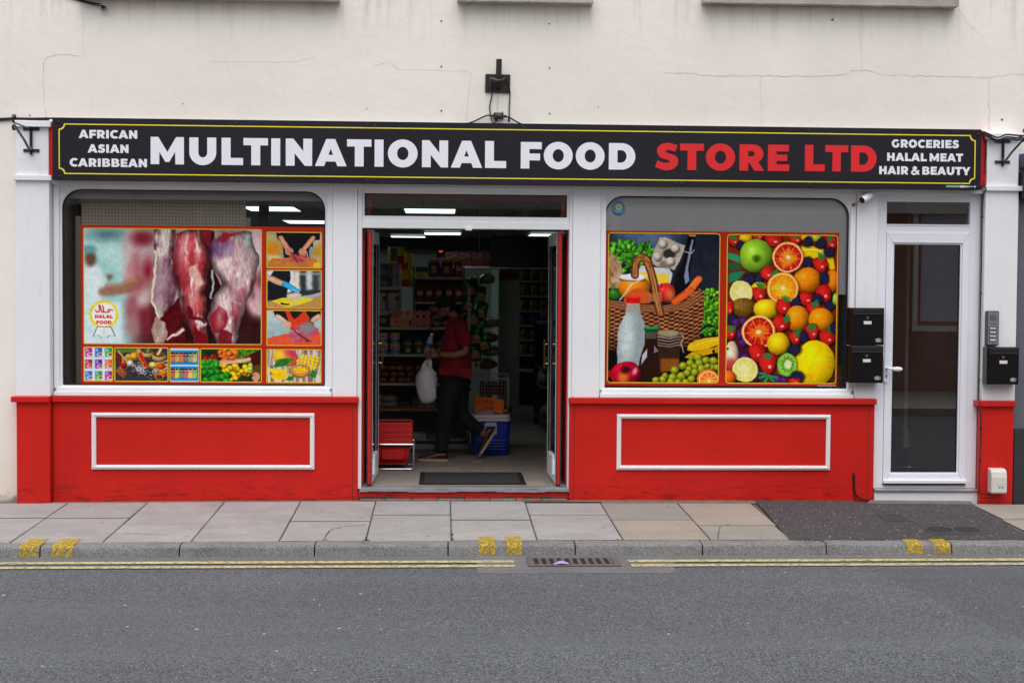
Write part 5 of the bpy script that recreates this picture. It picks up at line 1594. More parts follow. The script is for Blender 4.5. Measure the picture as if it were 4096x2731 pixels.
def paint_fruit():
    p = Paint(52, 82, 1084, 1502, 3.0, (60, 30, 20), 14)
    p.warp(8, 70)
    p.a[:] = mixc((70, 40, 20), (150, 60, 24), p.noise(120)); p.put(sst(p.Y, 850, 1400) * sst(p.X, 460, 200), (44, 22, 54))
    def straw(cx, cy, w, h, ang=0, leaf=None):
        c, s_ = math.cos(R(ang)), math.sin(R(ang))
        pts = [(-.5, -.42), (-.25, -.52), (0, -.5), (.25, -.52), (.5, -.42), (.52, -.1), (.34, .28), (.12, .52), (-.12, .52), (-.34, .28), (-.52, -.1)]
        q = [(cx + (a * w) * c - (b * h) * s_, cy + (a * w) * s_ + (b * h) * c) for a, b in pts]
        ds = p.ell_d(cx + 6, cy + 8, w * .62, h * .66, ang); p.put(np.clip((1 - ds) * 4, 0, 1) * .6, (16, 6, 6))
        al = p.poly(q, None, 8)
        l = np.clip(1 - p.ell_d(cx - w * .12, cy - h * .1, w * .62, h * .66, ang), 0, 1)
        p.put(al, np.clip(mixc((130, 12, 22), (226, 52, 46), l ** .6), 0, 255))
        sd = ((np.sin(p.X / 6.5 + p.Y / 21) * np.sin(p.Y / 7.5 - p.X / 25)) > .86)
        p.put(al * sd * .6, (236, 150, 90)); p.ell(cx + w * .12, cy + h * .12, w * .10, h * .08, (255, 210, 210), soft=10, alpha=.8)
        if leaf:
            for k in range(5): a = leaf + (k - 2) * 32; p.line([(cx + s_ * h * .46 * (1 if True else 0), cy - c * h * .46), (cx + s_ * h * .46 + 46 * math.cos(R(a)), cy - c * h * .46 + 46 * math.sin(R(a)))], 17, (56, 124, 66), 8)
    def slice_(cx, cy, r_, rind, pulp, core, seg=11):
        p.ball(cx, cy, r_, r_ * 1.03, rind, hl=0, dark=.8); p.ell(cx, cy, r_ * .93, r_ * .96, (246, 226, 176)); d = p.ell_d(cx, cy, r_ * .87, r_ * .9)
        th = np.arctan2(p.Y - cy, p.X - cx); n = p.noise(26)
        c = mixc(core, pulp, sst(d * .9 + (n - .5) * .9 + .12 * np.sin(th * 17 + n * 6), .25, .85)); p.put(np.clip((1 - d) * r_ / 4, 0, 1), c)
        for k in range(seg): a = 2 * math.pi * (k + .3) / seg; p.line([(cx, cy), (cx + r_ * .86 * math.cos(a), cy + r_ * .88 * math.sin(a))], 4, (250, 214, 150), 4, .65)
        p.ell(cx, cy, r_ * .14, r_ * .13, (250, 232, 196), soft=8)
    def berry(cx, cy, w, h, ang=0):
        c, s_ = math.cos(R(ang)), math.sin(R(ang)); p.ell(cx + 4, cy + 6, w * 1.2, h * 1.2, (10, 6, 10), ang, 26, .7); p.ell(cx, cy, w, h, (14, 12, 22), ang, 6)
        for j in range(-3, 4):
            for i in range(-3, 4):
                a = (i + .5 * (j % 2)) / 3.4; b = j / 3.4
                if a * a + b * b < .92: x = cx + a * w * c - b * h * s_; y = cy + a * w * s_ + b * h * c; p.ball(x, y, w * .20, h * .18, (40, 40, 74), 0, .4, 1.3, .75, 3)
    for x, y in ((100, 120), (330, 90), (480, 130), (690, 110)): pass
    straw(110, 130, 110, 110, 0, 120); p.ball(220, 110, 60, 50, (240, 190, 30)); straw(335, 88, 120, 90); straw(482, 130, 160, 120, 10); straw(690, 115, 120, 110, 0, 40); p.ball(800, 100, 60, 50, (226, 190, 30)); p.ball(880, 100, 50, 40, (176, 196, 60)); straw(1020, 150, 130, 130, -20, 40)
    berry(175, 180, 34, 44); p.poly([(60, 250), (140, 270), (240, 350), (160, 345), (60, 310)], (52, 146, 110), 8); p.poly([(60, 470), (120, 430), (215, 425), (150, 520), (60, 545)], (40, 130, 96), 8); p.poly([(60, 350), (150, 360), (200, 400), (80, 420)], (30, 96, 70), 8)
    p.poly([(740, 190), (850, 182), (960, 215), (1050, 300), (1062, 400), (1020, 410), (960, 330), (860, 300), (760, 290)], (240, 204, 30), 10); p.line([(760, 215), (900, 215), (1010, 290)], 24, (252, 232, 110), 24, .8)
    p.ball(318, 280, 154, 162, (150, 196, 60), hl=.75); p.ell(325, 305, 40, 34, (70, 110, 30), soft=30); p.line([(318, 340), (326, 290)], 9, (70, 44, 24), 4)
    berry(806, 136, 38, 46, 10); berry(932, 152, 46, 42, -20); berry(1005, 240, 46, 48); berry(812, 336, 40, 50); straw(930, 362, 130, 160, -12, -30)
    p.ball(1040, 520, 70, 110, (232, 130, 40)); p.ball(806, 512, 130, 126, (236, 140, 30), hl=.5, tex=.15); berry(966, 488, 44, 56)
    slice_(618, 292, 148, (240, 150, 40), (190, 30, 40), (244, 150, 30))
    berry(258, 498, 52, 48); berry(350, 500, 38, 44); straw(425, 448, 140, 120, 80, 30); p.ball(350, 590, 76, 60, (226, 180, 30))
    slice_(575, 590, 150, (240, 150, 30), (240, 140, 20), (250, 190, 50)); slice_(183, 632, 110, (226, 220, 140), (226, 220, 130), (240, 236, 180))
    straw(352, 650, 130, 140, 0, -60); p.ball(205, 780, 116, 96, (122, 92, 40), hl=.1, tex=.5); straw(70, 790, 80, 150); berry(92, 888, 42, 44)
    p.ball(420, 790, 120, 96, (242, 200, 40), hl=.4); straw(578, 770, 140, 140, 15, -60); berry(712, 722, 54, 46); straw(800, 690, 140, 120, 30); straw(968, 640, 130, 170, -20); berry(905, 692, 48, 50); berry(1020, 750, 44, 46); p.ball(1075, 690, 30, 60, (150, 196, 80)); straw(866, 790, 130, 130, 0, 30)
    p.ball(715, 880, 110, 124, (236, 146, 30), hl=.5, tex=.15); p.ball(940, 890, 120, 112, (238, 150, 30), hl=.4, tex=.15); straw(550, 935, 160, 160, 40, 20)
    for x, y, r_ in ((140, 930, 48), (210, 910, 46), (180, 1040, 44), (210, 1120, 46), (160, 1240, 48), (230, 1270, 50), (330, 1440, 50), (540, 1470, 60), (610, 1480, 50)): p.ball(x, y, r_, r_, (84, 40, 104), hl=.35)
    straw(85, 1020, 100, 130, 0, 60); slice_(352, 1010, 158, (240, 170, 40), (180, 28, 36), (236, 120, 30)); p.ball(540, 1125, 108, 110, (240, 196, 34), hl=.5); p.ell(554, 1232, 16, 8, (60, 40, 20))
    straw(862, 1010, 120, 150, -10, 70); straw(700, 1068, 116, 120, 0, 20); berry(785, 1060, 34, 54); straw(1005, 1065, 150, 150, 10, -40); berry(1062, 965, 30, 46)
    p.ball(100, 1240, 68, 140, (226, 200, 176), hl=.2); p.ell(90, 1330, 60, 60, (196, 40, 60), soft=50, alpha=.7); p.ell(62, 1175, 12, 12, (80, 50, 30), soft=5)
    straw(340, 1215, 160, 160, 0); p.ball(890, 1310, 190, 220, (238, 200, 20), hl=.2, dark=.7, tex=.12); straw(440, 1320, 160, 210, 0, 90); berry(690, 1178, 58, 48)
    slice_(230, 1378, 118, (226, 220, 130), (222, 216, 120), (240, 236, 176)); p.ball(80, 1450, 70, 70, (232, 110, 40), hl=.4, tex=.2)
    p.ball(628, 1330, 98, 114, (110, 170, 60), hl=0, dark=.8); p.ell(630, 1330, 88, 104, (140, 196, 84), soft=10)
    for k in range(34): a = 2 * math.pi * k / 34; rr_ = .50 + .1 * (k % 3); p.ell(632 + 88 * rr_ * math.cos(a), 1326 + 104 * rr_ * math.sin(a), 5, 5, (24, 30, 16), soft=3)
    p.ell(634, 1322, 32, 38, (222, 232, 190), soft=16); berry(722, 1440, 62, 50); straw(700, 1490, 110, 60)
    for a in (200, 160, 110, 60, 20): p.line([(450, 1430), (450 + 90 * math.cos(R(a)), 1430 + 60 * math.sin(R(a)))], 26, (50, 130, 90), 10)
    return p

POSTER_RED = mat('poster_red_print', s(186, 40, 27), 0.12, var=0.03)
POSTER_YEL = mat('poster_yellow_print', s(214, 190, 44), 0.12, var=0.03)
def poster(name, label, x0, x1, z0, z1, cx0, cx1, cy0, cy1, panels):
    """red backing on the inside of the glass; each picture a printed panel with a yellow outline"""
    T = thing(name, label, 'poster', ((x0 + x1) / 2, .038, z0))
    MB().box(x0, x1, .0372, .0392, z0, z1).build('backing', POSTER_RED, T)
    kx = (x1 - x0) / (cx1 - cx0); kz = (z1 - z0) / (cy1 - cy0)
    for nm, pa, (a, b, c, d), r_ in panels:
        X0, X1 = x0 + (a - cx0) * kx, x0 + (c - cx0) * kx
        Z1, Z0 = z1 - (b - cy0) * kz, z1 - (d - cy0) * kz
        w = .008
        o = rrect(X0, X1, Z0, Z1, r_, 6)
        i = rrect(X0 + w, X1 - w, Z0 + w, Z1 - w, max(r_ - w, .002), 6)
        pic = MB().prism_y(i, .0362, .0370).build('picture', pa.material(nm, k=.98), T, uv=lambda v, A=X0 + w, Bx=X1 - w, C=Z0 + w, D=Z1 - w: ((v[0] - A) / (Bx - A), (v[2] - C) / (D - C)))
        pic['label'] = nm.replace('_', ' ')
        MB().ring(o, i, .0360, .0371).build('picture_border', POSTER_YEL, pic)
    return T
PL = [('printed_picture_of_hanging_meat_with_a_halal_badge', paint_meat(), (275, 97, 1723, 1050), .012), ('printed_picture_of_hands_slicing_red_meat', paint_cut(21, 0), (1760, 116, 2213, 416), .012), ('printed_picture_of_a_cook_with_blue_gloves', paint_cut(22, 1), (1760, 429, 2213, 749), .012),
      ('printed_picture_of_a_butcher_in_a_red_apron', paint_cut(23, 2), (1760, 759, 2213, 1057), .012), ('printed_picture_of_nine_spice_kit_packets', paint_kits(), (275, 1070, 514, 1356), .012), ('printed_picture_of_spices_on_spoons', paint_spices(), (524, 1074, 963, 1357), .012),
      ('printed_picture_of_spice_sachets', paint_packets(), (972, 1077, 1214, 1359), .012), ('printed_picture_of_peppers_on_a_market_stall', paint_peppers(), (1220, 1078, 1724, 1360), .012), ('printed_picture_of_mangoes', paint_mango(), (1760, 1082, 2212, 1362), .012)]
PO_L = poster('window_poster', 'large meat and spices poster with a halal badge on the left window', -2.930, -.968, .831, 2.118, 255, 2230, 76, 1375, PL)
PO_R = poster('window_poster', 'basket and mixed fruit poster on the right window', 1.346, 3.296, .834, 2.112, 75, 1760, 333, 1466,
              [('printed_picture_of_a_grocery_basket', paint_basket(), (91, 345, 899, 1448), .030), ('printed_picture_of_mixed_fruit', paint_fruit(), (946, 350, 1753, 1449), .030)])
MB().prism_y(rrect(3.13, 3.285, .8345, .8415, .003, 3), .0362, .0370).build('maker_strip', mat('maker_strip_print', s(150, 190, 150), .5, var=.2, vs=60), PO_R)
# round town sticker in the corner of the right pane
ST = thing('window_sticker', 'round blue sticker with a yellow daisy on the right window', 'sticker', (1.450, .036, 2.255))
MB().lathe([(.053, .0), (.053, .0012)], (1.450, .0368, 2.303), 28, 'Y').build('disc', mat('sticker_blue', s(54, 146, 206), .4, var=.03), ST)
m = MB()
for k in range(14):
    a = 2 * math.pi * k / 14
    st = stroke([(1.450 + .008 * math.cos(a), 2.306 + .008 * math.sin(a)), (1.450 + .027 * math.cos(a), 2.306 + .027 * math.sin(a))], [.004, .010])
    m.prism_y(st, .0358, .0366)
m.build('daisy', mat('sticker_yellow', s(238, 208, 96), .5), ST)
MB().lathe([(.009, .0), (.009, .0008)], (1.450, .0352, 2.306), 14, 'Y').build('daisy_centre', mat('sticker_brown', s(150, 96, 40), .5), ST)
font_text('lettering', 'Salisbury in Bloom', 1.450, .0360, 2.270, .012, SWHITE, ST, width=.075)
# ================================================================== inside the shop
INW = mat('interior_white_wall', s(196, 204, 198), .7, var=.08, vs=2)
INDK = mat('interior_dark', s(26, 26, 28), .7)
TILE = m_slab('floor_tile_stone', s(150, 138, 131), s(136, 124, 118))
GROUT = mat('pale_grout', s(176, 170, 162), .9)
CEILT = mat('ceiling_tile_board', s(150, 154, 152), .9, var=.06, bump=.2, bs=150)
SHELFW = mat('shelf_cream_metal', s(196, 192, 188), .45, var=.06)
SHELFG = mat('shelf_grey_panel', s(120, 120, 122), .6, var=.08)
SHELFV = mat('shelf_violet_frame', s(92, 92, 124), .5, var=.06)
CARDB = mat('cardboard', s(150, 116, 82), .85, var=.15)

floor = tag(MB().box(-3.15, 3.42, .075, 12.6, -.05, -.004).build('shop_floor', GROUT), kind='structure')
tile_me = None
for r_ in range(9):
    for c_ in range(14):
        x = -1.08 + .2455 * c_ - .0 ; y = .078 + .49 * r_ + (.245 if c_ % 2 else 0.0)
        if y < .08: y = .08
        if tile_me is None:
            o = MB().rbox(0, .2425, 0, .487, -.012, .0, .0015).build('floor_tile', TILE, floor)
            tile_me = o.data
        else:
            o = bpy.data.objects.new('floor_tile', tile_me); COL.objects.link(o); o.parent = floor
        o.location = (x, y, 0)
for c_ in range(1, 14, 2):
    MB().rbox(-1.08 + .2455 * c_, -1.08 + .2455 * c_ + .2425, .078, .320, -.012, .0, .0015).build('floor_tile', TILE, floor)
MB().box(-3.15, 3.42, 4.6, 12.6, -.004, -.001).build('floor_sheet', TILE, floor)

ceil = tag(MB().box(-3.15, 3.42, .10, 12.6, 2.515, 2.56).build('shop_ceiling', INDK), kind='structure')
ct = None
for i in range(-5, 6):
    for j in range(15):
        if ct is None:
            o = MB().rbox(-.295, .295, -.295, .295, 2.500, 2.512, .003).build('ceiling_tile', CEILT, ceil); ct = o.data
        else:
            o = bpy.data.objects.new('ceiling_tile', ct); COL.objects.link(o); o.parent = ceil
        o.location = (.1 + .6 * i, .5 + .6 * j, 0)
tag(MB().box(-3.25, -3.12, .08, 12.6, -.05, 2.56).build('shop_wall_left', INW), kind='structure')
tag(MB().box(3.385, 3.46, .08, 12.6, -.05, 2.56).build('shop_wall_right', INW), kind='structure')
tag(MB().box(-3.25, 3.5, 12.6, 12.7, -.05, 2.56).build('shop_wall_back', INW), kind='structure')
# backs of the stall risers and masonry inside the front
tag(MB().box(-3.12, -.70, .10, .16, -.02, .80).box(1.07, 3.385, .10, .16, -.02, .80).build('shop_front_lining', INW), kind='structure')
part = tag(MB().box(-3.12, .62, 6.3, 6.4, -.004, 2.12).build('partition_wall', INW), kind='structure')
tag(MB().box(-1.6, .9, 6.0, 6.3, 2.12, 2.265).build('black_bulkhead', INDK), kind='structure')
tag(MB().box(-3.12, -.70, .12, .20, 2.335, 2.515).build('window_bulkhead_left', mat('window_bulkhead_board', s(206, 206, 208), .7, var=.08)), kind='structure')
tag(MB().box(-.66, 1.05, .11, .16, 2.43, 2.515).build('door_bulkhead', mat('maroon_board', s(120, 30, 34), .6)), kind='structure')
tag(MB().box(1.07, 3.385, .062, .075, 1.60, 2.435).build('white_window_board', mat('white_backing_board', s(246, 246, 250), .7, var=.05)), kind='structure')
tag(MB().box(-3.115, -3.075, .05, .34, .80, 2.42).build('window_cheek', mat('window_cheek_white', s(206, 206, 208), .7)), kind='structure')
tag(MB().box(-3.075, -.72, .06, .34, .790, .812).box(1.07, 3.385, .06, .34, .785, .808).build('window_board', MATS['window_cheek_white']), kind='structure')

# ---- ceiling lights (lit)
LIT = NT('lit_diffuser')
LIT.p.inputs['Base Color'].default_value = (.8, .8, .8, 1)
LIT.p.inputs['Emission Color'].default_value = (.80, 1.0, .94, 1)
LIT.p.inputs['Emission Strength'].default_value = 2.1
LIT = LIT.done(.5)
lamp0 = thing('ceiling_light', 'lit ceiling panel seen through the fanlight over the shop door', 'ceiling light', (-.14, 4.1, 2.49), group='lit ceiling panels')
MB().ring(rect_like(-.30, .30, -.46, .46, 0), rect_like(-.275, .275, -.43, .43, 0), -.01, .01)
fr = MB(); fr.box(-.30, -.275, -.45, .45, -.006, .010).box(.275, .30, -.45, .45, -.006, .010).box(-.275, .275, -.45, -.43, -.006, .010).box(-.275, .275, .43, .45, -.006, .010)
o = fr.build('frame', SHELFW); o.parent = lamp0
o = MB().box(-.275, .275, -.43, .43, -.004, .006).build('diffuser', LIT); o.parent = lamp0
for x, y, lb in ((.0, 10.2, 'lit ceiling panel, upper right of the two above the shop doorway'), (-.56, 11.7, 'lit ceiling panel, lower left of the two above the shop doorway'), (-1.86, 3.98, 'upper lit ceiling panel seen through the left window'), (-1.75, 6.9, 'lower lit ceiling panel seen through the left window'), (1.62, 10.4, 'lit ceiling panel beside the right door leaf')):
    dup(lamp0, (x, y, 2.49), label=lb)

# ---- shelving
def shelf_unit(name, label, x0, x1, y0, y1, zs, ztop, m_fr, m_back, rail=.024, loc=None, back_z0=.0, railm=None, post=True):
    T = thing(name, label, 'shelving', ((x0 + x1) / 2, y0, 0.0 if loc is None else loc))
    MB().box(x0, x1, y1 - .012, y1, back_z0, ztop).build('back_panel', m_back, T)
    for z in zs:
        b = MB().box(x0 + .012, x1 - .012, y0 + .006, y1 - .012, z - rail, z).build('shelf', m_fr, T)
        MB().rbox(x0 + .012, x1 - .012, y0, y0 + .006, z - rail, z + .002, .001).build('price_rail', railm or m_fr, b)
    if post:
        for x in (x0 + .0, x1 - .022):
            pst = MB().box(x, x + .022, y1 - .05, y1 - .014, back_z0, ztop).build('upright', m_fr, T)
    return T
UA = shelf_unit('shelving_unit', 'wide cream shop shelving with buckets and bread behind the walking person', -1.10, .285, 2.80, 3.36, (.096, .410, .668, .962, 1.236), 1.30, SHELFW, SHELFG)
MB().rbox(-1.10, .285, 2.78, 2.80, .0, .052, .002).build('kick_plate', SHELFW, UA)
MB().rbox(-.28, .27, 2.77, 2.81, .066, .086, .002).build('deck_edge', mat('teal_deck_edge', s(70, 96, 98), .5), UA)
sl = MB()
for k in range(28):
    sl.box(-.02 + .0098 * k, -.0145 + .0098 * k, 2.86, 2.866, .105, .145)
tag(sl.build('grille', mat('grille_dark', s(60, 60, 60), .6), UA), kind='stuff')
pst = MB().box(.262, .285, 2.80, 2.84, 0, 1.62).build('slotted_post', SHELFW, UA)
sl = MB()
for k in range(30):
    sl.box(.270, .278, 2.7985, 2.7995, .03 + .052 * k, .058 + .052 * k)
tag(sl.build('slot', INDK, pst), kind='stuff')
MB().box(-.9, .22, 2.794, 2.7995, .392, .414).build('price_strip', mat('orange_price_strip', s(196, 110, 66), .5, var=.25, vs=24), UA)
MB().box(-.15, -.09, 2.794, 2.7995, 1.212, 1.238).build('price_card', mat('orange_card', s(222, 110, 30), .6), UA)
UB = shelf_unit('shelving_unit', 'narrow violet framed shelving with snack jars and bags', -.305, .232, 3.10, 3.50, (1.494, 1.750), 1.86, SHELFW, mat('shelf_dark_back', s(70, 70, 78), .7), loc=1.3, back_z0=1.30)
MB().box(-.305, -.285, 3.10, 3.16, 1.30, 1.86).build('side_frame', SHELFV, UB)
MB().box(.213, .232, 3.10, 3.16, 1.30, 1.86).build('side_frame', SHELFV, UB)
UC = shelf_unit('shelving_unit', 'cream side shelf stacked with tins beside the left door leaf', -1.30, -.440, 3.00, 3.75, (1.404, 1.648), 1.66, SHELFW, SHELFG, .034, loc=1.3, back_z0=1.30)

# ---- goods: one prototype of each kind, then copies
def lathe_thing(name, label, cat, group, parts):
    """parts: (name, profile, material); stands on z = 0 at the origin"""
    T = thing(name, label, cat, (0, 0, 0), group=group)
    for nm, prof, m_, n_ in parts:
        o = MB().lathe(prof, (0, 0, 0), n_).build(nm, m_, smooth=40)
        o.parent = T
    return T
def lbl_plate(T, nm, r, z0, z1, a0, a1, m, n=8):
    """curved paper label on a round body, angles measured from the street side"""
    vs, fs = [], []
    for k in range(n + 1):
        a = R(-90 + a0 + (a1 - a0) * k / n)
        vs += [(r * math.cos(a), r * math.sin(a), z0), (r * math.cos(a), r * math.sin(a), z1)]
    for k in range(n):
        fs.append((2 * k, 2 * k + 2, 2 * k + 3, 2 * k + 1))
    o = MB().add(vs, fs).build(nm, m); o.parent = T
    return o
def ink(T, txt, x, y, z, size, m, width=None):
    o = font_text('lettering', txt, x, y, z, size, m, None, width=width, bold=size * .03); o.parent = T
    return o
def place(proto, spots, state={}):
    """first spot moves the prototype itself, the others get copies: (x, y, z[, rz[, label]])"""
    for sp in spots:
        rz = sp[3] if len(sp) > 3 else 0.0
        lb = sp[4] if len(sp) > 4 else None
        if proto.name not in state:
            state[proto.name] = 1
            proto.location = sp[:3]; proto.rotation_euler = (0, 0, rz)
            if lb: proto['label'] = lb
        else:
            dup(proto, sp[:3], rz, lb)

ORD = ('first', 'second', 'third', 'fourth', 'fifth', 'sixth', 'seventh', 'eighth', 'ninth', 'tenth', 'eleventh', 'twelfth')
P_RED = mat('pack_red', s(196, 36, 40), .4); P_WHITE = mat('pack_white', s(226, 222, 218), .5); P_YEL = mat('pack_yellow', s(226, 200, 40), .4); P_BLUE = mat('pack_blue', s(44, 70, 150), .4); P_GREEN = mat('pack_green', s(40, 110, 60), .35); P_ORNG = mat('pack_orange', s(230, 130, 40), .4)
TINM = mat('tin_metal', s(170, 170, 172), .3, .8)
# big yellow catering tin on two stacked tins
T = lathe_thing('catering_tin', 'large yellow and grey catering tin on top of the stacked tins', 'tin', None, [('body', [(.086, 0), (.088, .004), (.088, .172), (.086, .176)], P_YEL, 28), ('lid', [(.088, .172), (.0895, .174), (.0895, .178), (.080, .178)], TINM, 28)])
lbl_plate(T, 'label_panel', .0888, .03, .165, -40, 10, mat('tin_grey_print', s(110, 110, 112), .5)); lbl_plate(T, 'label_spot', .0888, .0, .08, 10, 60, P_RED)
T.location = (-.477, 3.10, 1.880)
T = lathe_thing('stacked_tin', 'small pale tin in the two high stack under the large tin', 'tin', 'small tins stacked on the side shelf', [('body', [(.050, 0), (.052, .003), (.052, .112), (.050, .115)], mat('tin_pale', s(176, 170, 176), .4), 20), ('lid', [(.0525, .108), (.0525, .115), (.045, .115)], mat('tin_copper_rim', s(150, 100, 66), .4), 20)])
lbl_plate(T, 'label_panel', .0526, .01, .10, -80, -20, mat('tin_gold_print', s(150, 126, 70), .5))
place(T, [(-.495, 3.06, 1.649, 0, 'lower pale tin in the stack under the large catering tin'), (-.495, 3.06, 1.765, 0, 'upper pale tin in the stack under the large catering tin')])
T = lathe_thing('stacked_tin', 'small blue tin in the two high stack beside the left door leaf', 'tin', 'small tins stacked on the side shelf', [('body', [(.048, 0), (.050, .003), (.050, .112), (.048, .115)], mat('tin_blue', s(60, 130, 176), .4), 20), ('lid', [(.0505, .108), (.0505, .115), (.045, .115)], MATS['tin_copper_rim'], 20)])
lbl_plate(T, 'label_panel', .0506, .01, .05, -60, 40, mat('tin_gold2', s(186, 150, 60), .5))
place(T, [(-.60, 3.06, 1.649, 0, 'lower blue tin in the stack beside the left door leaf'), (-.60, 3.06, 1.765, 0, 'upper blue tin in the stack beside the left door leaf')])
T = lathe_thing('powder_tin', 'tall yellow powder tin with a red band on the side shelf', 'tin', 'yellow powder tins on the side shelf', [('body', [(.052, 0), (.054, .003), (.054, .172), (.052, .176)], P_YEL, 20), ('lid', [(.0545, .170), (.0545, .178), (.048, .178)], TINM, 20)])
lbl_plate(T, 'red_band', .0546, .0, .07, -80, 30, P_RED); lbl_plate(T, 'green_patch', .0546, .05, .13, -100, -60, P_GREEN)
place(T, [(-.385, 3.25, 1.649, 0, 'lower front yellow powder tin right of the large catering tin'), (-.385, 3.25, 1.829, 0, 'upper front yellow powder tin right of the large catering tin'), (-.365, 3.40, 1.649, 0, 'lower rear yellow powder tin right of the large catering tin'), (-.365, 3.40, 1.829, 0, 'upper rear yellow powder tin right of the large catering tin')])
T = lathe_thing('formula_can', 'white can with red dots under the tin shelf', 'can', 'white cans under the tin shelf', [('body', [(.060, 0), (.062, .003), (.062, .176), (.060, .18)], P_WHITE, 20), ('lid', [(.0625, .172), (.0625, .182), (.05, .182)], SHELFW, 20)])
lbl_plate(T, 'red_dot', .0626, .10, .14, 20, 60, P_RED)
place(T, [(-.64, 3.16, 1.405, 0, 'left of the two white cans under the tin shelf'), (-.51, 3.16, 1.405, 0, 'right of the two white cans under the tin shelf')])
# snack jars with orange screw lids
def snack_jar(label, lab_m, x):
    T = lathe_thing('snack_jar', label, 'jar', None, [('jar', [(.050, 0), (.058, .006), (.062, .02), (.062, .135), (.056, .152), (.050, .158)], mat('jar_of_brown_snacks', s(112, 62, 40), .25, var=.4, vs=70), 20), ('lid', [(.056, .157), (.058, .160), (.058, .178), (.055, .181), (.02, .181)], P_ORNG, 20)])
    lbl_plate(T, 'label_wrap', .0628, .028, .108, -100, 100, lab_m, 14); lbl_plate(T, 'label_crest', .0633, .078, .104, -24, 24, P_YEL)
    ink(T, 'PLANTAIN', 0, -.0645, .066, .015, P_WHITE, .05); ink(T, 'CHIPS', 0, -.0645, .050, .022, P_WHITE, .05)
    T.location = (x, 3.18, 1.752)
snack_jar('plantain chip jar with a blue label and orange lid', P_BLUE, -.088)
snack_jar('plantain chip jar with a red label and orange lid', P_RED, .045)
def snack_bag(label, group):
    T = thing('snack_bag', label, 'snack bag', group=group)
    vs, fs = [], []
    nx_, nz_ = 6, 8
    for side in (-1, 1):
        for j in range(nz_ + 1):
            for i in range(nx_ + 1):
                u = i / nx_ * 2 - 1; v = j / nz_
                d = .026 * (1 - abs(u) ** 2.5) * min(1, v * 6, (1 - v) * 5 + .08)
                vs.append((u * .042 * (1 - .06 * math.sin(v * 9)), side * d, v * .160))
    n1 = (nx_ + 1) * (nz_ + 1)
    for q in (0, n1):
        for j in range(nz_):
            for i in range(nx_):
                a = q + j * (nx_ + 1) + i
                fs.append((a, a + 1, a + nx_ + 2, a + nx_ + 1))
    o = MB().add(vs, fs).build('bag', mat('bag_of_corn_snack', s(150, 78, 44), .28, var=.45, vs=60), smooth=60); o.parent = T
    c = MB().lathe([(.030, 0), (.030, .001)], (.004, -.0285, .092), 18, 'Y').build('label_disc', P_WHITE); c.parent = T
    c = MB().prism_y([(-.030, .106), (.0, .124), (.026, .116), (.030, .104), (.004, .096), (-.022, .098)], -.0302, -.0290).build('label_blob', P_RED); c.parent = T
    ink(T, 'Bodrum', .0, -.0310, .108, .013, P_WHITE, .044); ink(T, 'Corn Snack', .006, -.0296, .084, .010, INDK, .044)
    return T
T = snack_bag('bag of corn snack with a white disc label on the violet shelving', 'corn snack bags on the violet shelving')
place(T, [(x, 3.15, 1.496, rz, 'bag of corn snack, %s from the left on the violet shelving' % ORD[k]) for k, (x, rz) in enumerate(((-.234, 0), (-.140, .05), (-.042, 0), (.066, -.05), (.165, 0)))])
dup(T, (.163, 3.17, 1.752), 0, 'single bag of corn snack standing beside the two orange lidded jars')
T = lathe_thing('flat_tin', 'flat yellow tin beside the plantain chip jars', 'tin', 'flat yellow tins on the violet shelving', [('body', [(.034, 0), (.036, .003), (.036, .05), (.034, .053)], P_YEL, 18), ('lid', [(.0365, .046), (.0365, .053), (.03, .053)], TINM, 18)])
place(T, [(-.255, 3.30, 1.752, 0, 'left of the two flat yellow tins beside the jars'), (-.180, 3.30, 1.752, 0, 'right of the two flat yellow tins beside the jars')])
# rows of jelly cups lying lid outwards
def cup(label, group, m_lid, m_dot):
    T = thing('jelly_cup', label, 'jelly cup', group=group)
    o = MB().lathe([(.031, 0), (.0315, .004), (.030, .008), (.022, .06), (.018, .062)], (0, 0, 0), 18, 'Y').build('cup', m_lid, smooth=40); o.parent = T
    o = MB().lathe([(.0325, -.002), (.0325, .002)], (0, 0, 0), 18, 'Y').build('lid', m_lid); o.parent = T
    o = MB().prism_y([(-.010, .004), (-.006, .010), (0, .006), (.006, .010), (.010, .004), (0, -.011)], -.0028, -.0021).build('emblem', m_dot); o.parent = T
    return T
PK = mat('jelly_pink', s(216, 116, 116), .3, var=.05); OR_ = mat('jelly_orange', s(236, 150, 66), .3, var=.05)
T1 = cup('pink fruit jelly cup in the stacked rows on the cream shelving', 'pink jelly cups', PK, P_RED)
place(T1, [(-.485 + .0665 * k, 2.86, 1.378, 0, 'pink jelly cup, %s from the left in the top row' % ORD[k]) for k in range(6)] + [(-.285 + .0665 * k, 2.84, 1.318, 0, 'pink jelly cup, %s pink one from the left in the middle row' % ORD[k]) for k in range(3)] + [(-.285 + .0665 * k, 2.83, 1.270, 0, 'pink jelly cup, %s pink one from the left in the bottom row' % ORD[k]) for k in range(3)])
T2 = cup('orange fruit jelly cup in the stacked rows on the cream shelving', 'orange jelly cups', OR_, P_ORNG)
place(T2, [(-.497 + .0665 * k, 2.84, 1.318, 0, 'orange jelly cup, %s from the left in the middle row' % ORD[k]) for k in range(3)] + [(-.497 + .0665 * k, 2.83, 1.270, 0, 'orange jelly cup, %s from the left in the bottom row' % ORD[k]) for k in range(3)])
BUN = mat('wrapped_bun', s(214, 160, 116), .3, var=.3, vs=25)
T = thing('bun_pack', 'pack of wrapped buns stacked beside the jelly cups', 'bun pack', group='wrapped buns beside the jelly cups')
o = MB().ball((0, 0, .036), (.045, .045, .036), 14, 9, .06, 3).build('bun', BUN, smooth=60); o.parent = T
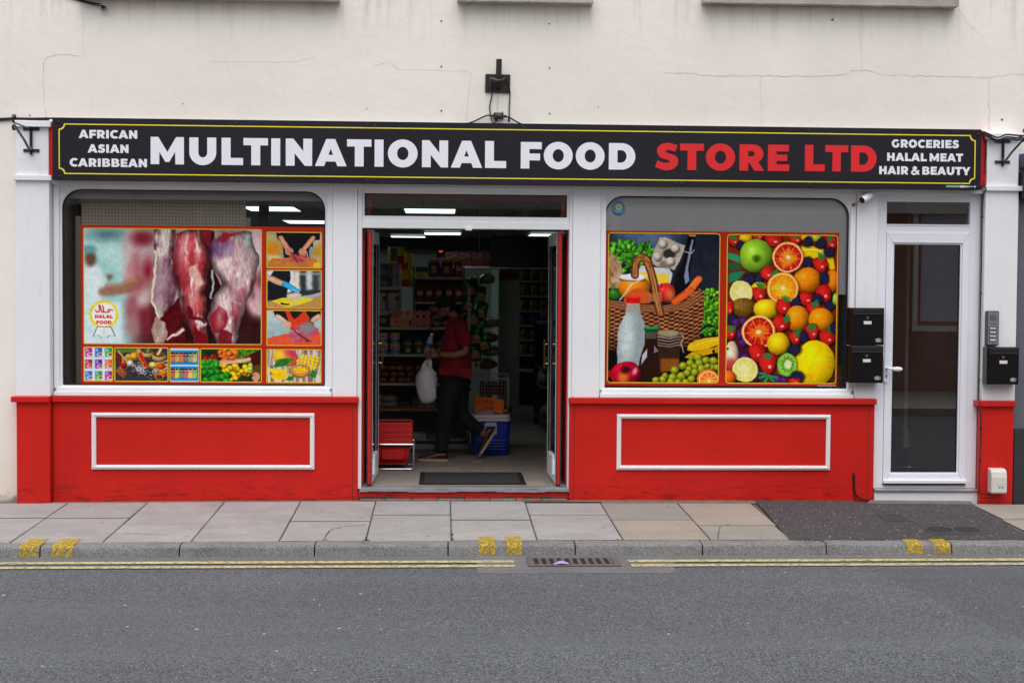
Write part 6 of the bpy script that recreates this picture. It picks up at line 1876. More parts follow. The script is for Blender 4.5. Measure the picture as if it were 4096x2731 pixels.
o = MB().ball((0, 0, .036), (.050, .050, .040), 10, 7, .16, 4).build('film', glass_mat('clear_film', (.97, .97, .97, 1), 1.4, 1.6)); o.parent = T
place(T, [(-.055, 2.87, 1.238, 0, 'lowest left wrapped bun beside the jelly cups'), (.03, 2.87, 1.238, .6, 'lowest right wrapped bun beside the jelly cups'), (-.065, 2.88, 1.312, 1.2, 'middle wrapped bun in the stack beside the jelly cups'), (-.085, 2.88, 1.386, 2.0, 'topmost wrapped bun in the stack beside the jelly cups')])
T = thing('gift_box', 'dark snack tray box with a round gold logo beside the jelly cups', 'box', (-.60, 2.84, 1.238))
MB().rbox(-.67, -.535, 2.84, 2.95, 1.238, 1.352, .004).build('carton', mat('dark_brown_box', s(42, 34, 30), .5), T)
MB().lathe([(.030, 0), (.030, .001)], (-.60, 2.8385, 1.300), 20, 'Y').build('logo', mat('gold_print', s(170, 140, 80), .4), T)
for k in range(3):
    T = thing('plastic_tray', ('lowest', 'middle', 'topmost')[k] + ' of the white plastic trays above the dark snack box', 'tray', (-.61, 2.88, 1.354 + .016 * k), group='white trays on the dark box')
    MB().ring(rrect(-.68, -.54, 2.85, 2.99, .02, 4), rrect(-.675, -.545, 2.855, 2.985, .018, 4), 1.354 + .016 * k, 1.366 + .016 * k)
    o = MB().prism(rrect(-.68, -.54, 2.85, 2.99, .02, 4), 1.356 + .016 * k, 1.364 + .016 * k).build('rim', P_WHITE, T)
    MB().prism(rrect(-.66, -.56, 2.87, 2.97, .02, 4), 1.3535 + .016 * k, 1.356 + .016 * k).build('base', P_WHITE, T)
# candyfloss buckets
T = lathe_thing('candy_bucket', 'pink and blue candy bucket with a yellow lid beside the left door leaf', 'bucket', 'candy buckets with yellow lids', [('bucket', [(.040, 0), (.043, .002), (.051, .098)], mat('bucket_pale_pink', s(222, 196, 206), .4), 20), ('lid', [(.0535, .095), (.0535, .105), (.050, .107), (.03, .107)], P_YEL, 20)])
lbl_plate(T, 'blue_band', .0462, .012, .045, -85, 85, mat('bucket_blue', s(90, 150, 206), .4), 12)
ink(T, 'CANDY', 0, -.0515, .068, .022, P_RED, .070)
place(T, [(x, 2.88, z, 0, '%s candy bucket with a yellow lid in the %s stack from the left door leaf' % (u, o)) for x, o in ((-.478, 'second'), (-.60, 'first')) for z, u in ((.963, 'lower'), (1.071, 'upper'))])
T = lathe_thing('wafer_tub', 'green wafer stick tub with a blue lid on the cream shelving', 'tub', 'wafer stick tubs with blue lids', [('tub', [(.046, 0), (.048, .004), (.049, .14)], mat('tub_green', s(70, 104, 44), .35), 20), ('lid', [(.052, .138), (.052, .158), (.049, .161), (.02, .161)], P_BLUE, 20)])
lbl_plate(T, 'red_swoosh', .0496, .085, .100, -60, 60, P_RED, 10); lbl_plate(T, 'wafer_print', .0496, .015, .06, -25, 25, mat('wafer_print', s(196, 170, 110), .5), 8)
ink(T, 'SUPERSTIX', 0, -.0525, .108, .022, P_YEL, .082)
place(T, [(-.345 + .109 * k, 2.88, .963, 0, 'green wafer stick tub with a blue lid, %s from the left' % ORD[k]) for k in range(4)])
# wrapped sweet breads, three high
BRD = mat('sweet_bread', s(150, 84, 44), .3, var=.35, vs=30)
T = thing('wrapped_bread', 'small wrapped sweet bread in the rows on the cream shelving', 'bread', group='wrapped sweet breads')
o = MB().rbox(-.040, .040, -.05, .05, .0, .056, .018).build('loaf', BRD, smooth=60); o.parent = T
o = MB().ball((0, 0, .030), (.047, .058, .034), 9, 7, .14, 8).build('film', MATS['clear_film']); o.parent = T
rb = random.Random(5)
place(T, [(-.60 + .088 * i + rb.uniform(-.01, .01) + .02 * (j % 2), 2.88 + .02 * j, .669 + .060 * j, rb.uniform(-.2, .2), 'wrapped sweet bread, %s from the left in the %s row' % (ORD[i], ('bottom', 'middle', 'top')[j])) for j in range(3) for i in range(5 if j else 6)])
# bags of beans and clear trays
BEAN = mat('dried_beans', s(176, 150, 134), .5, var=.6, vs=110)
T = thing('bean_bag', 'clear bag of dried beans on the lowest cream shelf', 'bag', group='bags of dried beans')
o = MB().ball((0, 0, .035), (.080, .06, .036), 16, 9, .05, 2).build('beans', BEAN, smooth=70); o.parent = T
place(T, [(-.525, 2.88, .411, 0, 'lower right bag of dried beans on the lowest cream shelf'), (-.535, 2.88, .470, .3, 'upper right bag of dried beans on the lowest cream shelf'), (-.66, 2.88, .411, 0, 'lower left bag of dried beans on the lowest cream shelf'), (-.65, 2.88, .478, .5, 'upper left bag of dried beans on the lowest cream shelf')])
T = thing('clear_tray', 'clear lidded tray of nuts on the lowest cream shelf', 'tray', group='clear trays of nuts')
o = MB().rbox(-.05, .05, -.05, .05, .002, .032, .004).build('nuts', mat('brown_nuts', s(110, 76, 50), .5, var=.5, vs=90)); o.parent = T
o = MB().rbox(-.056, .056, -.056, .056, .0, .036, .004).build('lid', MATS['clear_film']); o.parent = T
place(T, [(x, 2.88, .411 + .039 * k, 0, 'clear tray of nuts, %s from the bottom in the %s stack from the left' % (ORD[k], ORD[j])) for j, (x, n) in enumerate(((-.375, 2), (-.245, 3), (-.12, 2), (.21, 2))) for k in range(n)])
T = thing('grey_box', 'pale grey carton on the bottom deck behind the red baskets', 'box', (-.23, 2.88, .1))
MB().rbox(-.31, -.16, 2.83, 2.98, .097, .155, .004).build('carton', SHELFW, T)
MB().box(-.31, -.16, 2.9, 2.905, .1555, .1565).build('flap_seam', INDK, T)

# ---- hanging strips of green crisp packets
GRN = mat('metallic_green_foil', s(24, 120, 56), .22, .55, var=.3, vs=20)
CRSP = mat('crisp_print', s(206, 130, 84), .4, var=.25, vs=40)
T = thing('crisp_packet', 'green foil potato cracker packet hanging beside the walking person', 'crisp packet', group='green crisp packets hanging on strips')
vs, fs = [], []
nx_, nz_ = 7, 9
for side in (-1, 1):
    for j in range(nz_ + 1):
        for i in range(nx_ + 1):
            u = i / nx_ * 2 - 1; v = j / nz_
            d = .024 * (1 - abs(u) ** 2.2) * min(1, v * 5 + .03, (1 - v) * 5 + .03) + .004 * math.sin(u * 7 + v * 11)
            vs.append((u * .060, side * d, -.19 + v * .19))
n1 = (nx_ + 1) * (nz_ + 1)
for q in (0, n1):
    for j in range(nz_):
        for i in range(nx_):
            a = q + j * (nx_ + 1) + i
            fs.append((a, a + 1, a + nx_ + 2, a + nx_ + 1))
o = MB().add(vs, fs).build('packet', GRN, smooth=70); o.parent = T
o = MB().prism_y([(-.045, -.160), (.045, -.160), (.040, -.105), (.0, -.095), (-.040, -.105)], -.0300, -.0285).build('printed_panel', CRSP); o.parent = T
ink(T, 'Potato', 0, -.0310, -.082, .020, P_WHITE, .060); ink(T, 'Crackers', 0, -.0310, -.098, .018, P_WHITE, .072)
rb = random.Random(11)
spots = []
for x0, z0, n_ in ((.285, 1.73, 5), (.42, 1.66, 4), (.345, 1.42, 2)):
    for k in range(n_):
        spots.append((x0 + rb.uniform(-.02, .02) + .015 * k * (x0 < .4), 3.02 + rb.uniform(-.05, .03), z0 - .165 * k, rb.uniform(-.35, .35)))
for i, sp in enumerate(spots):
    tl = (rb.uniform(-.15, .15), rb.uniform(-.28, .28), sp[3])
    lb = 'green crisp packet, %s from the top of the %s hanging strip' % ((ORD[i], 'left') if i < 5 else (ORD[i - 5], 'right') if i < 9 else (ORD[i - 9], 'middle'))
    if i == 0:
        T.location = sp[:3]; T.rotation_euler = tl; T['label'] = lb
    else:
        dup(T, sp[:3], tilt=tl, label=lb)
T = thing('clip_strip', 'thin white hanging strip that carries the green crisp packets', 'hanging strip', (.38, 3.06, 1.0))
MB().box(.372, .386, 3.055, 3.058, .78, 1.80).build('strip', P_WHITE, T)
MB().tube([(.379, 3.056, 1.80), (.379, 3.056, 2.10), (.379, 3.056, 2.50)], .002, 6).build('cord', P_WHITE, T)
for k, (x, z, rz) in enumerate(((.335, 1.655, .2), (.47, 1.69, -.2))):
    T = thing('noodle_bag', ('clear bag of dried greens above the crisp packets, left of two', 'clear bag of dried greens above the crisp packets, right of two')[k], 'bag', (x, 3.1, z), rz)
    o = MB().ball((0, 0, .045), (.075, .03, .05), 12, 8, .10, 20 + k).build('contents', mat('dried_leaf', s(120, 120, 84), .5, var=.4, vs=40), smooth=70); o.parent = T
    o = MB().ball((0, 0, .045), (.085, .036, .06), 10, 7, .18, 30 + k).build('film', MATS['clear_film']); o.parent = T
# bread bags on hooks behind
for k, (x, z, c) in enumerate(((.50, 1.22, (150, 140, 120)), (.48, 1.06, (140, 110, 76)), (.52, .92, (150, 146, 136)), (.47, .78, (120, 90, 60)))):
    T = thing('loaf_bag', ('topmost bagged loaf', 'second bagged loaf from the top', 'third bagged loaf from the top', 'lowest bagged loaf')[k] + ' behind the crisp packets', 'bread', (x, 3.5, z))
    MB().ball((x, 3.5, z + .05), (.13, .08, .055), 14, 8, .06, 40 + k).build('loaf', mat('loaf_bag_%d' % k, s(*c), .4, var=.3, vs=16), T, smooth=70)
    MB().tube([(x - .10, 3.42, z + .115), (x + .08, 3.42, z + .115), (x + .08, 3.42, z + .03)], .003, 6).build('hook', INDK, T)

# ---- freezer-side shelf of red noodle boxes, controller, cameras, screen
T = thing('wall_shelf', 'long shelf of red boxes high behind the hanging screen', 'shelf', (.7, 4.6, 1.86))
MB().rbox(-.02, 1.75, 4.45, 4.95, 1.865, 1.888, .002).build('shelf_board', SHELFW, T)
for x in (.1, 1.6): MB().box(x, x + .02, 4.93, 4.95, 0, 1.865).build('leg', SHELFW, T)
T = thing('noodle_box', 'red noodle carton with a yellow and green stripe on the high shelf', 'carton', group='red noodle cartons on the high shelf')
def par(o): o.parent = T; return o
par(MB().rbox(-.072, .072, 0, .2, 0, .162, .002).build('carton', mat('noodle_red', s(96, 18, 24), .6)))
par(MB().prism_y([(-.065, .085), (-.02, .09), (.03, .110), (.068, .105), (.068, .118), (.03, .124), (-.02, .102), (-.065, .097)], -.0012, -.0002).build('yellow_stripe', mat('noodle_yellow', s(120, 104, 26), .6)))
par(MB().prism_y([(-.065, .072), (-.02, .076), (.03, .096), (.068, .092), (.068, .105), (.03, .110), (-.02, .09), (-.065, .085)], -.0011, -.0001).build('green_stripe', mat('noodle_green', s(24, 70, 40), .6)))
ink(T, 'Indomie', -.01, -.002, .135, .030, mat('noodle_ink', s(110, 90, 96), .6), .09); ink(T, '2', .045, -.002, .035, .050, P_BLUE)
place(T, [(.103 + .149 * k, 4.46, 1.889, 0, 'red noodle carton, %s from the left on the high shelf' % ORD[k]) for k in range(9)])
T = thing('temperature_controller', 'small black wall display glowing red above the noodle cartons', 'display', (.01, 6.2, 2.03))
MB().rbox(-.075, .085, 6.24, 6.30, 2.035, 2.150, .006).build('housing', mat('controller_grey', s(70, 72, 74), .5), T)
MB().rbox(-.06, .07, 6.236, 6.241, 2.05, 2.135, .003).build('screen', INDK, T)
font_text('digits', 'OFF', -.02, 6.234, 2.10, .034, mat('led_red', (1.0, .10, .05, 1), .4, emit=1.2), T, width=.05)
T = thing('dome_camera', 'white dome camera under the shop ceiling above the noodle cartons', 'camera', (.02, 5, 2.5))
MB().lathe([(.055, 0), (.055, -.03), (.045, -.045)][::-1], (.02, 5, 2.498), 20).build('base', P_WHITE, T, smooth=40)
MB().ball((.02, 5, 2.447), (.035, .035, .035), 14, 9).build('dome', mat('smoked_dome', s(20, 20, 22), .08), T, smooth=60)
T = thing('ceiling_spot', 'small chrome ceiling fitting right of the dome camera', 'fitting', (.33, 5.4, 2.5))
MB().lathe([(.05, 0), (.05, -.015), (.03, -.03)][::-1], (.33, 5.4, 2.498), 18).build('ring', CHROME, T, smooth=40)
MB().lathe([(.025, -.03), (.02, -.036)][::-1], (.33, 5.4, 2.498), 14).build('lens', P_WHITE, T)
T = thing('hanging_screen', 'large black television hanging from the ceiling inside the doorway', 'television', (.85, 4.3, 1.88))
MB().rbox(.53, 1.172, 4.26, 4.30, 1.876, 2.228, .004).build('screen', mat('black_screen', s(7, 7, 9), .25, var=.02), T)
MB().ring(rect_like(.53, 1.172, 1.876, 2.228, 0), rect_like(.54, 1.162, 1.886, 2.218, 0), 4.256, 4.262).build('bezel', INDK, T)
MB().box(.70, .82, 4.30, 4.33, 2.10, 2.51).build('mount', mat('mount_grey', s(90, 92, 92), .5), T)
T = thing('pillar', 'square grey painted pillar in the middle of the shop', 'pillar', (.88, 7.1, 0))
MB().rbox(.742, 1.022, 7.0, 7.28, .0, 2.5, .006).build('shaft', mat('pillar_grey', s(168, 168, 162), .7, var=.06), T)
MB().rbox(.730, 1.034, 6.988, 7.292, .0, .07, .004).build('skirting', SHELFW, T)
T = thing('smile_notice', 'small yellow notice with a smiling face on the grey pillar', 'notice', (.876, 6.995, 1.375))
MB().box(.830, .922, 6.996, 6.9985, 1.375, 1.515).build('paper', mat('notice_yellow', s(206, 180, 96), .7), T)
MB().ring([(.876 + .027 * math.cos(2 * math.pi * k / 24), 1.443 + .027 * math.sin(2 * math.pi * k / 24)) for k in range(24)], [(.876 + .024 * math.cos(2 * math.pi * k / 24), 1.443 + .024 * math.sin(2 * math.pi * k / 24)) for k in range(24)], 6.9945, 6.9958).build('face_ring', INDK, T)
MB().prism_y(stroke(arc(.876, 1.445, .015, .015, 200, 340, 10), .003), 6.9945, 6.9958).build('mouth', INDK, T)
for x in (.867, .885):
    MB().lathe([(.0028, 0), (.0028, .0012)], (x, 6.9945, 1.450), 8, 'Y').build('eye', INDK, T)
font_text('lettering', 'SMILE!!', .876, 6.9945, 1.495, .024, INDK, T, width=.07)
font_text('lettering', 'you are on', .876, 6.9945, 1.403, .014, INDK, T, width=.06); font_text('lettering', 'CCTV', .876, 6.9945, 1.387, .014, INDK, T, width=.03)
T = thing('brown_notice', 'dark orange printed notice at the top of the grey pillar', 'notice', (.88, 6.99, 1.75))
MB().box(.745, 1.015, 6.992, 6.9965, 1.752, 1.905).build('paper', mat('notice_brown', s(150, 84, 40), .7, var=.35, vs=30), T)
MB().box(.77, .99, 6.990, 6.9925, 1.79, 1.845).build('print_band', mat('notice_print', s(110, 40, 34), .7, var=.5, vs=50), T)
UR = shelf_unit('shelving_unit', 'pale shelving of green packets at the back right of the shop', 1.045, 2.6, 7.95, 8.5, (.52, .735, .945, 1.146, 1.348, 1.552, 1.757), 2.0, SHELFW, mat('shelf_dark_back2', s(40, 40, 40), .8))
def packet(label, group, m_):
    T = thing('food_packet', label, 'packet', group=group)
    vs, fs = [], []
    for side in (-1, 1):
        for j in range(6):
            for i in range(6):
                u = i / 5 * 2 - 1; v = j / 5
                vs.append((u * .055 * (1 - .1 * v), side * .032 * (1 - abs(u) ** 2.4) * min(1, (1 - v) * 3 + .05, v * 6 + .4), v * .15))
    for q in (0, 36):
        for j in range(5):
            for i in range(5):
                a = q + j * 6 + i
                fs.append((a, a + 1, a + 7, a + 6))
    o = MB().add(vs, fs).build('packet', m_, smooth=70); o.parent = T
    o = MB().lathe([(.034, 0), (.034, .001)], (0, -.034, .05), 16, 'Y').build('window', mat('packet_window', s(96, 84, 60), .3, var=.4, vs=60)); o.parent = T
    return T
GP = packet('green packet with a round window on the back right shelving', 'green packets on the back right shelving', mat('packet_lime', s(128, 150, 34), .3, var=.2))
place(GP, [(1.13 + .135 * i + .01 * (j % 2), 8.02, z, 0, 'green packet, %s from the left on the %s of the back right shelving' % (ORD[i], ('top shelf', 'second shelf', 'third shelf', 'fifth shelf', 'sixth shelf')[j])) for j, z in enumerate((1.758, 1.553, 1.349, .946, .736)) for i in range(3)])
PP = packet('purple packet with a round window on the back right shelving', 'purple packets on the back right shelving', mat('packet_purple', s(96, 60, 130), .3))
place(PP, [(1.13, 8.02, 1.147, 0, 'left of the two purple packets on the back right shelving'), (1.265, 8.02, 1.147, 0, 'right of the two purple packets on the back right shelving')])
TP = packet('teal packet with a round window on the back right shelving', 'teal packets on the back right shelving', mat('packet_teal', s(60, 130, 150), .3))
place(TP, [(1.40, 8.02, 1.147, 0, 'teal packet with a round window on the back right shelving')])
for k, (x, y, z, c, lb) in enumerate(((1.22, 4.6, .62, (110, 100, 96), 'silvery bag heaped at the right of the aisle'), (1.30, 4.4, .82, (130, 120, 60), 'yellow bag heaped at the right of the aisle'), (1.26, 4.8, .22, (120, 90, 80), 'brown bag on the floor right of the aisle'), (1.28, 5.0, 1.35, (140, 40, 44), 'red bag hanging at the right of the aisle'))):
    T = thing('stock_bag', lb, 'bag', (x, y, z - .08))
    MB().ball((x, y, z), (.13, .12, .09), 14, 9, .10, 60 + k).build('bag', mat('stock_bag_%d' % k, s(*c), .35, var=.4, vs=14), T, smooth=60)
    MB().ball((x - .02, y - .02, z + .085), (.035, .03, .03), 8, 6, .2, 70 + k).build('knot', MATS['stock_bag_%d' % k], T)
RS = shelf_unit('shelving_unit', 'low dark shelving along the right of the aisle', 1.12, 1.60, 4.3, 5.6, (.13, .53, .73, 1.26), 1.3, mat('dark_shelf', s(70, 70, 72), .6), INDK, post=False)

# ---- wire basket on a stand, cool box, price card
WIRE = mat('white_wire', s(206, 206, 206), .4)
T = thing('wire_stand', 'white wire dump basket on a stand behind the blue cool box', 'wire stand', (.52, 3.2, 0))
for x in (.335, .690):
    MB().box(x, x + .016, 3.18, 3.196, 0, .70).build('leg', WIRE, T)
    MB().box(x, x + .016, 3.44, 3.456, 0, .73).build('leg', WIRE, T)
MB().box(.335, .706, 3.178, 3.194, .684, .702).build('front_rail', WIRE, T); MB().box(.335, .706, 3.44, 3.456, .72, .736).build('back_rail', WIRE, T)
g = MB()
for k in range(9): g.tube([(.385 + .0335 * k, 3.16, .488), (.378 + .035 * k, 3.16, .668)], .0022, 5)
for k in range(6): g.tube([(.382 - .001 * k, 3.16, .49 + .036 * k), (.655 + .002 * k, 3.16, .49 + .036 * k)], .0022, 5)
g.build('wire_mesh', WIRE, T)
T = thing('snack_heap', 'heap of dark red and yellow packets inside the wire basket', 'packets', (.52, 3.28, .47))
m = MB()
rb = random.Random(3)
for k in range(10):
    a = .40 + .026 * k
    m.rbox(a, a + .02, 3.20, 3.34, .49 + rb.uniform(0, .03), .64 + rb.uniform(0, .05), .004)
m.build('packets', mat('dark_red_packets', s(110, 40, 30), .4, var=.8, vs=18), T)
CB = thing('cool_box', 'blue cool box with a white lid and bail handle behind the raised foot', 'cool box', (.48, 2.4, 0))
bx_ = []
for z, sx in ((.0, .172), (.012, .180), (.05, .182), (.10, .184), (.18, .189), (.30, .195), (.335, .197)):
    bx_.append((z, sx))
vs, fs = [], []
for z, sx in bx_:
    vs += [(p[0], p[1], z) for p in rrect(.478 - sx, .478 + sx, 2.22 + (.197 - sx), 2.60 - (.197 - sx), .045, 5)]
n_ = len(rrect(0, 1, 0, 1, .1, 5))
for i in range(len(bx_) - 1):
    for k in range(n_):
        fs.append((i * n_ + k, i * n_ + (k + 1) % n_, (i + 1) * n_ + (k + 1) % n_, (i + 1) * n_ + k))
fs += [tuple(range(n_ - 1, -1, -1)), tuple(range((len(bx_) - 1) * n_, len(bx_) * n_))]
CBB = mat('cool_box_blue', s(24, 58, 170), .35, var=.08)
MB().add(vs, fs).build('tub', CBB, CB, smooth=40)
for z in (.05, .078, .106, .134):
    o_ = rrect(.478 - .187, .478 + .187, 2.214, 2.606, .047, 5)
    MB().prism(o_, z, z + .016).build('rib', CBB, CB, bevel=.005)
MB().prism(rrect(.478 - .200, .478 + .200, 2.212, 2.608, .05, 5), .335, .362).build('lid_rim', P_WHITE, CB, bevel=.006)
MB().prism(rrect(.478 - .194, .478 + .194, 2.218, 2.602, .05, 5), .362, .398).build('lid', P_WHITE, CB, bevel=.012)
for x in (.428, .532):
    MB().rbox(x - .006, x + .006, 2.198, 2.212, .20, .318, .002).build('handle_arm', WIRE, CB)
MB().rbox(.430, .530, 2.200, 2.214, .286, .325, .003).build('handle_bracket', WIRE, CB)
T = thing('price_card', 'orange handwritten card reading KENKEY on the cool box', 'price card', (.47, 2.30, .40))
MB().prism_y([(.324, .440), (.602, .402), (.617, .541), (.340, .577)], 2.290, 2.293).build('card', mat('bright_orange_card', s(240, 112, 24), .7, var=.03), T)
INKM = mat('marker_ink', s(60, 30, 14), .8)
rot = Matrix.Rotation(R(7), 4, 'Y')
font_text('handwriting', 'KENKEY', .44, 2.2885, .520, .050, INKM, T, rot=rot, width=.15)
font_text('handwriting', '2.00', .47, 2.2885, .462, .040, INKM, T, rot=rot, width=.08)
T = thing('pastry_box', 'flat pink and brown packet lying on the cool box lid', 'packet', (.42, 2.26, .399))
MB().rbox(.315, .51, 2.235, 2.285, .399, .436, .004).build('box', mat('pink_brown_box', s(170, 120, 110), .4, var=.4, vs=20), T)
MB().box(.345, .50, 2.2335, 2.2348, .404, .432).build('label_panel', mat('lilac_label', s(176, 130, 160), .5), T)
T = thing('bread_bag', 'clear bag of bread rolls at the right end of the cool box lid', 'bag', (.64, 2.36, .399))
MB().ball((.635, 2.36, .430), (.045, .05, .032), 12, 8, .08, 91).build('rolls', BRD, T, smooth=60)
MB().ball((.640, 2.36, .434), (.058, .06, .040), 10, 7, .16, 92).build('film', MATS['clear_film'], T)

# ---- red shopping baskets on a chrome stand
BR = mat('basket_red', s(206, 24, 28), .35, var=.06)
RK = thing('basket_stand', 'bent chrome stand under the red shopping baskets', 'stand', (-.42, 1.1, 0))
MB().tube(smooth_path([(-.64, 1.04, .012), (-.30, 1.04, .012), (-.262, 1.04, .016), (-.250, 1.04, .05), (-.250, 1.04, .20), (-.256, 1.04, .232)], 4), .008, 8).build('front_tube', CHROME, RK, smooth=60)
MB().tube(smooth_path([(-.64, 1.38, .012), (-.30, 1.38, .012), (-.262, 1.38, .016), (-.250, 1.38, .05), (-.250, 1.38, .20), (-.256, 1.38, .232)], 4), .008, 8).build('back_tube', CHROME, RK, smooth=60)
MB().tube([(-.66, 1.03, .234), (-.252, 1.03, .234)], .0085, 8).build('front_bar', CHROME, RK); MB().tube([(-.66, 1.39, .234), (-.252, 1.39, .234)], .0085, 8).build('back_bar', CHROME, RK)
for x in (-.47, -.32):
    MB().rbox(x - .012, x + .012, 1.03, 1.05, .0, .006, .002).build('rubber_foot', INDK, RK)
for k in range(4):
    zb = .048 + .048 * k
    T = thing('shopping_basket', ('lowest red shopping basket on the chrome stand', 'second red shopping basket from the bottom of the stack', 'third red shopping basket from the bottom of the stack', 'topmost red shopping basket of the stack')[k], 'basket', (-.44, 1.2, zb))
    def lp(inset, z):
        return [(-.64 + inset * .8, 1.04 + inset, z), (-.266 - inset, 1.04 + inset, z), (-.266 - inset, 1.38 - inset, z), (-.64 + inset * .8, 1.38 - inset, z)]
    body = MB()
    H = .235
    def band(i0, z0, i1, z1):
        a = lp(i0, z0); b = lp(i1, z1); body.add(a + b, [(j, (j + 1) % 4, 4 + (j + 1) % 4, 4 + j) for j in range(4)])
    ins = lambda z: .045 * (1 - (z - zb) / H)
    if k == 0:
        # slotted wall: solid panel with rows of slots
        band(ins(zb + .065), zb + .065, ins(zb + .15), zb + .15)
        band(ins(zb), zb, ins(zb + .012), zb + .012)
        for (za, zc, nb) in ((zb + .012, zb + .065, 22), (zb + .15, zb + .19, 22)):
            for s_ in range(4):
                a0 = lp(ins(za), za); a1 = lp(ins(zc), zc)
                for q in range(nb):
                    for t0, t1 in ((q / nb, (q + .55) / nb),):
                        def L(pts, t): return tuple(pts[s_][j] + (pts[(s_ + 1) % 4][j] - pts[s_][j]) * t for j in range(3))
                        body.add([L(a0, t0), L(a0, t1), L(a1, t1), L(a1, t0)], [(0, 1, 2, 3)])
        band(ins(zb + .19), zb + .19, ins(zb + H - .045), zb + H - .045)
        body.add(lp(ins(zb), zb), [(0, 1, 2, 3)])
    else:
        band(ins(zb + H - .1), zb + H - .1, ins(zb + H - .045), zb + H - .045)
        body.add(lp(ins(zb + .15), zb + .15), [(0, 1, 2, 3)])
    body.build('basket_body', BR, T)
    rim = MB()
    o2 = lp(-.006, 0); i2 = lp(.012, 0)
    z0, z1 = zb + H - .046, zb + H
    rim.add([(p[0], p[1], z0) for p in o2] + [(p[0], p[1], z1) for p in o2] + [(p[0], p[1], z1) for p in i2] + [(p[0], p[1], z0) for p in i2],
            [(b * 4 + j, b * 4 + (j + 1) % 4, ((b + 1) % 4) * 4 + (j + 1) % 4, ((b + 1) % 4) * 4 + j) for b in range(4) for j in range(4)])
    rim.build('rim', BR, T, bevel=.003)
    if k == 0:
        MB().box(-.53, -.335, 1.045, 1.052, .10, .185).build('panel', BR, T)
for y in (1.10, 1.26):
    MB().bar([(-.62, y, .412), (-.40, y - .01, .416), (-.29, y, .412)], .02, .012, (0, 1, 0)).build('handle', INDK, T)

# ---- door mat and floor stickers
T = thing('door_mat', 'black ribbed rubber door mat just inside the shop threshold', 'door mat', (.26, .45, 0))
MATB = mat('door_mat_pile', s(38, 38, 40), .95, var=.3, vs=40, bump=1.0, bs=90)
MB().rbox(-.185, .705, .085, .83, .001, .010, .003).build('pile', MATB, T)
MB().ring(rect_like(0, 1, 0, 1, 0), rect_like(.1, .9, .1, .9, 0), 0, 1)
for a, b, c, d in ((-.185, -.145, .085, .83), (.665, .705, .085, .83), (-.145, .665, .085, .12), (-.145, .665, .795, .83)):
    MB().rbox(a, b, c, d, .010, .0125, .001).build('rubber_border', BLACKR, T)
for x, y, r_, lb in ((.33, 1.70, .050, 'small pale floor sticker in front of the cool box'), (1.06, 2.0, .085, 'large pale floor sticker beside the right door leaf')):
    T = thing('floor_sticker', lb, 'sticker', (x, y, 0))
    MB().lathe([(r_, .0012), (r_, .0022)], (x, y, 0), 24).build('disc', mat('pale_sticker', s(176, 178, 176), .6), T)
    MB().lathe([(r_ * .7, .0023), (r_ * .7, .0027)], (x, y, 0), 24).build('print', mat('sticker_print', s(150, 154, 150), .6), T)

# ---- left window: pegboard unit and cartons at its end
PEG = NT('perforated_beige_panel')
cv = PEG.coords((36.4, 36.4, 36.4))
fr_ = PEG.n.new('ShaderNodeVectorMath'); fr_.operation = 'FRACTION'; PEG.link(cv, fr_.inputs[0])
su = PEG.n.new('ShaderNodeVectorMath'); su.operation = 'SUBTRACT'; PEG.link(fr_.outputs[0], su.inputs[0]); su.inputs[1].default_value = (.5, .5, .5)
sx_ = PEG.n.new('ShaderNodeSeparateXYZ'); PEG.link(su.outputs[0], sx_.inputs['Vector'])
d2 = PEG.math('SQRT', PEG.math('ADD', PEG.math('MULTIPLY', sx_.outputs['X'], sx_.outputs['X']), PEG.math('MULTIPLY', sx_.outputs['Z'], sx_.outputs['Z'])))
PEG.color(PEG.mix(PEG.remap(d2, .20, .15), s(222, 212, 192), s(30, 28, 26)))
PEG = PEG.done(.6)
T = thing('pegboard_unit', 'beige perforated shelving back standing in the left window', 'shelving', (-2.3, .25, .815))
MB().box(-2.975, -1.63, .24, .255, .82, 2.345).build('perforated_panel', PEG, T)
for x in (-3.02, -1.63):
    MB().box(x, x + .04, .23, .27, .82, 2.2).build('upright', mat('upright_beige', s(186, 178, 162), .5), T)
MB().box(-2.975, -1.63, .255, .6, .815, .84).build('base_shelf', SHELFW, T)
rb = random.Random(2)
cc = [(120, 36, 40), (96, 30, 40), (110, 40, 36), (214, 186, 60), (60, 80, 110), (200, 180, 120), (120, 30, 40)]
for k in range(7):
    z = .84 + .215 * k
    T = thing('window_carton', ('lowest carton', 'second carton from the bottom', 'third carton from the bottom', 'middle carton', 'third carton from the top', 'second carton from the top', 'topmost carton')[k] + ' in the pile at the left end of the left window', 'carton', (-3.0, .60, z))
    MB().rbox(-3.065, -2.945 + (.12 if k > 4 else 0), .50, .66, z, z + .205, .003).build('carton', mat('carton_%d' % k, s(*cc[(k * 3) % 7]), .6, var=.3, vs=14), T)
    MB().box(-3.06, -2.96, .4985, .4995, z + .06, z + .15).build('printed_panel', mat('carton_print_%d' % k, s(*cc[(k * 3 + 3) % 7]), .6, var=.6, vs=30), T)
    MB().box(-3.07, -2.93 + (.12 if k > 4 else 0), .49, .67, z - .008, z - .001).build('shelf_edge', SHELFW, T)
T = thing('cable_bundle', 'dark bundle of clear film hanging at the right end of the pegboard', 'film', (-1.56, .7, 1.9))
MB().rbox(-1.585, -1.50, .70, .78, 1.9, 2.34, .02).build('film_roll', mat('grey_film', s(110, 110, 114), .3, var=.5, vs=20), T)
MB().box(-1.585, -1.50, .70, .78, 2.34, 2.36).build('clip', INDK, T)
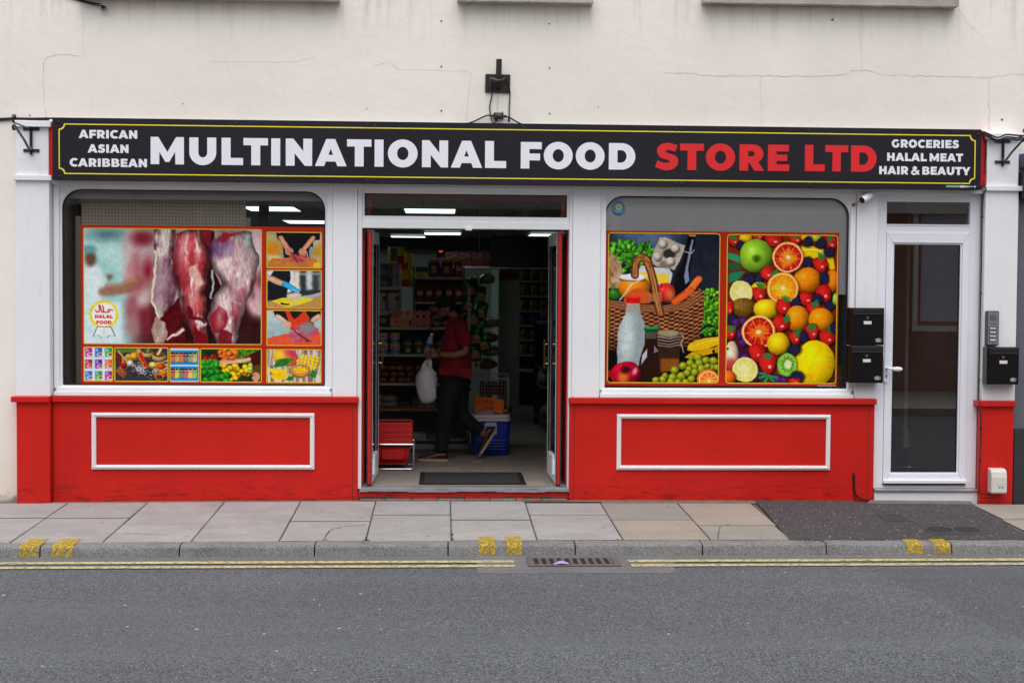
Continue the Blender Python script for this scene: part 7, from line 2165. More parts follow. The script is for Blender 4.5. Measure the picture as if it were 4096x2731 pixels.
# right window: dark stock behind the poster edge
T = thing('window_stock', 'brown carton low behind the right edge of the fruit poster', 'carton', (3.33, .3, .81))
MB().rbox(3.20, 3.38, .16, .33, .81, 1.0, .004).build('carton', CARDB, T)
MB().box(3.20, 3.38, .1585, .1595, .89, .91).build('tape', mat('parcel_tape', s(176, 140, 96), .4), T)
T = thing('curtain', 'dark striped cloth hanging behind the right edge of the fruit poster', 'curtain', (3.30, .36, .8))
m = MB()
for k in range(10):
    m.tube([(3.15 + .024 * k, .36 + .008 * (k % 2), .81), (3.15 + .024 * k, .36 + .008 * (k % 2), 1.60)], .013, 6)
m.build('folds', mat('striped_cloth', s(80, 60, 50), .8, var=.6, vs=30), T)
MB().tube([(3.14, .36, 1.605), (3.38, .36, 1.605)], .008, 6).build('rail', INDK, T)

# ---- stair hall behind the flat door
HW = mat('hall_wall_grey', s(214, 220, 222), .7, var=.05)
CARP = mat('grey_carpet', s(66, 66, 68), .95, var=.25, vs=60, bump=.8, bs=160)
tag(MB().box(3.46, 3.52, .08, 5.0, -.05, 2.9).box(4.52, 4.60, .08, 5.0, -.05, 2.9).box(3.46, 4.60, 5.0, 5.1, -.05, 2.9).box(3.46, 4.60, .08, 5.0, 2.9, 3.0).build('hall_wall', HW), kind='structure')
tag(MB().box(3.52, 4.52, .08, 1.3, -.03, .0).build('hall_floor', CARP), kind='structure')
ST_ = thing('staircase', 'dark carpeted stairs behind the glass of the flat door', 'stairs', (3.9, 1.3, 0))
for k in range(7):
    MB().rbox(3.52, 4.30 if k else 4.34, 1.30 + .25 * k, 3.6, .185 * k, .185 * (k + 1), .015).build('step', CARP, ST_)
MB().box(4.30, 4.33, 1.34, 3.6, .0, 2.9).build('stair_wall', HW, ST_)
MB().rbox(4.285, 4.335, 1.30, 1.345, .185, .36, .004).build('string_end', P_WHITE, ST_)
MB().rbox(4.490, 4.522, .09, 3.0, .0, .15, .004).build('skirting_board', P_WHITE, ST_)
MB().tube([(3.58, 1.25, .95), (3.58, 3.4, 2.4)], .022, 8).build('handrail', P_WHITE, ST_)
# ================================================================== person walking through the shop
def skin_mesh(name, pts, edges, m, parent, sub=2, root=0):
    me = bpy.data.meshes.new(name)
    off = wloc(parent)
    me.from_pydata([(p[0] - off.x, p[1] - off.y, p[2] - off.z) for p in pts], edges, [])
    me.materials.append(m)
    o = bpy.data.objects.new(name, me)
    COL.objects.link(o)
    o.parent = parent
    sk = o.modifiers.new('skin', 'SKIN')
    sk.use_smooth_shade = True
    sk.branch_smoothing = 0.6
    if not me.skin_vertices:
        me.skin_vertices.new()
    for i, p in enumerate(pts):
        r_ = p[3]
        me.skin_vertices[0].data[i].radius = (r_, r_) if not isinstance(r_, tuple) else r_
        me.skin_vertices[0].data[i].use_root = (i == root)
    sb = o.modifiers.new('subsurf', 'SUBSURF')
    sb.levels = sub; sb.render_levels = sub
    return o
def chain(a, n):
    return [(a + i, a + i + 1) for i in range(n - 1)]
SKIN = mat('brown_skin', s(134, 88, 64), .45, var=.08, vs=14)
HAIR = mat('short_black_hair', s(14, 12, 12), .85, var=.2, bump=.6, bs=300)
POLO = mat('red_polo_cotton', s(126, 8, 20), .9, var=.08, vs=10, bump=.15, bs=300)
TROU = mat('black_trousers', s(8, 8, 10), .85, var=.12, bump=.15, bs=200)
PE = thing('person', 'person in a red polo shirt and dark trousers walking left with a bag', 'person', (.10, 1.85, 0))
b = [(.135, 1.85, .86, .115), (.13, 1.85, 1.00, .120), (.135, 1.85, 1.16, .120), (.145, 1.85, 1.28, .105), (.125, 1.85, 1.365, .062), (.085, 1.85, 1.40, .052), (.050, 1.85, 1.430, .078), (.035, 1.85, 1.470, .094), (.030, 1.85, 1.515, .078),   # 0-8 pelvis to crown
     (.150, 1.75, 1.285, .045), (.195, 1.675, 1.19, .040), (.235, 1.650, 1.04, .042), (.115, 1.665, 1.005, .036), (-.030, 1.70, 1.012, .026),        # 9-13 left arm
     (.150, 1.95, 1.285, .045), (.170, 2.025, 1.18, .040), (.185, 2.03, 1.05, .042), (.07, 1.96, 1.03, .036), (-.055, 1.87, 1.035, .026),          # 14-18 right arm
     (.10, 1.765, .80, .088), (.030, 1.755, .43, .060), (.012, 1.755, .13, .042), (-.005, 1.755, .075, .040),                                    # 19-22 left leg
     (.15, 1.935, .80, .088), (.160, 1.935, .44, .060), (.395, 1.935, .255, .042), (.425, 1.935, .215, .040),                                     # 23-26 right leg
     (-.005, 1.85, 1.395, .050), (-.045, 1.85, 1.405, .016), (.0, 1.85, 1.345, .040)]                                                             # jaw, nose, chin
e = [(0, 1), (1, 2), (2, 3), (3, 4), (4, 5), (5, 6), (6, 7), (7, 8), (3, 9), (9, 10), (10, 11), (11, 12), (12, 13), (3, 14), (14, 15), (15, 16), (16, 17), (17, 18), (0, 19), (19, 20), (20, 21), (21, 22), (0, 23), (23, 24), (24, 25), (25, 26), (6, 27), (27, 28), (27, 29)]
skin_mesh('body', b, e, SKIN, PE)
# hands: palm and five bent fingers each
def hand(px, py, pz, dirx, spread, curl, nm):
    m = MB()
    m.ball((px, py, pz), (.045, .022, .032), 12, 8)
    for k in range(4):
        z = pz + .026 - .017 * k; L_ = (.030, .036, .034, .026)[k]
        m.tube(smooth_path([(px - .030, py, z), (px - .030 - L_, py - .012 * spread, z - .004), (px - .034 - L_ * 1.25, py + curl * .5, z - .010), (px - .022 - L_, py + curl, z - .012)], 3), [.0095] * 9 + [.0085], 7)
    m.tube(smooth_path([(px - .005, py - .012, pz + .026), (px - .030, py - .020, pz + .040), (px - .055, py - .012, pz + .042)], 3), [.0105] * 5 + [.010, .009], 7)
    return m.build(nm, SKIN, PE, smooth=70)
hand(-.075, 1.705, 1.005, -1, 1, .030, 'left_hand')
hand(-.092, 1.865, 1.035, -1, -1, -.030, 'right_hand')
# short hair, ears, glasses
m = MB()
n_u, n_v = 22, 12
vs, fs = [], []
ax = Vector((.030, 1.85, 1.463))
for j in range(n_v + 1):
    for i in range(n_u):
        th = 2 * math.pi * i / n_u; ph = math.pi * .60 * j / n_v
        d = Vector((math.sin(ph) * math.cos(th) * .103, math.sin(ph) * math.sin(th) * .088, math.cos(ph) * .106))
        d = Matrix.Rotation(R(28), 3, 'Y') @ d           # the cap sits back on the tilted head
        vs.append((ax + d)[:])
for j in range(n_v):
    for i in range(n_u):
        fs.append((j * n_u + i, j * n_u + (i + 1) % n_u, (j + 1) * n_u + (i + 1) % n_u, (j + 1) * n_u + i))
m.add(vs, fs)
m.build('hair', HAIR, PE, smooth=60)
for yy in (1.762, 1.938):
    MB().ball((.052, yy, 1.432), (.018, .008, .026), 10, 7).build('ear', SKIN, PE, smooth=60)
GL = mat('steel_spectacle_frame', s(170, 172, 178), .25, .8)
gm = MB()
gm.tube([(.062, 1.757, 1.448), (.0, 1.762, 1.430), (-.052, 1.785, 1.412)], .0032, 6)
gm.tube([(.062, 1.943, 1.448), (.0, 1.938, 1.430), (-.052, 1.915, 1.412)], .0032, 6)
for yy in (1.81, 1.89):
    gm.tube([(-.058 + .010 * math.sin(t) * .3, yy + .026 * math.cos(t), 1.405 + .018 * math.sin(t)) for t in [2 * math.pi * k / 14 for k in range(15)]], .002, 5, cap=False)
gm.tube([(-.060, 1.836, 1.408), (-.060, 1.864, 1.408)], .002, 5)
gm.build('glasses', GL, PE)
# polo shirt: torso, short sleeves and collar
sh = [(.132, 1.85, .765, .176), (.116, 1.85, .96, .166), (.130, 1.85, 1.13, .146), (.148, 1.85, 1.26, .124), (.125, 1.85, 1.355, .078),
      (.158, 1.725, 1.300, .088), (.200, 1.662, 1.20, .080), (.230, 1.645, 1.07, .076), (.158, 1.975, 1.300, .088), (.182, 2.035, 1.19, .080), (.19, 2.035, 1.08, .076)]
skin_mesh('polo_shirt', sh, [(0, 1), (1, 2), (2, 3), (3, 4), (3, 5), (5, 6), (6, 7), (3, 8), (8, 9), (9, 10)], POLO, PE, root=1)
col = MB()
cl = []
for k in range(15):
    t = 2 * math.pi * k / 14
    cl.append((.118 + .072 * math.cos(t), 1.85 + .074 * math.sin(t), 1.352 + .028 * math.cos(t)))
col.bar(cl, .012, .036, (0, 0.05, 1))
col.build('collar', POLO, PE, smooth=60)
# shirt tail with a side vent
MB().prism_y([(-.030, .88), (.285, .88), (.284, .785), (.10, .800), (.075, .815), (.05, .800), (-.025, .835)], 1.690, 1.704).build('shirt_tail', POLO, PE)
# trousers
tr = [(.132, 1.85, .86, .146), (.095, 1.77, .72, .112), (.060, 1.757, .57, .098), (.030, 1.755, .42, .083), (.012, 1.755, .26, .072), (.000, 1.755, .12, .068), (-.004, 1.755, .075, .070),
      (.165, 1.93, .72, .112), (.170, 1.935, .58, .096), (.168, 1.935, .455, .084), (.255, 1.935, .355, .074), (.345, 1.935, .285, .066), (.385, 1.935, .25, .066)]
skin_mesh('trousers', tr, [(0, 1), (1, 2), (2, 3), (3, 4), (4, 5), (5, 6), (0, 7), (7, 8), (8, 9), (9, 10), (10, 11), (11, 12)], TROU, PE)
# shoes
def shoe(ax_, ay, az, ang, nm):
    """heel at the origin, toe towards -X; ang lifts the heel"""
    Mt = Matrix.Translation((ax_, ay, az)) @ Matrix.Rotation(R(ang), 4, 'Y')
    prof = [(-.295, .010, .018, .030), (-.275, .020, .034, .040), (-.22, .028, .044, .052), (-.15, .040, .040, .066), (-.09, .056, .036, .090), (-.03, .056, .036, .098), (.0, .046, .030, .085), (.008, .036, .022, .060)]
    vs, fs = [], []
    n_ = 14
    for x, _, w, h in prof:
        for k in range(n_):
            t = 2 * math.pi * k / n_
            zz = .016 + (h - .016) * (.5 + .5 * math.sin(t))
            vs.append((Mt @ Vector((x, w * math.cos(t), zz)))[:])
    for i in range(len(prof) - 1):
        for k in range(n_):
            fs.append((i * n_ + k, i * n_ + (k + 1) % n_, (i + 1) * n_ + (k + 1) % n_, (i + 1) * n_ + k))
    fs += [tuple(range(n_)), tuple(range((len(prof) - 1) * n_, len(prof) * n_))]
    up = MB().add(vs, fs).build(nm, mat('brown_leather', s(66, 32, 26), .35, var=.2), PE, smooth=60)
    so = MB()
    out = [(-.302, 0), (-.285, .026), (-.24, .042), (-.17, .042), (-.09, .037), (-.01, .034), (.012, .018), (.012, -.018), (-.01, -.034), (-.09, -.037), (-.17, -.042), (-.24, -.042), (-.285, -.026)]
    rows = []
    for z, toe in ((.0, .010), (.022, .016)):
        rows += [(Mt @ Vector((x, y, z + (toe * max(0, (-x - .20) / .1)))))[:] for x, y in out]
    q = len(out)
    so.add(rows, [tuple(range(q)), tuple(range(q, 2 * q))] + [(i, (i + 1) % q, q + (i + 1) % q, q + i) for i in range(q)])
    so.build('sole', mat('pale_sole', s(176, 160, 130), .7), up)
shoe(.055, 1.755, .0, 0, 'shoe')
shoe(.520, 1.935, .262, -59, 'shoe')

# ---- what the person carries
T = thing('water_bottle', 'clear plastic water bottle held upright in the walking person\'s hand', 'bottle', (-.135, 1.84, 1.015))
Mt = Matrix.Translation((-.148, 1.835, 1.010)) @ Matrix.Rotation(R(15), 4, 'Y')
def lathe_m(prof, Mt, n=18):
    m_ = MB().lathe(prof, (0, 0, 0), n)
    m_.v = [(Mt @ Vector(v))[:] for v in m_.v]
    return m_
lathe_m([(.024, 0), (.031, .006), (.031, .05), (.029, .055), (.031, .06), (.031, .105), (.029, .11), (.030, .13), (.020, .165), (.012, .175), (.012, .186)], Mt).build('bottle', mat('bottle_plastic', s(190, 194, 200), .12, var=.2, vs=30, alpha=.55), T, smooth=50)
lathe_m([(.0145, .184), (.0145, .200), (.012, .202)], Mt).build('cap', P_WHITE, T, smooth=40)
lathe_m([(.0318, .070), (.0318, .102)], Mt).build('label_band', P_BLUE, T, smooth=40)
T = thing('carrier_bag', 'white translucent plastic carrier bag hanging from the person\'s hand', 'carrier bag', (-.14, 1.76, .55))
prof = [(.0, .548, .03, .02), (.0, .556, .062, .045), (.006, .60, .092, .062), (.0, .66, .104, .070), (-.004, .72, .108, .072), (-.004, .78, .106, .068), (.002, .83, .094, .058), (.0, .865, .066, .042), (-.002, .895, .045, .028)]
vs, fs = [], []
n_ = 26
rb = random.Random(8)
for j, (dx, z, w, d) in enumerate(prof):
    w *= .90
    for k in range(n_):
        t = 2 * math.pi * k / n_
        q = 1 + (.10 * math.sin(6 * t + z * 26) + rb.uniform(-.03, .03)) * (1 if j > 1 else .3)
        vs.append((-.143 + dx + w * q * math.cos(t), 1.745 + d * q * math.sin(t), z))
for j in range(len(prof) - 1):
    for k in range(n_):
        fs.append((j * n_ + k, j * n_ + (k + 1) % n_, (j + 1) * n_ + (k + 1) % n_, (j + 1) * n_ + k))
fs.append(tuple(range(n_)))
BAGP = mat('carrier_plastic', s(232, 228, 232), .35, var=.16, vs=22, bump=.8, bs=26, alpha=.80)
MB().add(vs, fs).build('bag', BAGP, T, smooth=60)
for x0, x1, yy in ((-.178, -.128, 1.735), (-.118, -.090, 1.755)):
    hp = smooth_path([((x0 + x1) / 2 - .02, yy, .86), ((x0 + x1) / 2 - .008, yy, .92), (-.118, yy - .005, .985), (-.112, yy - .01, 1.0)], 4)
    wd = [.050 - .0028 * i for i in range(len(hp))]
    m = MB()
    vs = []
    for (x, y, z), w in zip(hp, wd):
        vs += [(x - w / 2, y - .004, z), (x, y - .014, z), (x + w / 2, y - .004, z), (x, y + .008, z)]
    m.add(vs, [(4 * i + k, 4 * i + (k + 1) % 4, 4 * i + 4 + (k + 1) % 4, 4 * i + 4 + k) for i in range(len(hp) - 1) for k in range(4)])
    m.build('bag_handle', BAGP, T, smooth=60)
T = thing('bag_contents', 'yellow and pink shopping showing through the carrier bag', 'shopping', (-.14, 1.75, .56))
MB().rbox(-.20, -.10, 1.72, 1.77, .57, .60, .008).build('yellow_pack', mat('dull_yellow_pack', s(206, 160, 66), .5), T)
MB().rbox(-.165, -.085, 1.725, 1.765, .60, .80, .010).build('pink_pack', mat('pink_pack', s(206, 166, 160), .5), T)
# ================================================================== things fixed to the front
# ---- letter boxes
LBM = mat('letterbox_black', s(9, 9, 11), .3, var=.15)
LBW = mat('letterbox_print', s(206, 212, 224), .5)
def letterbox(label, x0, x1, z0, z1, y0, y1):
    T = thing('letter_box', label, 'letter box', ((x0 + x1) / 2, y1, z0), group='black letter boxes')
    MB().rbox(x0, x1, y0 + .006, y1, z0, z1, .003).build('box', LBM, T)
    d = MB().rbox(x0 + .004, x1 - .004, y0, y0 + .006, z0 + .012, z1 - .004, .002).build('door', LBM, T)
    w = x1 - x0
    fl = MB().rbox(x0 + .016, x1 - .012, y0 - .006, y0, z1 - .052, z1 - .012, .002)
    fl.rbox(x0 + .016, x1 - .012, y0 - .010, y0 - .002, z1 - .056, z1 - .049, .002)
    fl.build('flap', mat('letterbox_flap', s(30, 30, 36), .35), d)
    cx = (x0 + x1) / 2
    MB().lathe([(.011, -.006), (.013, -.003), (.013, 0)], (cx, y0 + .001, z1 - .082), 18, 'Y').build('lock', CHROME, d, smooth=40)
    MB().rbox(cx - .035, cx + .035, y0 - .004, y0, z1 - .138, z1 - .110, .002).build('name_plate_frame', CHROME, d)
    MB().box(cx - .031, cx + .031, y0 - .0052, y0 - .0040, z1 - .134, z1 - .114).build('name_plate', mat('name_card', s(232, 222, 206), .7), d)
    lx, lz = x1 - .048, z0 + .040
    hexo = [(lx - .023, lz - .010), (lx, lz - .017), (lx + .023, lz - .010), (lx + .023, lz + .010), (lx, lz + .017), (lx - .023, lz + .010)]
    hexi = [(lx + (a - lx) * .88, lz + (c - lz) * .86) for a, c in hexo]
    MB().ring(hexo, hexi, y0 - .0012, y0 - .0002).build('logo_outline', LBW, d)
    font_text('logo_letters', 'SIL', lx, y0 - .0010, lz, .024, LBW, d, bold=.0008, width=.034)
    for a, c in ((cx - .06, z0 + .085), (cx + .06, z0 + .085)):
        MB().prism_y(stroke([(a, c), (cx, z0 + .130)], .0015), y0 - .0008, y0 - .0001).build('envelope_crease', mat('letterbox_crease', s(30, 30, 33), .3), d)
letterbox('upper of the two black letter boxes left of the flat door', 3.352, 3.634, 1.186, 1.492, -.135, -.030)
letterbox('lower of the two black letter boxes left of the flat door', 3.350, 3.632, .874, 1.180, -.135, -.030)
letterbox('lone black letter box under the grey intercom', 4.474, 4.742, .870, 1.177, -.205, -.100)
# ---- intercom
T = thing('intercom', 'grey door intercom with four white call buttons', 'intercom', (4.54, -.10, 1.19))
MB().prism_y(rrect(4.488, 4.592, 1.188, 1.474, .010, 4), -.142, -.100).build('housing', mat('intercom_slate', s(72, 76, 84), .5), T, bevel=.004)
MB().prism_y(rrect(4.499, 4.582, 1.198, 1.465, .005, 4), -.1455, -.1415).build('face_plate', mat('intercom_silver', s(150, 154, 162), .35, .5), T)
for k in range(5):
    MB().box(4.513, 4.568, -.1462, -.1454, 1.432 - .0095 * k, 1.4355 - .0095 * k).build('speaker_slot', INDK, T)
MB().box(4.512, 4.566, -.1462, -.1454, 1.366, 1.369).build('microphone_slot', INDK, T)
for k in range(4):
    z = 1.330 - .032 * k
    f_ = MB().rbox(4.510, 4.568, -.149, -.1452, z - .012, z + .012, .002).build('call_button', INDK, T)
    MB().rbox(4.515, 4.563, -.1508, -.1488, z - .007, z + .007, .001).build('button_label', P_WHITE, f_)
    if k < 3:
        font_text('lettering', 'FLAT %d' % (3 - k), 4.539, -.1511, z, .008, INDK, f_, width=.024)
for z in (1.452, 1.206):
    MB().lathe([(.004, -.0468), (.004, -.045)], (4.541, -.1, z), 8, 'Y').build('screw', INDK, T)
# ---- white service cover low on the right pilaster
T = thing('service_cover', 'white plastic service cover low on the red pilaster base', 'cover box', (4.60, -.1, -.03))
pr = [(-.098, -.034), (-.182, -.034), (-.190, -.02), (-.190, .10), (-.180, .145), (-.155, .168), (-.098, .172)]
MB().prism_x(pr, 4.534, 4.668).build('cover', m_white('aged_white_plastic', (214, 210, 206), .4, .5), T, bevel=.010)
MB().box(4.575, 4.655, -.1912, -.1900, .043, .0445).build('mould_line', mat('mould_grey', s(150, 146, 142), .8), T)  # moulded line drawn as a thin grey strip
for x in (4.602, 4.628):
    MB().lathe([(.009, -.0916), (.009, -.0898)], (x, -.1, .020), 14, 'Y').build('embossed_disc', MATS['mould_grey'], T)
MB().tube(smooth_path([(4.462, -.115, .0), (4.466, -.12, -.030), (4.490, -.13, -.045), (4.53, -.14, -.046), (4.556, -.145, -.034)], 4), .005, 7).build('cable', BLACKR, T, smooth=60)
# ---- cables on the right pilaster, the red riser and the left corner
def cable(label, pts, r_=.0045, clips=()):
    T = thing('cable', label, 'cable', pts[0])
    MB().tube(smooth_path(pts, 5), r_, 7).build('flex', BLACKR, T, smooth=60)
    for c in clips:
        MB().rbox(c[0] - .010, c[0] + .010, c[1] - .004, c[1] + .006, c[2] - .005, c[2] + .005, .002).build('clip', BLACKR, T)
cable('thin black cable running down beside the right pilaster', [(4.43, -.11, 2.935), (4.452, -.105, 2.895), (4.468, -.105, 2.80), (4.462, -.085, 2.55), (4.466, -.135, 2.47), (4.470, -.052, 2.40), (4.470, -.05, 1.9), (4.468, -.05, 1.3), (4.466, -.05, .80), (4.440, -.142, .715), (4.446, -.138, .66), (4.468, -.106, .57), (4.466, -.106, .30), (4.462, -.106, .10), (4.462, -.112, .0)], .0042,
      [(4.463, -.105, 2.62), (4.470, -.056, 2.25), (4.470, -.056, 1.62), (4.468, -.056, .9), (4.468, -.108, .50), (4.466, -.108, .24)])
cable('pair of black cables looping down the foot of the right red panel', [(3.424, -.034, .122), (3.432, -.038, .085), (3.434, -.038, .0), (3.446, -.040, -.055), (3.490, -.045, -.092), (3.540, -.05, -.105), (3.585, -.05, -.128)], .006, [(3.424, -.036, .088), (3.430, -.036, .04), (3.430, -.036, -.01), (3.530, -.046, -.104)])
cable('thin black cable behind the looped pair on the right red panel', [(3.422, -.033, .09), (3.424, -.035, .02), (3.430, -.035, -.06), (3.452, -.040, -.105), (3.50, -.05, -.126), (3.56, -.05, -.134)], .0035)
cable('black cable along the cream wall into the top of the left pilaster', [(-4.2, -.012, 2.94), (-3.60, -.012, 2.957), (-3.454, -.014, 2.964), (-3.30, -.05, 2.960), (-3.139, -.06, 2.962), (-3.105, -.06, 2.955)], .008, [(-3.52, -.014, 2.961)])
cable('second black cable along the cream wall under the first on the left', [(-4.2, -.012, 2.925), (-3.60, -.012, 2.945), (-3.45, -.016, 2.956), (-3.30, -.055, 2.949), (-3.15, -.065, 2.948)], .006)
for k, (dz, dy) in enumerate(((0, 0), (.02, .012), (-.015, .02))):
    cable(('topmost', 'middle', 'lowest')[(1, 0, 2)[k]] + ' black cable draped over the right hanging bracket', [(4.41, -.09, 2.945), (4.45, -.125, 2.93 + dz * .5), (4.54, -.16, 2.875 + dz), (4.60, -.20, 2.895 + dz), (4.66, -.24, 2.885 + dz), (4.76, -.30 + dy, 2.87 + dz), (4.95, -.25, 2.83 + dz), (5.4, -.2, 2.80)], .007)
T = thing('wire_tail', 'frayed black wires sticking out of the wall at the top left', 'wires', (-2.9, -.01, 3.9))
MB().tube(smooth_path([(-3.2, -.008, 3.985), (-2.95, -.010, 3.918), (-2.839, -.02, 3.888), (-2.753, -.035, 3.868)], 5), .006, 6).build('wire', BLACKR, T)
MB().tube(smooth_path([(-2.96, -.010, 3.93), (-2.85, -.02, 3.90), (-2.745, -.03, 3.884)], 5), .005, 6).build('wire', BLACKR, T)
for k in range(6):
    a = R(-150 + 38 * k)
    MB().tube(smooth_path([(-2.745, -.032, 3.872), (-2.728 + .012 * math.cos(a), -.04, 3.858 + .012 * math.sin(a)), (-2.722 + .026 * math.cos(a * 1.2), -.04, 3.842 + .02 * math.sin(a * 1.3))], 4), .0035, 5).build('strand', BLACKR, T)
# ---- steel post on a wall plate with its cables and junction box
T = thing('post_bracket', 'black steel plate with an empty stub post above the sign', 'bracket', (.44, 0, 3.22))
MB().prism_y([(.342, 3.373), (.545, 3.371), (.542, 3.221), (.339, 3.226)], -.016, -.001).build('plate', RUST, T, bevel=.002)
for x, z in ((.37, 3.353), (.522, 3.342), (.368, 3.253), (.520, 3.243)):
    MB().lathe([(.007, -.023), (.007, -.016)], (x, 0, z), 6, 'Y').build('bolt', RUST, T)
pt = [(.445, -.012, 3.275), (.446, -.05, 3.29), (.447, -.075, 3.33), (.448, -.080, 3.40), (.449, -.082, 3.482)]
st = MB()
n_ = 18
path = smooth_path(pt, 5)
st.tube(path, .0235, n_, cap=False)
st.tube(path[-6:], .0195, n_, cap=False)
top = path[-1]
st.add([(top[0] + r_ * math.cos(2 * math.pi * k / n_), top[1] + r_ * math.sin(2 * math.pi * k / n_), top[2]) for r_ in (.0235, .0195) for k in range(n_)], [(k, (k + 1) % n_, n_ + (k + 1) % n_, n_ + k) for k in range(n_)])
st.build('stub_post', RUST, T, smooth=50)
T = thing('junction_box', 'small black junction box with glands just above the sign', 'junction box', (.45, 0, 3.0))
MB().rbox(.408, .490, -.055, -.004, 3.005, 3.057, .005).build('box', BLACKM, T)
MB().add([(.420, -.055, 3.016), (.478, -.055, 3.016), (.478, -.055, 3.047), (.420, -.055, 3.047), (.449, -.066, 3.031)], [(0, 1, 4), (1, 2, 4), (2, 3, 4), (3, 0, 4)]).build('faceted_lid', mat('junction_lid', s(52, 54, 62), .4), T)
MB().tube([(.408, -.03, 3.032), (.394, -.03, 3.034)], .011, 8).build('gland', BLACKM, T); MB().tube([(.490, -.03, 3.031), (.514, -.03, 3.030)], .011, 8).build('gland', BLACKM, T); MB().tube([(.432, -.03, 3.006), (.432, -.03, 2.985)], .011, 8).build('gland', BLACKM, T)
cable('black cable curving left from the junction box to the sign', [(.394, -.03, 3.034), (.356, -.028, 3.034), (.31, -.022, 3.016), (.261, -.018, 2.992), (.20, -.018, 2.970), (.12, -.03, 2.960)], .0065)
cable('black cable curving right from the junction box to the sign', [(.514, -.03, 3.030), (.545, -.028, 3.018), (.573, -.024, 3.002), (.615, -.02, 2.980), (.657, -.018, 2.966), (.76, -.03, 2.960)], .0065)
cable('black cable hanging from the stub post into the junction box', [(.452, -.11, 3.30), (.40, -.06, 3.315), (.400, -.026, 3.265), (.392, -.012, 3.19), (.378, -.012, 3.113), (.384, -.014, 3.05), (.394, -.02, 3.0), (.412, -.03, 2.974), (.430, -.03, 2.988)], .005)
cable('black cable hanging right of the stub post with a loose plug', [(.470, -.09, 3.345), (.490, -.05, 3.338), (.525, -.028, 3.301), (.542, -.02, 3.219), (.537, -.012, 3.115), (.538, -.014, 3.041), (.536, -.018, 3.02)], .005)
T = thing('loose_plug', 'black inline plug at the end of the loose cable above the sign', 'plug', (.536, -.018, 2.99))
MB().tube([(.537, -.018, 3.038), (.537, -.018, 3.030), (.536, -.018, 3.028), (.536, -.018, 3.008), (.535, -.018, 3.006), (.535, -.018, 2.990)], [.006, .006, .0075, .0075, .009, .009], 10).build('plug', BLACKM, T)
MB().tube([(.535, -.018, 2.9905), (.535, -.018, 2.985)], .006, 8).build('collar', RUST, T)
T = thing('cable_loop', 'grey connector lead coiled round the stub post', 'cable', (.44, -.06, 3.3))
lp = [(.449 + .075 * math.cos(t) * (1.0 if math.cos(t) < 0 else .55), -.085 + .045 * math.sin(t), 3.325 + .022 * math.sin(t + .8) - .03 * math.cos(t) * .4) for t in [2 * math.pi * k / 20 for k in range(21)]]
MB().tube(lp, .005, 7, cap=False).build('loop', mat('grey_lead', s(64, 68, 74), .5), T, smooth=60)
MB().tube([(.372, -.115, 3.322), (.39, -.128, 3.318), (.43, -.132, 3.305), (.448, -.13, 3.300)], [.008, .012, .012, .008], 10).build('connector', MATS['grey_lead'], T, smooth=60)
# ---- wrought-iron hanging brackets
def iron_bracket(label, xc, side):
    T = thing('hanging_bracket', label, 'bracket', (xc, -.10, 2.66), group='black iron hanging brackets')
    yb = -.098
    MB().rbox(xc - .063, xc + .063, yb - .008, yb, 2.860, 2.884, .001).build('top_strap', RUST, T)
    MB().rbox(xc - .063, xc + .063, yb - .008, yb, 2.690, 2.712, .001).build('bottom_strap', RUST, T)
    MB().rbox(xc - .011, xc + .011, yb - .016, yb - .008, 2.665, 2.872, .001).build('upright', BLACKM, T)
    L_ = .46
    arm = [(xc, yb - .014, 2.872), (xc, yb - .2, 2.868), (xc, yb - L_, 2.868)]
    c = []
    for k in range(9):
        a = R(-90 + 34 * k)
        c.append((xc, yb - L_ - .030 * math.cos(a), 2.898 + .030 * math.sin(a)))
    MB().bar(arm + c, .018, .006, (1, 0, 0)).build('top_arm', BLACKM, T)
    br = [(xc, yb - .016, 2.728), (xc, yb - .030, 2.700), (xc, yb - .06, 2.700), (xc, yb - .20, 2.765), (xc, yb - L_ + .03, 2.842)]
    c = []
    for k in range(8):
        a = R(100 + 34 * k)
        c.append((xc, yb - L_ + .015 + .022 * math.cos(a) - .02, 2.832 + .022 * math.sin(a)))
    MB().bar(br + c, .018, .006, (1, 0, 0)).build('brace', BLACKM, T)
    for z in (2.872, 2.701):
        for dx in (-.048, .048):
            MB().lathe([(.005, -.108), (.005, -.105)], (xc + dx, 0, z), 8, 'Y').build('screw', RUST, T)
iron_bracket('black iron hanging bracket on the left pilaster', -3.281, -1)
iron_bracket('black iron hanging bracket on the right pilaster, draped with cables', 4.610, 1)
# ---- bullet camera under the sign
T = thing('security_camera', 'white bullet security camera under the right end of the sign', 'camera', (3.49, -.03, 2.42))
MB().lathe([(.042, 0), (.042, .018), (.036, .026), (.010, .030)][::-1], (3.492, -.028, 2.402), 22, 'Y').build('base', UPVC, T, smooth=40)
mb_ = MB().lathe([(.042, 0), (.042, -.018), (.036, -.026), (.012, -.030)], (3.492, -.028, 2.402), 22, 'Y')
mb_.build('base_cover', UPVC, T, smooth=40)
MB().ball((3.488, -.066, 2.402), (.022, .022, .022), 12, 8).build('joint', UPVC, T, smooth=60)
a = Vector((3.515, -.085, 2.418)); d = Vector((-.095, -.055, -.052)).normalized()
MB().tube([a - d * .01, a + d * .0, a + d * .098, a + d * .104], [.024, .030, .030, .028], 20).build('barrel', UPVC, T, smooth=40)
MB().tube([a + d * .103, a + d * .108], [.0275, .026], 20).build('lens_face', mat('camera_black_face', s(12, 12, 14), .15), T, smooth=40)
MB().tube([a + d * .108, a + d * .1095], .010, 14).build('lens', mat('camera_lens', s(40, 44, 60), .05), T)
up_ = Vector((0, 0, 1))
MB().bar([a + d * .02 + up_ * .031, a + d * .115 + up_ * .031], .034, .003, Vector(d).cross(up_)).build('sun_shield', UPVC, T)
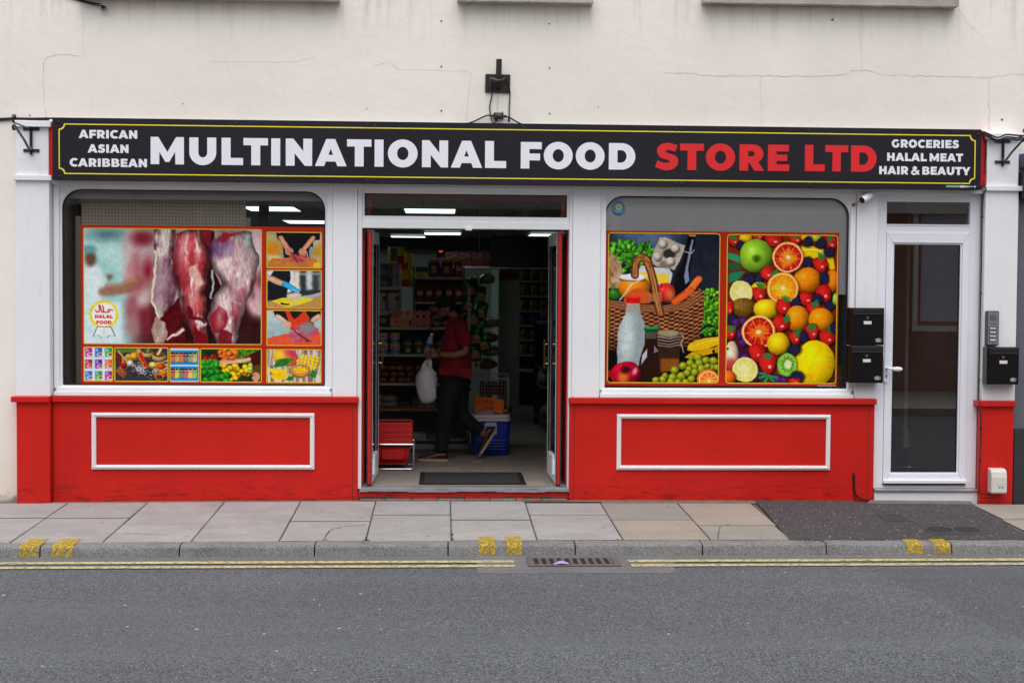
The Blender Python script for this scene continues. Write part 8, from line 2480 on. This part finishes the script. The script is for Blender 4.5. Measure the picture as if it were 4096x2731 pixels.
MB().tube(smooth_path([(3.470, -.035, 2.385), (3.44, -.05, 2.375), (3.415, -.045, 2.36), (3.398, -.03, 2.348)], 4), [.006] * 9 + [.008, .009, .010, .010], 8).build('lead', mat('lead_sleeve', s(170, 166, 160), .5), T, smooth=50)
MB().lathe([(.012, -.036), (.012, -.026)], (3.392, 0, 2.342), 10, 'Y').build('cable_hole', INDK, T)

# ================================================================== in the pavement and road
IRON = mat('cast_iron_cover', s(72, 72, 76), .6, .3, var=.25, vs=30, bump=.3)
def on_pave(o, x, y):
    dzx = (zt(x + .1, y) - zt(x - .1, y)) / .2; dzy = (zt(x, y + .1) - zt(x, y - .1)) / .2
    o.location = (x, y, zt(x, y) + .005)
    o.rotation_euler = (math.atan(dzy), -math.atan(dzx), 0)
T = thing('access_cover', 'small square iron cover set in the tarmac before the flat door', 'access cover')
def ch(o): o.parent = T; return o
ch(MB().rbox(-.105, .105, -.16, .16, -.02, .003, .002).build('frame', IRON))
ch(MB().rbox(-.090, .090, -.145, .145, .0028, .0045, .001).build('lid', IRON))
for k in range(6):
    ch(MB().box(-.075, .075, -.12 + .044 * k, -.112 + .044 * k, .0045, .0065).build('tread_bar', IRON))
on_pave(T, 3.545, -.76)
T = thing('double_meter_cover', 'twin round iron covers in one frame set in the tarmac', 'access cover')
ch(MB().rbox(-.215, .215, -.15, .15, -.02, .003, .002).build('frame', IRON))
for cx in (-.105, .105):
    ch(MB().lathe([(.094, .002), (.094, .006), (.088, .006), (.088, .0035), (.01, .0035)][::-1], (cx, 0, 0), 26).build('rim', mat('dark_rim', s(46, 46, 50), .6)))
    for k in range(4):
        h = math.sqrt(max(.0, .08 ** 2 - (.036 * (k - 1.5)) ** 2))
        ch(MB().box(cx - h, cx + h, .036 * (k - 1.5) - .003, .036 * (k - 1.5) + .003, .0036, .0058).build('tread_bar', IRON))
        ch(MB().box(cx + .036 * (k - 1.5) - .003, cx + .036 * (k - 1.5) + .003, -h, h, .0034, .0054).build('tread_bar', IRON))
on_pave(T, 3.835, -1.245)
# ---- gully grate
T = thing('drain_grate', 'long rusty road gully grate between the double yellow lines', 'drain grate', (.905, -2.02, -.245))
GI = mat('gully_iron', s(106, 100, 98), .6, .2, var=.25, vs=24, bump=.3)
x0, x1, y0, y1 = .590, 1.222, -2.165, -1.868
PIT = MB().box(x0 + .01, x1 - .01, y0 + .01, y1 - .01, -.2462, -.2458).build('pit', mat('drain_silt', s(40, 34, 28), .9, var=.7, vs=26), T)
for a, b_, c, d_ in ((x0, x1, y1 - .03, y1), (x0, x1, y0, y0 + .045), (x0, x0 + .03, y0 + .045, y1 - .03), (x1 - .045, x1, y0 + .045, y1 - .03)):
    MB().rbox(a, b_, c, d_, -.2455, -.236, .003).build('frame_bar', GI, T)
MB().box(x0 + .01, x1 - .02, y1 - .002, y1 + .010, -.246, -.2375).build('shadow_gap', INDK, T)
n_ = 10
px = (x1 - .045 - x0 - .03 - .02) / n_
for k in range(n_ + 1):
    xc = x0 + .03 + .005 + px * k
    MB().rbox(xc - .012, xc + .012, y0 + .045, y1 - .03, -.2455, -.2375, .003).build('grate_bar', GI, T)
T = thing('purple_wrapper', 'crumpled lilac wrapper lying on the drain grate', 'litter', (.815, -2.13, -.235))
m = MB()
vs, fs = [], []
rb = random.Random(6)
for j in range(5):
    for i in range(9):
        vs.append((.765 + .105 * i / 8 + rb.uniform(-.004, .004), -2.155 + .05 * j / 4, -.236 + .020 * math.sin(math.pi * i / 8) * math.sin(math.pi * (j + .5) / 5) + rb.uniform(0, .006)))
for j in range(4):
    for i in range(8):
        fs.append((j * 9 + i, j * 9 + i + 1, (j + 1) * 9 + i + 1, (j + 1) * 9 + i))
m.add(vs, fs).build('foil', mat('lilac_foil', s(176, 160, 214), .4, var=.35, vs=60), T)
MB().rbox(.765, .790, -2.15, -2.13, -.237, -.231, .002).build('twist', MATS['lilac_foil'], T)
# ---- cigarette ends and scraps
def butt(x, y, z, rz, label):
    T = thing('cigarette_end', label, 'cigarette end', (x, y, z), rz)
    o = MB().tube([(-.014, 0, .004), (.004, 0, .004)], .004, 8).build('filter', mat('filter_orange', s(214, 140, 84), .8)); o.parent = T
    o = MB().tube([(.004, 0, .004), (.014, 0, .004)], .004, 8).build('paper', P_WHITE); o.parent = T
butt(1.27, -1.58, zt(1.27, -1.58) + .003, .2, 'cigarette end on the pavement edge near the drain')
butt(3.46, yk(3.46) - .05, -.249, .1, 'cigarette end in the gutter below the right kerb marks')
T = thing('fallen_leaf', 'small pale dead leaf in the gutter right of the drain', 'leaf', (2.95, -1.80, -.249))
MB().prism([(2.935, -1.80), (2.945, -1.812), (2.962, -1.810), (2.972, -1.80), (2.960, -1.79), (2.945, -1.79)], -.248, -.245).build('blade', mat('dead_leaf', s(190, 160, 120), .8), T)
MB().tube([(2.972, -1.80, -.246), (2.985, -1.803, -.246)], .0012, 5).build('stalk', MATS['dead_leaf'], T)
rb = random.Random(31)
m = MB()
for k in range(70):
    x = rb.uniform(-3.4, 4.6); y = rb.uniform(-4.8, -.3)
    z = (zt(x, y) + .004) if y > yk(x, -1.6) else (-.2485 if y < yk(x) - .03 else None)
    if z is None: continue
    r_ = rb.uniform(.003, .008)
    m.ball((x, y, z), (r_ * 1.5, r_, .0015), 6, 4, .3, k)
tag(m.build('pavement_grit', mat('pale_grit', s(206, 202, 196), .9)), 'pale specks of grit and chewing gum scattered over pavement and road', 'grit', kind='stuff')
# ================================================================== the other side of the street, seen only as reflections in the panes
t_ = NT('opposite_brick')
bk = t_.new('ShaderNodeTexBrick', Scale=1.0)
bk.inputs['Color1'].default_value = s(176, 104, 82); bk.inputs['Color2'].default_value = s(146, 84, 66); bk.inputs['Mortar'].default_value = s(120, 110, 100)
bk.inputs['Mortar Size'].default_value = .008; bk.inputs['Brick Width'].default_value = .225; bk.inputs['Row Height'].default_value = .075
cb = t_.n.new('ShaderNodeCombineXYZ'); sp_ = t_.n.new('ShaderNodeSeparateXYZ')
t_.link(t_.tc.outputs['Object'], sp_.inputs['Vector']); t_.link(sp_.outputs['X'], cb.inputs['X']); t_.link(sp_.outputs['Z'], cb.inputs['Y'])
t_.link(cb.outputs[0], bk.inputs['Vector'])
t_.color(bk.outputs['Color'])
BRK = t_.done(.9)
OPP = thing('opposite_building', 'brick shop building across the street, mirrored in the door glass', 'building', (2, -13.6, -.13))
yo = -13.4
MB().box(-26, -4.3, yo - .4, yo, -.42, 5.2).box(1.5, 3.0, yo - .4, yo, -.42, 3.3).box(7.85, 8.42, yo - .4, yo, -.42, 3.3).box(12.0, 26, yo - .4, yo, -.42, 5.2).box(-4.3, 12.0, yo - .4, yo, 3.3, 5.2).box(3.0, 7.85, yo - .4, yo, -.42, .35).box(8.42, 12.0, yo - .4, yo, -.42, .95).box(-4.3, 1.5, yo - .4, yo, -.42, .3).build('brick_wall', BRK, OPP)
OW = mat('opposite_white_frame', s(232, 234, 236), .6)
def oppwin(x0, x1, z0, z1, m, fr=.10):
    f = MB().ring(rect_like(x0, x1, z0, z1, 0), rect_like(x0 + fr, x1 - fr, z0 + fr, z1 - fr, 0), yo - .10, yo - .02).build('shop_window', OW, OPP)
    MB().box(x0 + fr, x1 - fr, yo - .12, yo - .11, z0 + fr, z1 - fr).build('pane', m, f)
    return f
oppwin(-4.3, 1.5, .3, 3.3, mat('opposite_sky_toned_pane', s(150, 152, 152), .2))  # grey base is lightened to stand in for sky mirrored in the panes
w2 = oppwin(3.0, 7.85, .35, 3.3, mat('opposite_sky_toned_pane2', s(96, 102, 104), .3))
def lt(txt, x, z, sz, wd):
    o = font_text('window_lettering', txt, 0, 0, 0, sz, mat('opposite_white_letters', s(236, 240, 238), .6), None, bold=sz * .04, width=wd)
    o.parent = w2
    o.location = Vector((x, yo - .095, z)) - wloc(w2)
    o.rotation_euler = (0, 0, math.pi)
lt('ALWAYS UP', 5.15, 2.18, .36, 2.3)
lt('TO 60% LESS', 5.0, 1.80, .36, 2.8)
w3 = oppwin(8.42, 12.0, .95, 3.3, mat('lilac_window_vinyl', s(214, 206, 236), .5))
MB().ring(rect_like(8.52, 11.9, 1.05, 3.2, 0), rect_like(8.60, 11.78, 1.13, 3.12, 0), yo - .109, yo - .105).build('orange_edge', mat('orange_edge_vinyl', s(190, 92, 66), .5), w3)
MB().box(-26, 26, yo, yo + .20, 3.05, 3.75).build('cornice', mat('pale_stained_fascia', s(214, 212, 208), .8, var=.25, vs=1.5), OPP)
for k in range(12):
    x = -22 + 4.0 * k
    f = MB().ring(rect_like(x, x + 1.2, 3.95, 4.9, 0), rect_like(x + .08, x + 1.12, 4.03, 4.82, 0), yo + .0, yo + .03).build('upper_window', OW, OPP)
    MB().box(x + .08, x + 1.12, yo + .002, yo + .01, 4.03, 4.82).build('pane', MATS['opposite_sky_toned_pane'], f)
MB().box(-26, 26, yo - 6, yo - .4, -.42, 5.2).build('body', BRK, OPP)
